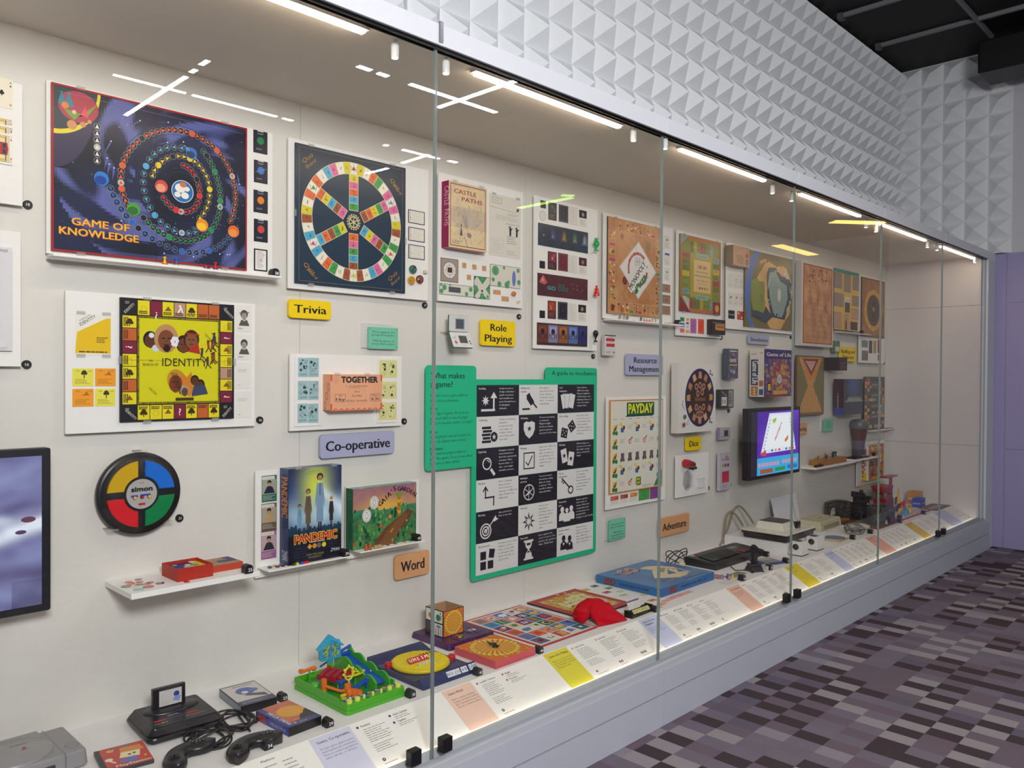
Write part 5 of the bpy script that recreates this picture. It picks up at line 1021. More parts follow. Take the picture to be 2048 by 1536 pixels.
figure(1362, 1302, 95, '#121214', 'black translucent figure right of the lowest strip', [(.2, 0), (.16, .06), (.05, .2), (.08, .35), (.2, .55), (.24, .75), (.2, .9), (.06, 1)])
disc('I', 1370, 1508, 43, 'under the tall card panel')

# ---- folding handheld
X0, Z0 = onY('I', 238, 1440, 2.53); X1, Z1 = onY('I', 232, 1178, 2.53); X2, _ = onY('I', 395, 1440, 2.53); Zm = onY('I', 240, 1312, 2.53)[1]
t = empty('folding_handheld_game', 'white and green two screen folding handheld game on the wall', 'handheld game', (X1, WY, 0)); Wd = X2-X0
def half(z0, z1, y0, y1, low):
    L = math.hypot(z1-z0, y1-y0); A_ = math.atan2(y1-y0, z1-z0); Mx = Matrix.Translation((0, y0-WY, z0)) @ Matrix.Rotation(PI/2-A_, 4, 'X')
    g = G(); g.T = Mx; g.rbox(0, 0, -.006, Wd, L, 0, .005, .001, '#1a5a48', n=2); g.rbox(.001, .001, -.0, Wd-.001, L-.001, .005, .004, .001, '#cfcfcd', n=2)
    g.face(Wd, L, Mx @ Matrix.Translation((0, 0, .005)))
    if not low: g.frame(.28, .16, .76, .8, .03, '#8a8a8c'); g.rect(.32, .2, .72, .76, '#4d5660'); g.up(); g.text('M H', .52, .87, .05, .1, '#c04a4a')
    else: g.rect(.38, .28, .78, .76, '#3a4450'); g.up(); g.rect(.41, .33, .75, .71, '#1e2630'); g.circ(.88, .42, .055, '#1d2450'); g.circ(.9, .27, .055, '#1d2450'); g.rect(.1, .28, .26, .36, '#c02430'); g.rect(.15, .2, .21, .44, '#c02430'); g.line(.08, .55, .24, .68, .02, '#555'); g.line(.1, .68, .22, .52, .02, '#555'); [g.circ(.87, .6+.1*i, .02, '#333', 8) for i in range(3)]; g.text('GAME', .58, .12, .04, .2, '#777')
    return g
half(Zm, Z1, 2.535, 2.535, 0).obj('upper_half', PLAST, t); half(Z0, Zm-.002, 2.505, 2.535, 1).obj('lower_half', PLAST, t)
g = G(); g.box(.01, -.06, Zm-.003, Wd-.01, 0, Zm, '#d5d5d2'); g.obj('clear_bracket', CLEAR, t)
sign('I', (482, 1215, 752, 1432), ['Role', 'Playing'], '#f2cf00', 'yellow rounded sign reading Role Playing', th=.27, ys=[.58, .16], ws=[.46, .78])
# ---- small cased cartridges
def smallbox(reg, bx, Yf, t_, lab, fn, col, name='small_game_case', m=None):
    return wall(reg, bx, Yf, t_, name, lab, 'game case', fn, col, None, m or BOARD, .002, .0006)
def mk(g, t): g.rect(.1, .7, .9, .84, '#c02c3c'); g.rect(.14, .42, .9, .58, '#c02c3c'); g.text('GAME', .5, .87, .05, .5, '#333'); g.text('POCKET', .5, .62, .05, .6, '#8a3040'); g.lines(.12, .1, .6, .2, 3, '#555'); g.rect(.72, .1, .92, .2, '#8a9a50'); g.rect(0, .95, 1, 1, '#2a2a2c'); g.side('left', g.w, g.h, t); g.rect(0, 0, 1, 1, '#c9c6c4')
smallbox('K', (98, 1285, 205, 1492), 2.555, .02, 'small white and red cased game between the tall panel and the Resource sign', mk, '#d3cfcc')
sign('L', (250, 68, 537, 240), ['Resource', 'Management'], '#a9aac8', 'lilac rounded sign reading Resource Management', th=.27, ys=[.58, .17], ws=[.62, .86])

# ---- pizza board
panel('K', (88, 70, 765, 1180), 'white mounting board behind the pizza themed square board')
x0, zz = onY('K', 85, 1140, PF); x1, _ = onY('K', 765, 1180, PF); LZ2 = zz+.006
shelf(x0, x1+.03, WY-.085, LZ2, .008, 'thin white ledge under the pizza themed board', PF)
def pizza(g):
    rd = random.Random(4)
    def f(u, v): n = nz(u, v, 5, 2)*.5+nz(u, v, 16, 7)*.3; return mix('#a8683c', '#c99a68', .5+n)
    g.art(36, 36, f); g.up()
    pc = ('#d8b030', '#7a2c28', '#8a9a3c', '#c0482c', '#e0c8a0', '#3a3230', '#d88a2c')
    for i in range(9):
        for q in range(4):
            if q == 1: a, b_ = (.14+.08*i, .87), (.215+.08*i, .98)
            elif q == 0: a, b_ = (.14+.08*i, .02), (.215+.08*i, .13)
            elif q == 2: a, b_ = (.02, .14+.08*i), (.13, .215+.08*i)
            else: a, b_ = (.87, .14+.08*i), (.98, .215+.08*i)
            g.frame(*a, *b_, .002, '#d9b890'); s_ = rd.random()
            if s_ < .75:
                for _ in range(7): x, y = rd.uniform(a[0]+.01, b_[0]-.01), rd.uniform(a[1]+.01, b_[1]-.01); g.circ(x, y, rd.uniform(.008, .018), rd.choice(pc), 8)
            if s_ > .8: g.rect(a[0]+.005, a[1]+.005, b_[0]-.005, a[1]+.03, rd.choice(('#3a8a4c', '#4a4aa0', '#c02c6a', '#88b0d0')))
    g.up(); g.circ(.3, .36, .045, '#7a2c24', 18); g.circ(.72, .78, .05, '#8a7040', 12); g.circ(.24, .82, .03, '#8a5a34', 12); g.text('GO', .925, .06, .05, .08, '#222', rot=45)
    g.poly([(.06, .03), (.11, .03), (.13, .09), (.06, .1)], '#7a2c20'); g.up(2)
    g.poly([(.54, .18), (.88, .5), (.54, .8), (.2, .5)], '#d4d2ce'); g.up(); g.poly([(.54, .2), (.85, .5), (.54, .78), (.23, .5)], '#dedcd8'); g.up()
    g.ring(.53, .50, .185, .155, '#b02a2c', 30, a0=.2, a1=PI+.35); g.ring(.53, .5, .185, .155, '#b02a2c', 20, a0=PI+1.0, a1=2*PI-.1)
    for i in range(6): g.ring(.5+.04*(i % 3), .57+.03*(i//3), .03, .026, '#8a8886', 12)
    g.up(); R45 = 45
    g.poly([(.35, .29), (.415, .235), (.735, .59), (.67, .645)], '#e4e2de'); g.up(); g.text('MONOPOLY', .545, .415, .062, .40, '#1c1a1a', rot=48, bold=.03)
    g.text('Pizza', .61, .345, .065, .23, '#1d7a48', rot=48, bold=.06); g.text('game', .70, .40, .03, .1, '#1d7a48', rot=48); g.circ(.5, .26, .028, '#1d7a48')
    s_ = 'MADE FOR A DAY'
    for i, ch in enumerate(s_): a = PI*1.05-i*.17; g.text(ch, .53+.17*math.cos(a), .5+.17*math.sin(a)-.008, .02, None, '#e8d8d0', rot=math.degrees(a)-90)
    g.line(.5, 0, .5, 1, .002, '#5a3a28')
b_ = wall('K', (130, 108, 662, 1122), BF, .007, 'game_board', 'square brown pizza themed board with a white diamond', 'game board', pizza, '#2a2420', m=BOARD); clips(b_, FOUR)
for i, (bx, c_, n_) in enumerate((((690, 300, 738, 440), '#dcd9d2', 'topmost white'), ((690, 468, 738, 603), '#dcd9d2', 'second white, with a blue band'), ((690, 622, 738, 753), '#dcd9d2', 'third white'), ((670, 780, 745, 872), '#9c7a60', 'upper brown'), ((669, 887, 745, 983), '#9c7a60', 'middle brown'), ((668, 995, 745, 1092), '#9c7a60', 'lowest brown'))):
    def fn(g, i=i):
        if i < 3: g.circ(.5, .68, .1, '#3a8a4c' if i != 1 else '#dcd9d2', 12, 1); g.lines(.12, .1, .88, .45, 4, '#a5a29a', .25, i); g.frame(.04, .03, .96, .97, .008, '#bbb'); g.rect(.05, .8, .95, .95, '#3a58b0' if i == 1 else '#dcd9d2')
        else: g.circ(.5, .42, .12, ['#a83a30', '#5a5a40', '#8a6a3a'][i-3], 10); g.line(.1, .88, .9, .88, .03, '#5c4434')
    wall('K', bx, CF, .0006, 'game_card', n_+' card in the column right of the pizza board', 'card', fn, c_, 'cards right of the pizza board')
for i, (x, c_, n_, kd) in enumerate(((245, '#8a8c90', 'leftmost grey metal', 'm'), (290, '#9a9ca0', 'second grey metal', 'm'), (320, '#7a7c80', 'third grey metal', 'm'), (385, '#a5a39c', 'low pale', 'l'), (455, '#5a7a8a', 'blue grey', 'm'), (485, '#d8643c', 'first orange', 'c'), (512, '#d8643c', 'second orange', 'c'), (540, '#d8643c', 'small third orange', 'c'), (567, '#c98a4c', 'tall tan', 'p'), (600, '#c98a4c', 'right tall tan', 'p'), (700, '#a83a30', 'brown red', 'l'), (735, '#8a3428', 'rightmost brown red', 'l'))):
    X_, Z_ = onY('K', x, 1160, WY-.06); g = G()
    if kd == 'm': g.lathe([(.008, 0), (.008, .003), (.003, .006), (.006, .014), (.005, .02), (.001, .024)], 0, 0, c_, 10); g.box(.002, -.002, .012, .011, .002, .016, c_)
    elif kd == 'c': g.prism([(-.009, -.005), (.009, -.005), (0, .007)], 0, .004, c_); g.lathe([(.007, .004), (.004, .012), (.001, .018)], 0, 0, c_, 4)
    elif kd == 'p': g.lathe([(.006, 0), (.006, .003), (.002, .006), (.004, .016), (.001, .022)], 0, 0, c_, 10)
    else: g.rbox(-.01, -.005, 0, .01, .005, .005, .002, .001, c_, n=2)
    tag(g.obj('game_token', METAL if kd == 'm' else PLAST, None, (X_, WY-.06, LZ2)), n_+' token on the ledge under the pizza board', 'game piece', 'tokens on the pizza board ledge')
marker(onY('K', 815, 1165, WY-.06)[0], WY-.06, LZ2, 27, 'at the right end of the pizza board ledge')

# ---- olive money board
panel('K', (812, 245, 1252, 1322), 'white mounting board behind the narrow olive green board')
def wins(g):
    rd = random.Random(6); g.rect(0, 0, 1, 1, '#b07038'); g.up(); g.rect(.04, .06, .96, .94, '#7c8438'); g.up()
    g.poly([(0, 0), (0, .2), (.25, .0)], '#8a2434'); g.poly([(.8, 0), (1, 0), (1, .17), (.8, .17)], '#8a2a34'); g.poly([(0, 1), (.2, 1), (0, .84)], '#8c9a90'); g.up()
    g.circ(.91, .085, .05, '#c9a02c', 14); g.poly([(.05, .2), (.22, .02), (.22, .17), (.13, .2)], '#b9b8b0'); g.line(.03, .85, .2, .97, .008, '#a83a30'); g.line(.8, .9, .95, .8, .006, '#5a6430')
    cols = ['#6a7434', '#7e8a3a', '#a83a48', '#c2a832', '#7fa0a0', '#6a7434', '#7e8a3a']
    for i in range(7):
        x = .24+.08*i; g.rect(x, .79, x+.07, .93, cols[(i*3) % 7]); g.rect(x, .05, x+.07, .18, cols[(i*5+2) % 7]); g.lines(x+.01, .8, x+.06, .92, 8, '#4a4a24', .4, i); g.lines(x+.01, .06, x+.06, .17, 8, '#4a4a24', .4, i+9)
        y = .23+.078*i; g.rect(.05, y, .22, y+.068, cols[(i*2+4) % 7]); g.rect(.80, y, .96, y+.068, cols[(i*4+1) % 7]); g.lines(.07, y+.01, .2, y+.058, 3, '#4a4a24', .4, i+20); g.lines(.82, y+.01, .94, y+.058, 3, '#4a4a24', .4, i+30)
    g.rect(.24, .2, .78, .78, '#a89a34'); g.up(); g.rect(.38, .73, .68, .79, '#86a8a0'); g.rect(.38, .18, .68, .24, '#86a8a0'); g.text('IN COMMITTEE', .53, .745, .018, .24, '#33433c'); g.text('THE COMMODITY', .53, .2, .018, .24, '#33433c')
    g.rect(.32, .27, .74, .7, '#c9b06c'); g.up(); g.rect(.33, .28, .73, .48, '#d8b884'); g.rect(.33, .5, .73, .69, '#d8b884'); g.rect(.33, .485, .73, .495, '#5a9a80'); g.up()
    for i in range(9): a = PI*(i+.5)/9; g.line(.53+.03*math.cos(a), .61+.01*math.sin(a), .53+.12*math.cos(a), .61+.03*math.sin(a), .004, '#6a4a2c'); g.line(.53+.03*math.cos(a), .61-.01*math.sin(a), .53+.12*math.cos(a), .61-.03*math.sin(a), .004, '#6a4a2c')
    g.text('REDEMPTION', .53, .535, .017, .28, '#4a3420'); g.text('PUBLIC TREASURY', .53, .42, .018, .30, '#3a2a1c'); g.text('WORST ENTERPRISE', .53, .385, .01, .24, '#6a4a34')
    for i, c_ in enumerate(('#c9a08c', '#7a2430', '#8a3a3a', '#5a7a44', '#8a8a3c')): g.circ(.41+.06*i, .33, .018, c_, 10)
b_ = wall('K', (845, 280, 1241, 1093), BF, .006, 'game_board', 'narrow olive green board with two central tan panels', 'game board', wins, '#6a5a2c', m=BOARD); clips(b_, ((.1, 1), (.9, 1), (.1, 0), (.9, 0)))
for bx, c_, n_ in (((845, 1110, 885, 1155), '#1c8a6c', 'teal square'), ((845, 1165, 886, 1210), '#2a6ab8', 'blue square'), ((845, 1221, 886, 1265), '#d86a70', 'pink square'), ((905, 1120, 930, 1147), '#d8b82c', 'tiny yellow'), ((905, 1160, 929, 1182), '#b02c38', 'tiny red'), ((904, 1192, 930, 1220), '#bcd0e0', 'tiny pale blue'), ((901, 1236, 935, 1268), '#e0a830', 'small amber'), ((946, 1123, 1004, 1273), '#b060a8', 'tall purple'), ((1022, 1128, 1079, 1278), '#dc4a24', 'tall orange red')):
    def fn(g): g.frame(.08, .08, .92, .92, .015, mix(c_, '#fff', .3)); g.lines(.2, .4, .8, .6, 2, mix(c_, '#000', .3), .3)
    wall('K', bx, CF, .0012, 'money_card', n_+' card under the olive green board', 'card', fn, c_, 'coloured cards under the olive board')
def blk(g, t): g.rect(.22, .3, .93, .7, '#c98a3c'); g.up(); g.text('TRADE', .58, .44, .16, .56, '#8a2c1c', bold=.05); g.line(.0, .78, 1, .74, .02, '#c9c4b8'); g.up(-1); g.side('left', g.w, g.h, t); g.rect(0, 0, 1, 1, '#1d1712')
wall('K', (1165, 1130, 1290, 1290), 2.535, .05, 'game_box', 'small black box with orange label at the corner of the olive board panel', 'game box', blk, '#2a201a', m=BOARD)
disc('K', 1257, 1315, 24, 'under the black box of the olive board')

# ---- desert camp board
panel('K', (1307, 365, 1958, 1282), 'white mounting board behind the olive and tan map board')
def camp(g):
    def f(u, v):
        n = nz(u, v, 6, 3); c_ = mix('#6d6228', '#7a6c34', .5+n*.5)
        ang = math.atan2(v-.5, u-.62); rad = math.hypot(u-.60, (v-.47)*.8); lim = .36+.03*math.sin(ang*3)+.02*math.sin(ang*7)
        if u > .12 and rad < lim: c_ = mix('#c99a4c', '#d9b06c', .5+n)
        if .12 < u < .38 and .17 < v < .62: c_ = '#7f8a3c'
        return c_
    g.art(60, 60, f); g.up()
    g.poly([(0, .42), (.04, .75), (.1, .9), (.2, 1), (.3, 1), (.22, .86), (.14, .68), (.1, .4), (.1, .16), (.2, 0), (.12, 0), (.05, .12)], '#4a72b8'); g.poly([(.12, .35), (.13, .14), (.4, .06), (.55, .16), (.4, .3), (.38, .22), (.16, .22)], '#3c4450'); g.up()
    g.poly([(.14, .6), (.15, .24), (.36, .2), (.40, .34), (.32, .52), (.24, .66)], '#86923c'); g.poly([(.42, .74), (.44, .42), (.52, .16), (.8, .14), (.92, .42), (.95, .66), (.88, .72), (.72, .74), (.6, .84), (.46, .82)], '#37424c'); g.up()
    g.poly([(.46, .70), (.48, .44), (.56, .22), (.76, .2), (.86, .44), (.84, .62), (.7, .66), (.6, .78), (.49, .76)], '#8fa49c'); g.up()
    for i in range(14): g.line(.53, .24+.03*i, .82, .24+.03*i, .003, '#6a827c')
    g.circ(.68, .47, .09, '#cfd0c4', 16, .6)
    rd = random.Random(9)
    for _ in range(40):
        a = rd.uniform(0, 6.28); x, y = .67+.235*math.cos(a), .48+.31*math.sin(a); g.rect(x, y, x+rd.uniform(.015, .04), y+rd.uniform(.015, .045), rd.choice(('#a8b8b0', '#2c3640', '#7c8c88', '#c9cfc4')))
    g.poly([(.28, .88), (.4, .93), (.42, .9), (.3, .84)], '#c99a6c'); g.line(.48, .95, .72, .93, .006, '#4a4434'); g.line(.72, .93, .94, .78, .006, '#4a4434'); g.line(.94, .78, .97, .66, .006, '#4a4434'); g.line(.15, .15, .33, .13, .01, '#222'); g.frame(.3, .35, .34, .43, .006, '#222')
b_ = wall('K', (1485, 430, 1968, 1248), BF, .007, 'game_board', 'square olive map board with a grey building plan and blue river', 'game board', camp, '#5c2a24', m=BOARD); clips(b_, ((.15, 0), (.86, 0)))
def rcb(g, t): g.rect(.82, .45, .88, .72, '#d0342c'); g.rect(.76, .55, .94, .62, '#d0342c'); g.ring(.85, .25, .13, .08, '#555', 16); g.lines(.22, .12, .7, .55, 6, '#6a5a4a', .3, 4); g.side('left', g.w, g.h, t); g.rect(0, 0, 1, 1, '#8f7c64')
wall('K', (1370, 392, 1528, 622), 2.518, .055, 'parcel_box', 'tan cardboard parcel box with a red cross over the map board corner', 'game box', rcb, '#c9a688')
for i in range(6):
    x = (1320, 1378, 1430)[i % 3]; y0_, y1_ = ((678, 820), (864, 990))[i//3]; w_ = (50, 46, 40)[i % 3]; dy = (i % 3)*6
    def fn(g, i=i):
        g.frame(.04, .03, .96, .97, .008, '#c4c2bc'); g.lines(.15, .08, .85, .25, 3, '#b5b2aa', .25, i)
        if i < 3: g.ring(.5, .55, .14, .12, '#555', 14) if i else g.line(.35, .52, .65, .52, .015, '#777')
        else: g.line(.35, .5, .68, .72, .06, ['#1d5a4c', '#a8442c', '#7a7a60'][i-3]); g.circ(.5, .62, .09, ['#1d5a4c', '#c0602c', '#b0aa90'][i-3], 10)
    wall('K', (x, y0_+dy, x+w_, y1_+dy), CF, .0008, 'picture_card', f'white picture card, {("left","middle","right")[i%3]} of the {("upper","lower")[i//3]} row beside the map board', 'card', fn, '#dedbd4', 'white picture cards left of the map board')
wall('K', (1322, 1040, 1383, 1130), CF, .0008, 'game_card', 'black card under the white picture cards', 'card', lambda g: (g.text('ESCAPE', .5, .42, .14, .8, '#ddd', bold=.03)), '#1c1a1c')
wall('K', (1410, 1050, 1468, 1140), CF, .0008, 'game_card', 'rust red card under the white picture cards', 'card', lambda g: (g.rect(.1, .62, .35, .88, '#d8c8b8'), g.rect(.62, .12, .88, .38, '#d8c8b8')), '#b04424')
disc('K', 1945, 1310, 22, 'under the map board panel'); sign('K', (1525, 1280, 1726, 1388), ['Simulation'], '#a9aac8', 'lilac rounded sign reading Simulation', th=.36, ws=[.85])

# ---- far top boards
def snakes(g, t):
    rd = random.Random(11); g.rect(.05, .03, .97, .97, '#a8502c'); g.up()
    g.art(16, 36, lambda u, v: mix('#c99a70', '#a87450', .4+nz(u, v, 7, 3)), .08, .045, .94, .955); g.up()
    for i in range(9): y = .12+.065*i; g.line(.2, y, .85, y-.01, .003, '#8a4a30'); [g.line(.25+.07*j, y, .25+.07*j, y+.05, .002, '#9a6a50') for j in range(8)]
    for (a, b_, c_, d) in ((.25, .65, .38, .4), (.5, .56, .48, .35), (.85, .6, .55, .3), (.72, .48, .9, .38), (.45, .28, .35, .08)): g.line(a, b_, c_, d, .006, '#343048'); g.circ(a, b_, .012, '#3a6a3c', 8)
    for _ in range(60): x, y = rd.uniform(.2, .85), rd.uniform(.74, .93); g.circ(x, y, rd.uniform(.008, .02), rd.choice(('#9a3c2c', '#8a6a34', '#7a3a30', '#b08a5c')), 6)
    g.side('left', g.w, g.h, t); g.rect(0, 0, 1, 1, '#c2beb8')
wall('M', (738, 268, 1018, 1062), 2.53, .045, 'game_board', 'tall terracotta printed snakes board in a thick pale frame', 'game board', snakes, '#cfcbc6')
def clue(g):
    g.rect(0, 0, 1, 1, '#d8b04c'); g.up(); g.rect(0, .94, 1, 1, '#2a8a80'); rd = random.Random(5)
    for x0_, y0_, x1_, y1_ in ((.0, .68, .3, .93), (.38, .64, .66, .95), (.74, .7, 1, .93), (0, .38, .38, .6), (.72, .43, 1, .6), (.0, .02, .3, .28), (.68, .2, 1, .38), (.42, .02, .6, .27)): g.rect(x0_, y0_, x1_, y1_, '#8d7d70' if y0_ > .3 else '#b89070'); g.frame(x0_, y0_, x1_, y1_, .006, '#4a4038')
    g.up(); g.rect(.43, .3, .63, .47, '#3a342c'); g.rect(.43, .47, .63, .56, '#d9d5cc'); g.text('GAME', .53, .49, .03, .16, '#444')
b_ = wall('M', (1032, 340, 1250, 918), BF, .007, 'game_board', 'yellow and grey house plan board beside the tall terracotta board', 'game board', clue, '#24403c', m=BOARD)
x0, zz = onY('M', 1025, 918, WY-.01); x1, _ = onY('M', 1262, 930, WY-.08); shelf(x0+.02, x0+.62, WY-.07, zz+.0, .006, 'thin white ledge under the house plan board')
def lean(g): g.frame(.04, .03, .96, .97, .02, '#d9b890'); g.rect(.3, .1, .95, .9, '#4a4240'); g.up(); [g.line(.35+.12*i, .1, .4+.12*i, .9, .02, '#8a5a4a') for i in range(5)]
wall('M', (1150, 815, 1245, 918), BF-.012, .003, 'game_booklet', 'tan and dark booklet leaning on the house plan board', 'booklet', lean, '#c9a080')
X_ = onY('M', 1282, 918, WY-.05)[0]; marker(X_, WY-.05, zz, 21, 'on the ledge under the house plan board')
panel('M', (1265, 400, 1482, 1208), 'narrow white mounting board behind the brown round portrait board')
def port(g):
    g.art(20, 40, lambda u, v: mix('#8a5a2c', '#a8743c', .5+nz(u, v, 8, 2))); g.up(); g.frame(.02, .01, .98, .99, .015, '#5a3018'); E_ = g.w/g.h*1.07
    g.circ(.5, .46, .36, '#c9982c', 40, E_*1.0); g.up(); [g.circ(.5+.32*E_*g.h/g.w*math.cos(a*.524), .46+.32*math.sin(a*.524), .028, '#e2c24c', 8, .6) for a in range(12)]; g.circ(.5, .46, .27, '#6a3a20', 40, E_*1.0); g.up(); g.circ(.5, .46, .25, '#4a2c20', 40, E_*1.0); g.up()
    g.circ(.5, .5, .055, '#b08060', 14, .8); g.poly([(.35, .28), (.65, .28), (.58, .42), (.42, .42)], '#2c1c18'); g.up(); g.circ(.5, .57, .06, '#1d1412', 12, 1)
b_ = wall('M', (1283, 420, 1484, 980), BF, .008, 'game_board', 'brown board with a yellow ring around a dark portrait, farthest on the wall', 'game board', port, '#3a2014', m=BOARD)
for bx, c_, n_ in (((1280, 995, 1335, 1062), '#7a8a8c', 'blue grey'), ((1346, 998, 1375, 1115), '#6a5a58', 'tall dark'), ((1386, 998, 1413, 1115), '#b0a070', 'tall sand'), ((1427, 990, 1442, 1112), '#7a3038', 'narrow red'), ((1282, 1088, 1337, 1180), '#7c7c78', 'grey'), ((1427, 1125, 1442, 1180), '#8a4a4c', 'short red')):
    wall('M', bx, CF, .0008, 'game_card', n_+' card under the brown portrait board', 'card', lambda g: blob(g, random.Random(3), 6, '#4a4440'), c_, 'cards under the portrait board')
disc('M', 1485, 1203, 20, 'at the corner of the farthest panel')
smallbox('M', (1038, 1000, 1083, 1108), 2.555, .03, 'green spined small case left of the Bluffing sign', lambda g: (g.rect(.1, .1, .9, .5, '#c9c8b8'), g.rect(.1, .55, .9, .9, '#4a6a48')), '#5a7a54')
sign('M', (1085, 1055, 1228, 1192), ['Bluffing and', 'Deduction'], '#f2cf00', 'yellow rounded sign reading Bluffing and Deduction', th=.24, ys=[.58, .2], ws=[.84, .68])
def ludo(g, t): g.text('LUDO', .5, .5, .16, .75, '#8a6a5c'); g.rect(.1, .1, .9, .4, '#5a3a3c'); g.side('left', g.w, g.h, t); g.rect(0, 0, 1, 1, '#2a1418')
wall('M', (1013, 1150, 1083, 1270), 2.535, .12, 'game_box', 'deep dark maroon box left below the Bluffing sign', 'game box', ludo, '#3a2024').location.y = 2.48
# ---- second row far
def pyrb(g):
    rd = random.Random(2); g.rect(0, 0, 1, 1, '#7a7038'); g.up(); g.poly([(.08, .97), (.92, .97), (.6, .5), (.95, .05), (.05, .05), (.4, .5)], '#c9882c'); g.up()
    for j in range(26):
        y = .07+.034*j; hw = abs(y-.5)*.8+.05
        for i in range(int(hw*2/.075)+1): x = .5-hw+.075*i+.03*(j % 2); g.circ(x, y, .014, '#e2cfa0' if j < 16 or j > 20 else '#d86a3c', 6, .8)
    g.up(); g.poly([(.2, .95), (.8, .95), (.52, .66)], '#8a1c24'); g.up(); g.poly([(.3, .91), (.7, .91), (.52, .74)], '#c9a090'); g.up(); [g.circ(.4+.08*i, .87, .016, '#8a1c24', 8, .6) for i in range(4)]; g.frame(0, 0, 1, 1, .015, '#7a2c20')
b_ = wall('M', (693, 1130, 935, 1665), 2.56, .012, 'game_board', 'gold and olive triangle patterned board with a red inverted triangle', 'game board', pyrb, '#6a2c20', m=BOARD); clips(b_, ((.15, 1), (.85, 1)))
def blue(g, t):
    g.art(20, 24, lambda u, v: mix(mix('#16163a', '#3a5aa8', max(0, 1-((u-.5)**2+(v-.75)**2)*7)), '#2a2440', 1-v)); g.up()
    for i in range(16): g.rect(.2+.05*i*.9, .4, .235+.05*i*.9, .46+.03*(i % 3), '#a8a890')
    g.rect(.1, .36, 1, .4, '#8a9a98'); g.side('left', g.w, g.h, t); g.rect(0, 0, 1, 1, '#3a1420'); g.up(); g.text('LONDON', .35, .4, .04, .4, '#c9b8b0', rot=-90); g.rect(0, 0, 1, .2, '#3a3a90')
wall('M', (1118, 1347, 1290, 1660), 2.50, .075, 'game_box', 'dark blue game box with a lit skyline and maroon spine', 'game box', blue, '#241c40', m=BOARD)
def colb(g):
    rd = random.Random(8); g.rect(0, 0, 1, 1, '#3a3a3e'); g.up(); pc = ('#c95a50', '#d8b840', '#5a9a90', '#b0a888', '#4a4a50', '#d88a50', '#7a3438')
    for j in range(15):
        for i in range(8):
            if (i in (0, 1, 6, 7) or j % 4 == 0) and rd.random() < .8: g.rect(.02+.12*i, .03+.063*j, .13+.12*i, .088+.063*j, rd.choice(pc))
    g.up(); [g.rect(.3, .2+.2*i, .7, .3+.2*i, '#55565c') for i in range(4)]; [g.line(.35, .24+.2*i, .65, .25+.2*i, .008, '#d9d6cc') for i in range(4)]
wall('M', (1306, 1325, 1483, 1790), 2.555, .008, 'game_board', 'tall grey board with small coloured squares, right of the skyline box', 'game board', colb, '#2a2a2c', m=BOARD)
x0, zz = onY('N', 1300, 455, 2.59); shelf(x0, x0+.62, WY-.09, zz-.0, .006, 'thin white ledge under the grey board with coloured squares')
X_, Z_ = x0+.56, zz; marker(X_, WY-.05, zz, 17, 'at the end of the ledge near the end panel'); g = G(); g.rbox(0, 0, 0, .16, .05, .004, .004, .001, '#a8807c', n=2); tag(g.obj('card_pile', PAPER, None, (x0+.34, WY-.075, zz)), 'flat pinkish cards on the ledge near the end panel', 'card')
def gol(g, t):
    w, h = g.w, g.h; rd = random.Random(12)
    g.art(30, 40, lambda u, v: mix('#2c3a80', ('#c9902c' if nz(u, v, 9, 1) > 0 else '#a83a30'), max(0, min(1, 1.3-2.2*math.hypot(u-.55, v-.42)+nz(u, v, 14, 4)))) if v < .8 else mix('#3a2a70', '#2c2460', u)); g.up()
    for _ in range(130): x, y = rd.uniform(.08, .95), rd.uniform(.06, .74); g.circ(x, y, rd.uniform(.008, .022), rd.choice(('#e2c060', '#c9482c', '#3a5aa8', '#d8d4c8', '#8a4a28', '#4a8a4c', '#d87a9a')), 7)
    g.circ(.52, .37, .095, '#c9ced8', 18); g.up(); g.circ(.52, .37, .06, '#9ab0d8', 14); g.rect(.1, .1, .24, .3, '#1c1a1c'); g.rect(.13, .13, .22, .27, '#d8b030'); g.rect(.3, .05, .8, .13, '#c9a03c'); g.rect(0, 0, 1, .04, '#8a1c24'); g.up(2)
    g.text('Game of Life', .5, .855, .075, .84, '#efe6d8', bold=.03)
    g.side('left', w, h, t); g.rect(0, 0, 1, 1, '#d3cabc'); g.up(); g.rect(.08, .24, .58, .78, '#2c2a60'); g.rect(.08, .02, .58, .22, '#b07a3c'); [g.circ(.33, .06+.05*i, .02, '#e0c8a0', 8) for i in range(3)]; g.up(); g.text('Game of Life', .19, .51, .24*w/h*.4, .48, '#e2ded4', rot=-90, bold=.03); g.rect(.66, .04, .95, .16, '#3a5080'); g.rect(.66, .22, .95, .34, '#b0643c'); g.text('MB', .8, .9, .03, .22, '#c03a30'); g.text('GAMES', .3, .88, .03, .4, '#3a4a90')
b_ = wall('M', (400, 1073, 657, 1500), 2.465, .10, 'game_box', 'thick white and purple game box titled Game of Life', 'game box', gol, '#d3cabc', m=BOARD)
def sims(g, t):
    g.art(12, 24, lambda u, v: mix('#4a3c44', '#6a6a80', .5+nz(u, v, 9, 2))); g.up(); g.text('THE', .5, .8, .04, .2, '#ddd'); g.text('SIMS', .5, .55, .11, .62, '#e0dce0', bold=.02); g.rect(.2, .44, .9, .47, '#d8c820'); g.circ(.35, .25, .06, '#9aa0b8'); g.circ(.6, .22, .07, '#b0b8c8'); g.rect(.2, .9, .85, .94, '#c9c4c0'); g.rect(.65, .68, .85, .76, '#c02c4c'); g.side('left', g.w, g.h, t); g.rect(0, 0, 1, 1, '#3a4a58')
smallbox('L', (1048, 28, 1127, 264), 2.54, .035, 'upright dark computer game case with white lettering left of the Game of Life box', sims, '#3a3a44')
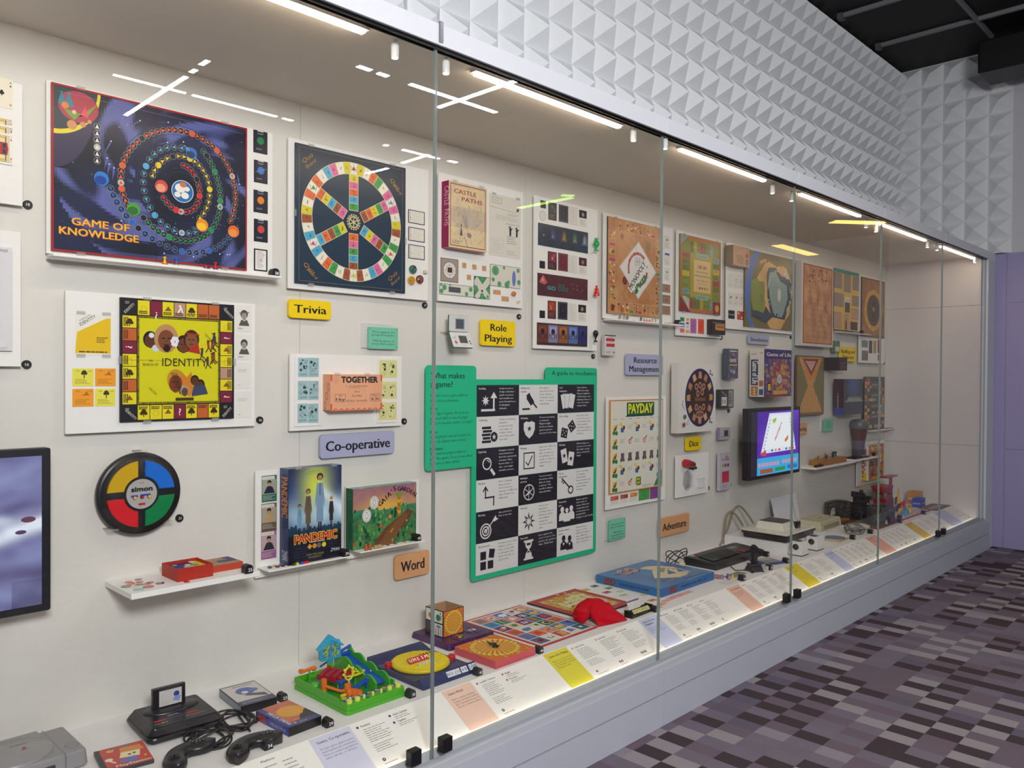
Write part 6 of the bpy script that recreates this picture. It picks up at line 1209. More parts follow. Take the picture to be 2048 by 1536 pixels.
def mono(g, t): g.frame(.02, .02, .98, .98, .02, '#2a2a2c'); g.rect(.05, .05, .58, .95, '#3c3f3c'); g.rect(.62, .05, .95, .95, '#9a9694'); g.up(); g.rect(.12, .12, .5, .6, '#cfccc6'); g.up(); g.text('SX', .3, .25, .2, .3, '#222'); g.line(.1, .9, .5, .65, .03, '#b8b08a'); g.lines(.66, .2, .9, .8, 5, '#444', .5, 3)
smallbox('L', (985, 352, 1092, 493), 2.555, .028, 'two small black and white cartridges in an acrylic holder', mono, '#2c2c2e'); disc('L', 1058, 518, 14, 'below the black and white cartridges')
def lcd(g, t): g.rect(.34, .2, .8, .8, '#8a8290'); g.up(); g.rect(.42, .28, .74, .72, '#3c343c'); g.circ(.16, .25, .07, '#a03048', 8); g.circ(.9, .3, .05, '#444', 8); g.side('left', g.w, g.h, t); g.rect(0, 0, 1, 1, '#8a7a98')
smallbox('L', (985, 652, 1068, 740), 2.56, .02, 'tiny grey handheld screen game on the wall', lcd, '#b0a8ac')
def blis(g, t): g.frame(.02, .02, .98, .98, .015, '#a8a4ac'); g.up(); g.text('CUBE', .5, .78, .07, .7, '#c03050', bold=.04); g.poly([(.4, .86), (.6, .93), (.75, .86)], '#8a8a90'); [g.rect(.18+.23*i, .62, .36+.23*i, .70, c_) for i, c_ in enumerate(('#b0a030', '#5a6a80', '#a83a30'))]; g.rect(.2, .2, .82, .5, '#b84058'); g.up(); g.circ(.5, .35, .11, '#d8284c', 16, .8); g.lines(.2, .06, .8, .16, 3, '#777', .3)
smallbox('L', (985, 852, 1070, 1135), 2.56, .02, 'blister pack with a red toy hanging left of the small screen', blis, '#bdb8c0', m=CLEAR if 0 else BOARD); disc('L', 1068, 1103, 12, 'beside the blister pack')
# ---- square box with oval print
def oval(g, t):
    g.up(); E_ = .78; g.circ(.56, .5, .425, '#3a2450', 48, E_*g.w/g.h/E_*.94 if 0 else .83*g.w/g.h*1.12); g.up(); k = .83*g.w/g.h*1.12
    g.circ(.56, .5, .405, '#2c2048', 48, k); g.up(); g.circ(.56, .5, .30, '#3a2418', 40, k); g.up(); kk = k*g.h/g.w
    for i in range(12): a = i*PI/6; x, y = .56+.33*kk*math.cos(a), .5+.33*math.sin(a); c_, s_ = math.cos(a)*.05, math.sin(a)*.05; g.poly([(x-s_*kk-c_*kk, y+c_-s_), (x+s_*kk-c_*kk, y-c_-s_), (x+s_*kk*.8+c_*kk, y-c_*.8+s_), (x-s_*kk*.8+c_*kk, y+c_*.8+s_)], ['#c08850', '#d0a068', '#b07a48'][i % 3])
    for x, y in ((.46, .66), (.56, .68), (.66, .66), (.5, .56), (.62, .58), (.46, .36), (.56, .33), (.66, .36), (.5, .25), (.62, .25)): g.circ(x, y, .05, '#b88070', 12, .9); g.up(); g.circ(x, y, .028, '#4a2a24', 10, .9); g.up(-1)
    g.rect(.42, .45, .7, .5, '#7a4a34'); g.up(2)
    for x, y in ((.84, .86), (.84, .15)): g.circ(x, y+.03, .018, '#a8243c', 10); g.circ(x, y-.01, .018, '#2c2c60', 10); g.circ(x+.05, y-.025, .018, '#2c2c60', 10)
    g.side('left', g.w, g.h, t); g.rect(0, 0, 1, 1, '#d3d0c8')
b_ = wall('L', (662, 140, 948, 673), 2.515, .05, 'game_box', 'pale box printed with a large oval ring of wooden tiles', 'game box', oval, '#dad7d0')
for x, y, c_, n_ in ((706, 566, '#5a6e6a', 'grey green'), (728, 605, '#c9c9cc', 'clear white'), (698, 630, '#8a5040', 'brown')):
    X_, Z_ = onY('L', x, y, 2.513); g = G(); g.lathe([(.013, 0), (.013, .006), (.009, .007), (.009, .003)], 0, 0, c_, 18, smooth=False); tag(g.obj('ring_token', GLOSS, None, (X_, 2.5145, Z_), RW), n_+' round token at the lower left of the oval print', 'game piece', 'round tokens on the pale oval box')
g = G(); a = onY('L', 700, 436, 2.51); b_ = onY('L', 690, 470, 2.51); c2 = onY('L', 712, 510, 2.51); g.tube([(a[0], 2.512, a[1]), (b_[0], 2.512, b_[1]), (c2[0], 2.512, c2[1])], .0018, '#d0cbb4', 6); tag(g.obj('cord_loop', PLAST), 'short cream cord on the left edge of the oval box', 'cord')
sign('L', (722, 727, 836, 824), ['Dice'], '#f2cf00', 'yellow rounded sign reading Dice', th=.42, ws=[.6])
panel('L', (640, 872, 892, 1160), 'small square white board with red dice cup beneath the Dice sign')
X_, Z_ = onY('L', 735, 935, PF-.02); g = G(); g.T = Matrix.Rotation(math.radians(100), 4, 'Y') @ Matrix.Scale(1, 4); g.lathe([(.0225, -.04), (.0235, .0), (.020, .004), (.017, .05), (.0165, .05)], 0, 0, '#b01c28', 20); tag(g.obj('dice_cup', PLAST, None, (X_, PF-.0245, Z_)), 'small red plastic dice cup fixed to the white board', 'dice cup')
for i, (x, y) in enumerate(((755, 970), (775, 975), (797, 968))): X_, Z_ = onY('L', x, y, PF-.01); g = G(); g.rbox(-.007, -.007, 0, .007, .007, .013, .002, .001, '#3a302c', n=1); tag(g.obj('die', PLAST, None, (X_, PF, Z_), RW), f'small dark die, {("left", "middle", "right")[i]} of three under the red cup', 'die', 'dark dice under the red cup')
X_, Z_ = onY('L', 735, 1065, PF-.01); g = G(); q_ = [(.052*math.cos(a)*.9, .062*math.sin(a)) for a in (.35, 1.35, 2.4, 3.5, 4.4, 5.6)]; g.prism(q_, 0, .018, '#d5d3da'); tag(g.obj('acrylic_box', CLEAR, None, (X_, PF, Z_), RW), 'clear faceted acrylic box with small dice', 'acrylic box'); g2 = G()
for i in range(5): x, y = -.005+.012*(i % 3), -.04+.011*(i//3); g = G(); g.rbox(-.004, -.004, 0, .004, .004, .008, .001, .0005, '#8a7a78', n=1); tag(g.obj('small_die', PLAST, None, (X_+x, PF, Z_+y), RW), 'tiny grey die in the clear faceted box, '+('lower left', 'lower middle', 'lower right', 'upper left', 'upper middle')[i], 'die', 'tiny dice inside the clear box')
X_, Z_ = onY('L', 815, 1130, PF-.01); g = G(); 
for (a, b_, c2, d) in ((0, 0, .068, .003), (0, .055, .068, .058), (0, 0, .003, .058), (.022, 0, .025, .058), (.044, 0, .047, .058), (.065, 0, .068, .058)): g.box(a, b_, 0, c2, d, .016, '#e8e8ea')
tag(g.obj('clear_rack', CLEAR, None, (X_, PF, Z_), RW), 'clear plastic score rack right of the faceted box', 'rack'); disc('L', 897, 1128, 10, 'beside the clear plastic rack')
sign('L', (508, 1372, 743, 1462), ['Adventure'], '#d9a070', 'tan rounded sign reading Adventure', th=.4, ws=[.78])
# ---- payday
panel('L', (93, 410, 552, 1215), 'white mounting board behind the cream calendar board')
def pay(g):
    g.rect(0, 0, 1, 1, '#e0dccd'); g.up(); g.frame(0, 0, 1, 1, .012, '#c9822c'); g.up(); g.rect(.3, .83, .82, .97, '#12503c'); g.poly([(.3, .83), (.27, .815), (.79, .815), (.82, .83)], '#0d3c2c'); g.up(); g.text('PAYDAY', .56, .852, .10, .46, '#dbe01e', bold=.05); g.up(-1)
    rd = random.Random(3); d = ('sun', 'mon', 'tues', 'wed', 'thur', 'fri', 'sat')
    for i in range(7): g.text(d[i], .09+.137*i, .79, .014, .06, '#555', sh=.3); 
    for r in range(5):
        for i in range(7):
            x, y = .09+.137*i, .70-.152*r
            if rd.random() < .8: g.ring(x+.04, y+.04, .012, .010, '#aaa', 8)
            if r == 4 and i > 3: continue
            k = (i*3+r*2) % 6
            if i == 0: g.circ(x, y-.0, .035, '#e2cc1e', 10, 1.1); g.up(); g.poly([(x-.03, y-.02), (x+.04, y+.04), (x+.01, y-.03)], '#8a2c2c'); g.circ(x-.02, y-.05, .025, '#3a7a3c', 10); g.circ(x+.025, y-.055, .025, '#3a7a3c', 10); g.up(-1)
            elif k in (1, 4): g.rect(x-.03, y-.04, x+.03, y+.03, '#6a5a6c'); g.circ(x-.02, y-.045, .022, '#4a6a3c', 8); g.circ(x+.02, y-.045, .02, '#8a4a3c', 8)
            elif k == 2: g.circ(x, y, .03, '#c9603c', 10); g.up(); g.circ(x+.005, y-.003, .02, '#e8c0a8', 10); g.poly([(x+.01, y+.04), (x+.045, y+.05), (x+.03, y+.02)], '#2c7a4c'); g.up(-1)
            elif k == 3: g.rect(x-.035, y-.05, x+.02, y-.0, '#2c6a98'); g.circ(x+.02, y, .025, '#7a3424', 8); g.circ(x-.01, y+.015, .018, '#e0b090', 8); g.rect(x-.06, y+.03, x-.01, y+.055, '#d9d41e')
            else: g.lines(x-.045, y-.02, x+.045, y+.03, 3, '#8a8780', .25, i+r)
    g.up(2); g.rect(.48, .055, .57, .145, '#1c3a2c'); g.up(); g.text('PAY', .525, .105, .03, .07, '#dbe01e', bold=.05); g.text('DAY', .525, .065, .03, .07, '#dbe01e', bold=.05)
    g.poly([(.82, .02), (.98, .02), (.98, .2), (.9, .12)], '#3a8a4c'); g.circ(.9, .14, .03, '#8a90c0', 12); g.lines(.6, .025, .8, .05, 2, '#777', .3)
b_ = wall('L', (119, 436, 531, 1110), BF, .006, 'game_board', 'cream calendar board with cartoons and the word Payday', 'game board', pay, '#c98a3c', m=BOARD)
for bx, c_, n_, kd in (((119, 1193, 188, 1255), '#dedad2', 'red banded', '#c8502c'), ((197, 1178, 262, 1240), '#dedad2', 'brown banded', '#9c3c2c'), ((274, 1165, 336, 1226), '#dedad2', 'orange banded', '#e08030'), ((345, 1137, 429, 1213), '#4aa04c', 'green', 0), ((434, 1122, 519, 1200), '#8a4a90', 'purple', 0)):
    def fn(g, kd=kd, c_=c_):
        if kd: g.rect(.05, .5, .95, .92, kd); g.up(); g.lines(.1, .6, .6, .8, 2, '#e8c8a8', .3); [g.ring(.25+.25*i, .28, .08, .05, '#aaa', 8) for i in range(3)]
        else: g.frame(.06, .08, .94, .92, .03, mix(c_, '#111', .4)); g.ring(.5, .5, .22, .17, mix(c_, '#111', .45), 14); g.lines(.15, .2, .85, .8, 4, mix(c_, '#111', .3), .2)
    wall('L', bx, CF, .0006, 'money_card', n_+' card under the cream calendar board', 'card', fn, c_, 'cards under the calendar board')
disc('L', 543, 1197, 26, 'below right of the calendar board'); note('L', (90, 1362, 240, 1518), 'green note board about mechanics, left of the Adventure sign', ['Games can use more', 'than one mechanic.', '', 'Which ones', 'do you think work', 'well together?'])
# ---- small screen with property game
t = empty('video_screen', 'black framed video screen showing a property board game', 'screen'); X0, Z0, w_, h_ = wr('N', 268, 262, 720, 830, 2.45)
t.location = (X0, 2.45, Z0); t.rotation_euler = RW
g = G(); g.rbox(0, 0, -.05, w_, h_, 0, .004, .003, '#17141a', n=2); g.box(w_*.3, h_*.3, -.15, w_*.7, h_*.7, -.05, '#17141a'); g.obj('housing', RUB, t)
g = G(); g.face(w_*.94, h_*.9, Matrix.Translation((w_*.03, h_*.05, .0002)))
g.rect(0, 0, 1, 1, '#241f30'); g.up(); g.art(16, 20, lambda u, v: mix('#4a1ca0', '#6a34c8', .5+nz(u, v, 2, 2)+.4*(v-.5)), .12, 0, 1, 1); g.up(); g.rect(.12, 0, 1, .27, '#3fb0ea'); g.up()
g.poly([(.19, .335), (.93, .345), (.82, .97), (.36, .97)], '#e9f2ff'); g.up(); g.poly([(.27, .40), (.85, .41), (.77, .93), (.41, .93)], '#f6fbff'); g.text('PROPERTY', .56, .66, .04, .36, '#d05070', rot=50, bold=.05); g.poly([(.42, .86), (.5, .9), (.5, .84), (.44, .8)], '#a8d030'); g.poly([(.68, .52), (.76, .6), (.76, .53), (.70, .48)], '#d87a2c')
for i in range(9): g.rect(.25+.075*i, .355, .29+.075*i, .39, ('#d05060', '#e8eef8', '#5070c8', '#d8a040')[i % 4]); g.line(.24+.016*i, .42+.055*i, .265+.016*i, .42+.055*i, .01, ('#333', '#c04050', '#4060c0')[i % 3]); g.line(.88-.012*i, .42+.055*i, .905-.012*i, .42+.055*i, .01, ('#3a8a4c', '#333', '#4060c0')[i % 3])
g.rect(.2, .3, .3, .36, '#d04a50'); [g.rect(.14+.055*i, .13, .18+.055*i, .19, '#d8a0c0') for i in range(8)]; [g.rect(.64+.055*i, .14, .68+.055*i, .2, '#d8a0c0') for i in range(6)]; g.rect(.18, .02, .44, .09, '#a85a34'); g.rect(.48, .03, .7, .09, '#1f9a58'); g.rect(.75, .04, .97, .1, '#2a74c8'); g.obj('display', SCREEN, t)
sign('N', (690, 396, 788, 486), ['Racing'], '#d9a070', 'tan rounded sign half hidden behind the small screen, ending in cing', th=.36, ws=[.8])
note('N', (925, 342, 1022, 458), 'small green note board above the far shelf', ['What', 'skills do', 'you use to', 'play games?'])
# ---- far shelves
ZS = CAMZ-.655
shelf(5.695, 6.42, 2.485, ZS, .016, 'white shelf with a wooden peg box, near the middle of the far wall'); shelf(6.422, 6.95, 2.485, ZS+.006, .016, 'far white shelf holding a grey topped cup')
t = empty('peg_box', 'patterned wooden box with pegs on the far white shelf', 'peg box', (5.80, 2.493, ZS)); g = G(); g.rbox(0, 0, 0, .46, .085, .045, .002, .001, '#a8733c', n=1); g.face(.46, .045, Matrix.Rotation(PI/2, 4, 'X')); rd = random.Random(1)
for _ in range(160): x, y = rd.random(), rd.random(); g.line(x, y, x+rd.uniform(-.01, .01), y+rd.uniform(.05, .2), .04, rd.choice(('#5a3a24', '#7a4c2c', '#8a5c34')))
g.obj('body', WOOD, t)
for i, (x, c_, hh) in enumerate(((.03, '#b8844c', .03), (.07, '#1d4a4c', .026), (.11, '#b8844c', .02), (.16, '#1d4a4c', .026), (.2, '#b8844c', .024), (.235, '#b8844c', .03), (.27, '#1d4a4c', .034), (.33, '#1d4a4c', .04), (.42, '#1d4a4c', .034))):
    g = G(); g.lathe([(.006, .045), (.0065, .047), (.005, .045+hh*.5), (.009, .045+hh*.8), (.009, .045+hh)], x, .03+.02*(i % 3), c_, 10); g.obj('peg', PLAST, t)
g = G(); g.rbox(0, 0, 0, .12, .022, .016, .004, .003, '#1d1a1c', n=2); g.lathe([(.003, .016), (.0055, .017), (.0055, .024), (.003, .025)], .09, .011, '#1d1a1c', 10); tag(g.obj('black_case', RUB, None, (5.76, 2.4865, ZS), (0, 0, -.0)), 'small black case lying left of the peg box', 'case').location.x = 5.705
t = empty('lidded_cup', 'tall cup with reflection painted dark red and a grey domed lid on a black stand', 'cup', (6.62, 2.54, ZS+.006))
for prof, c_, n_ in (([(.042, .012), (.045, .02), (.046, .10), (.05, .14)], '#5c5560', 'foot'), ([(.05, .14), (.062, .20), (.066, .235)], '#5a2420', 'body'), ([(.07, .235), (.078, .25), (.076, .275), (.066, .295), (.04, .31), (.002, .314)], '#5d5f60', 'lid')): g = G(); g.lathe(prof, 0, 0, c_, 24); g.obj(n_, PLAST, t)  # dark red on the body is a glass reflection painted into its colour
g = G(); g.rbox(-.17, -.045, 0, .12, .045, .012, .006, .002, '#1a191c', n=2); g.obj('stand', RUB, t)
for a in (-.03, 0, .03): g = G(); g.ball(a, -.042, .02, .006, '#9a9a9c', 8); g.obj('claw', PLAST, t)
marker(6.86, 2.51, ZS+.006, 19, 'at the right end of the far shelf')
panel('N', (1240, 572, 1480, 905), 'white mounting board behind the far yellow and white box'); 
def mt(g, t):
    g.art(14, 20, lambda u, v: mix('#c9a02c', '#c04a34', .5+nz(u, v, 7, 5)*1.4)); g.up(); blob(g, random.Random(4), 30, '#3a5a8a', .1, .9, .1, .9); blob(g, random.Random(6), 20, '#d9d4c8', .1, .9, .1, .9); blob(g, random.Random(7), 14, '#a82c3c', .1, .9, .1, .9)
    g.side('left', g.w, g.h, t); g.rect(0, 0, 1, 1, '#dcd8d0'); g.up(); g.rect(0, 0, .66, .22, '#d8c01e'); g.text('TRAP', .42, .3, .12, .5, '#b02c3c', rot=80, bold=.04); g.rect(.1, .6, .6, .9, '#b04a5a')
wall('N', (1345, 592, 1476, 880), 2.52, .05, 'game_box', 'bright yellow red and white game box under the far shelf', 'game box', mt, '#d9d4cc')
# ---------------------------------------------------------------- things on the counter
def put(g, name, m, x, y, rz=0, z=CT, parent=None, **k):
    o = g.obj(name, m, parent, (x, y, z), (0, 0, math.radians(rz)))
    if k: tag(o, k.get('label'), k.get('cat'), k.get('group'), k.get('kind'))
    return o
# grey disc console at the left edge
t = empty('disc_console', 'light grey disc game console at the lower left corner', 'game console', (.49, 2.325, CT), 0)
g = G(); g.rbox(0, 0, .002, .272, .2, .05, .012, .006, '#8d8b8c', n=3, tin=.004); g.box(.215, -.001, .006, .2165, .01, .047, '#6f6d6e'); g.box(.214, 0, .0495, .2156, .2, .0505, '#7d7b7c'); g.obj('body', PLAST, t)
g = G(); g.lathe([(.092, .046), (.092, .0535), (.088, .0555), (.001, .056)], .118, .098, '#959394', 48); g.box(.05, .15, .048, .2, .199, .0545, '#929091'); o = g.obj('disc_lid', PLAST, t)
g = G(); g.face(.272, .2, Matrix.Translation((0, 0, .0561))); g.lines(.44, .66, .60, .69, 1, '#555'); g.poly([(.51, .52), (.54, .56), (.55, .51), (.52, .47)], '#c02c38'); g.line(.49, .45, .56, .47, .01, '#666'); g.obj('lid_print', PAPER, o)
g = G(); g.lathe([(.017, .049), (.0175, .0515), (.015, .053), (.001, .0532)], .245, .05, '#8a8889', 22); g.obj('open_button', PLAST, t)
g = G(); g.rbox(.13, -.003, .012, .19, .004, .03, .001, .001, '#2c2c2e', n=1); g.obj('controller_port', RUB, t)
def case_(nm, x, y, w, d, h, rz, draw, lab, spine=None, col='#19191b', near=None):
    g = G(); g.rbox(0, 0, 0, w, d, h, .002, .001, col, n=1); g.face(w, d, Matrix.Translation((0, 0, h))); draw(g)
    g.T = Matrix(((0,0,-1,0),(-1,0,0,d),(0,1,0,0),(0,0,0,1))); g.w, g.h, g.z = d, h, LV
    if spine: spine(g)
    g.T = Matrix(((1,0,0,0),(0,0,-1,0),(0,1,0,0),(0,0,0,1))); g.w, g.h, g.z = w, h, LV
    if near: near(g)
    return put(g, nm, BOARD, x, y, rz, label=lab, cat='game case')
def psx(g):
    g.rect(.0, 0, .1, 1, '#1e1c1e'); g.rect(.1, .0, 1, 1, '#c43c2c'); g.up(); g.poly([(.45, .6), (.95, .62), (.9, .85), (.5, .88)], '#d98a34'); g.poly([(.4, .42), (.8, .36), (.86, .62), (.48, .66)], '#e8dcb0'); g.circ(.3, .84, .07, '#e0a83c'); g.circ(.2, .45, .07, '#e4e0d4'); g.poly([(.5, .1), (.75, .2), (.7, .4), (.35, .3)], '#5a74b8'); g.up()
    g.text('RHYTHM', .52, .87, .07, .42, '#2a8a9c', bold=.05); g.line(.2, .4, .3, .25, .04, '#e4e0d4'); g.circ(.62, .5, .03, '#1c1c1c'); g.circ(.72, .52, .03, '#1c1c1c'); g.rect(.1, 0, 1, .17, '#b03a2c'); g.up(); g.text('PlayStation', .62, .055, .09, .7, '#efe6d8', bold=.02); g.poly([(.87, .3), (.9, .35), (.93, .3), (.9, .25)], '#e8c020')
case_('game_case', .768, 2.235, .125, .142, .011, -9, psx, 'red and orange disc game case in front of the black console', near=lambda g: g.rect(0, .1, 1, .9, '#3a3a3c'))
# black cartridge console
t = empty('cartridge_console', 'black cartridge game console with red strips and a standing cartridge', 'game console', (.918, 2.318, CT), math.radians(-4)); W_, D_ = .218, .208
g = G(); g.rbox(0, 0, .001, W_, D_, .022, .02, .006, '#161517', n=4, tin=-.004); g.rbox(.0, .0, .02, W_, D_, .043, .024, .005, '#1b1a1c', n=4, tin=.012); g.obj('body', PLAST, t)
g = G(); g.lathe([(.082, .042), (.08, .046), (.076, .0475), (.001, .048)], 0, 0, '#202022', 40, sx=1); g.V = [(v[0]*1.02+W_/2, v[1]*.55+D_*.66, v[2]) for v in g.V]; dd = g.obj('round_deck', PLAST, t)
g = G(); g.face(W_-.03, D_-.03, Matrix.Translation((.015, .015, .0432))); g.rect(.1, .22, .27, .275, '#c82c2c'); g.rect(.60, .24, .77, .295, '#c82c2c'); g.rect(.27, .255, .6, .262, '#8a8a8c'); g.text('16-BIT', .18, .12, .035, .2, '#c9c4b8', bold=.03); g.text('SEGA', .42, .35, .045, .16, '#b8b4ac', bold=.04); g.lines(.55, .15, .9, .18, 1, '#9a968e', .6); g.obj('console_print', PAPER, t)
for x in (.10, .135): g = G(); g.rbox(x, -.018, .008, x+.028, .01, .022, .003, .002, '#161618', n=2); g.obj('controller_plug', RUB, t)
g = G(); g.rbox(-.049, -.008, 0, .049, .008, .062, .003, .001, '#141416', n=2); g.face(.098, .062, Matrix.Translation((-.049, -.008, 0)) @ Matrix.Rotation(PI/2, 4, 'X')); g.rect(.2, .1, .88, .86, '#cfcac6'); g.up(); g.circ(.72, .58, .14, '#2c4a9c', 12); g.poly([(.6, .3), (.8, .2), (.85, .45), (.68, .5)], '#8a9ac8'); g.lines(.26, .15, .55, .35, 3, '#c0a8a8', .3); [g.rect(.2+.045*i, .9, .23+.045*i, .95, '#555') for i in range(14)]
put(g, 'game_cartridge', BOARD, 1.03, 2.455, -4, CT+.046, label='black game cartridge standing in the black console, with a pale label', cat='game cartridge')
def snc(g):
    g.frame(0, 0, 1, 1, .02, '#1c1c1e'); g.rect(.02, .02, .98, .97, '#cfc6c4'); g.up(); g.circ(.5, .62, .17, '#4a62a8', 16); g.circ(.72, .6, .08, '#5a72b4', 12); g.poly([(.35, .42), (.9, .2), (.88, .36), (.5, .48)], '#4a4a5c'); g.rect(.02, .02, .98, .2, '#3c4258'); g.up(); g.circ(.45, .56, .06, '#d8d4d8'); g.lines(.3, .86, .9, .91, 1, '#5a3a3c', .4); g.lines(.1, .06, .85, .15, 2, '#a8acc0', .35)
case_('game_case', 1.207, 2.338, .118, .182, .027, -5, snc, 'pale covered game case in a black cover, left of the green toy', spine=lambda g: g.rect(.02, .1, .98, .9, '#7c8490'))
def lik(g):
    g.art(16, 24, lambda u, v: mix('#c25a48', '#c9764c', .5+nz(u, v, 6, 2)*.6)); g.up(); g.circ(.62, .56, .24, '#e0a02c', 30); g.up(); g.rect(.18, 0, 1, .16, '#3d4476'); g.poly([(.5, .16), (1, .16), (1, .5), (.85, .42), (.8, .36), (.68, .34), (.6, .28)], '#26241c'); g.rect(0, 0, .17, 1, '#2c3480'); g.up(); g.text('MEGA DRIVE', .085, .42, .065, .68, '#d8dae8', rot=-90, bold=.04); g.text('SEGA', .5, .05, .05, .24, '#c0c4d8'); g.circ(.28, .1, .035, '#e08a7c', 12)
    g.text('Disney', .38, .19, .035, .14, '#d8d0c8', sh=.3)
case_('game_case', 1.232, 2.098, .114, .178, .027, 3, lik, 'red and orange sunset game case with blue spine, behind the rail', spine=lambda g: (g.rect(0, 0, 1, 1, '#3a3f90'), g.up(), g.rect(.05, .1, .3, .9, '#a84a48'), g.text('MEGA DRIVE', .68, .3, .3, .45, '#a8acd0')))
def pad(x, y, rz, lab, s=1.0):
    t = empty('controller', lab, 'game controller', (x, y, CT), math.radians(rz)); 
    def ring_(f, z, off=0):
        L, R_ = [], []
        for i in range(25):
            u = -1+2*i/24; x, y = .066*s*u, (.018-.050*u*u)*s; dx, dy = .066, -.1*u; l = math.hypot(dx, dy); w = (.0225*(1+.22*math.exp(-((abs(u)-.72)/.28)**2))*max(.02, 1-abs(u)**7)**.5)*s*f
            L.append((x-dy/l*w, y+dx/l*w, z*s)); R_.append((x+dy/l*w, y-dx/l*w, z*s))
        return R_+L[::-1]
    g = G(); g.loft([ring_(.6, .001), ring_(.9, .004), ring_(1, .011), ring_(.97, .017), ring_(.85, .0225), ring_(.6, .0255), ring_(.3, .0265)], '#19181a', True); g.obj('body', PLAST, t)
    g = G(); g.cyl(-.043*s, -.002, .024*s, .0275*s, .013*s, '#111112', 20); g.box(-.052*s, -.005, .027*s, -.034*s, .001, .0305*s, '#202022'); g.box(-.046*s, -.011, .027*s, -.040*s, .007, .0305*s, '#202022'); g.obj('direction_pad', RUB, t)
    for i in range(6): g = G(); g.lathe([(.0045*s, .024*s), (.0045*s, .0285*s), (.003*s, .0295*s)], (.033+.0085*(i % 3))*s, (-.004+.010*(i//3)-.003*(i % 3))*s, '#29292b', 12); g.obj('button', GLOSS, t)
    g = G(); g.face(.02, .006, Matrix.Translation((-.01, .014, .0235*s))); g.text('SEGA', .5, .1, .8, .9, '#c9c4a4', bold=.05); g.obj('controller_print', PAPER, t)
pad(*onZ('P0', 503, 1487, CT+.02), 14, 'black crescent game controller beside the sunset game case', 1.2)
pad(*onZ('P0', 372, 1506, CT+.02), 30, 'black crescent game controller in front of the disc game case', 1.2)
rd = random.Random(14); g = G()
def loops(g, cx, cy, rx, ry, n, r, col, z0=CT, seed=1, h=.018, start=None, end=None):
    rd = random.Random(seed); P_ = [start] if start else []
    N = n*24; ph = rd.uniform(0, 6)
    for i in range(N):
        i *= 14/24; a = ph+2*PI*i/14+.2*math.sin(i*.7); k = 1+.28*math.sin(i*.43+seed)+.06*math.sin(i*1.1)
        P_.append((cx+rx*k*math.cos(a)+.012*math.sin(i*.31), cy+ry*k*math.sin(a)+.01*math.cos(i*.23), z0+r+h*(.5+.5*math.sin(i*.55+seed))))
    if end: P_.append(end)
    g.tube(P_, r, col, 7)
loops(g, *onZ('P0', 468, 1452, CT), .045, .062, 5, .003, '#141315', seed=3, start=(1.07, 2.298, CT+.014), end=(*onZ('P0', 500, 1470, CT), CT+.012)); tag(g.obj('controller_cable', RUB), 'tangled black controller cable by the sunset game case', 'cable')
g = G(); loops(g, *onZ('P0', 425, 1487, CT), .05, .055, 5, .003, '#161517', seed=8, start=(1.035, 2.30, CT+.014), end=(*onZ('P0', 375, 1500, CT), CT+.012)); tag(g.obj('controller_cable', RUB), 'tangled black controller cable close to the black console', 'cable')
for reg, x, y, n, w_ in (('G', 700, 685, 23, 'beside the pale covered game case'), ('G', 1090, 905, 29, 'right of the sunset game case'), ('G', 570, 1095, 34, 'in front of the black controller'), ('G', 1795, 655, 30, 'at the right corner of the green toy'), ('T', 1120, 1020, 43, 'right of the blue letter game'), ('T', 1905, 740, 44, 'right of the orange spinner box'), ('X', 1900, 515, 45, 'right of the tile rack'), ('P', 172, 870, 46, 'beside the small pawns'), ('P', 385, 785, 47, 'in front of the blue cased disk'), ('P', 362, 680, 48, 'at the corner of the black keyboard computer'), ('P', 518, 732, 49, 'right of the blue cased disk'), ('P', 1045, 545, 50, 'right of the flat covers'), ('P', 1185, 500, 51, 'beside the grey coiled cable'), ('P', 1415, 415, 52, 'at the corner of the castle board'), ('P', 1415, 385, 53, 'behind the castle board corner'), ('P', 1603, 348, 54, 'at the corner of the red edged board'), ('P', 1815, 275, 55, 'at the far corner of the counter')):
    X_, Y_ = onZ(reg, x, y, CT); marker(X_, max(Y_, 2.062), CT, n, w_, 0, .026 if X_ < 3.5 else .03)

# ---- green obstacle toy
GX0, GY0, GW, GD = 1.432, 2.098, .235, .318
t = empty('obstacle_game', 'bright green plastic obstacle course toy with blue house and red roof', 'toy', (GX0, GY0, CT))
GR = '#4cab1c'; GD2 = '#2f9418'; BL = '#1452b4'; OR = '#e8741c'; YL = '#e2cf2a'
g = G(); g.rbox(0, 0, 0, GW, GD, .012, .014, .001, GR, n=4); g.rbox(.003, .003, .011, GW-.003, GD-.003, .022, .013, .001, GR, n=4)
for q in ((.003, .05, .009, GD-.003), (GW-.009, .06, GW-.003, GD-.003), (.009, GD-.009, GW-.009, GD-.003)): g.rbox(q[0], q[1], .02, q[2], q[3], .038, .002, .001, GR, n=1)
g.rbox(.004, .004, .02, GW-.004, .055, .03, .01, .002, GR, n=3); g.box(.012, .058, .0221, GW-.012, GD-.012, .0228, GD2); g.obj('base_tray', PLAST, t)
g = G(); g.face(GW-.03, .02, Matrix.Translation((.015, .034, .0301))); g.rect(0, 0, 1, 1, BL); g.up(); [g.circ(.08+.14*i, .5, .42, '#d8b040', 14) for i in range(7)]; g.up(); [g.circ(.08+.14*i, .5, .25, '#c96a3c', 10) for i in range(7)]; g.obj('sticker_strip', PAPER, t)
for i, (x, r) in enumerate(((.022, .009), (.052, .009), (.078, .004), (.112, .004), (.145, .004), (.178, .008), (.212, .009))): g = G(); g.lathe([(r, .029), (r, .041), (r*.75, .042)], x, .02, '#dbe05c', 16, smooth=False); g.obj('yellow_peg', PLAST, t)
for x in (.09, .155): g = G(); g.cyl(x, .019, .0295, .0303, .008, '#1e6a14', 14); g.obj('hole', PLAST, t)
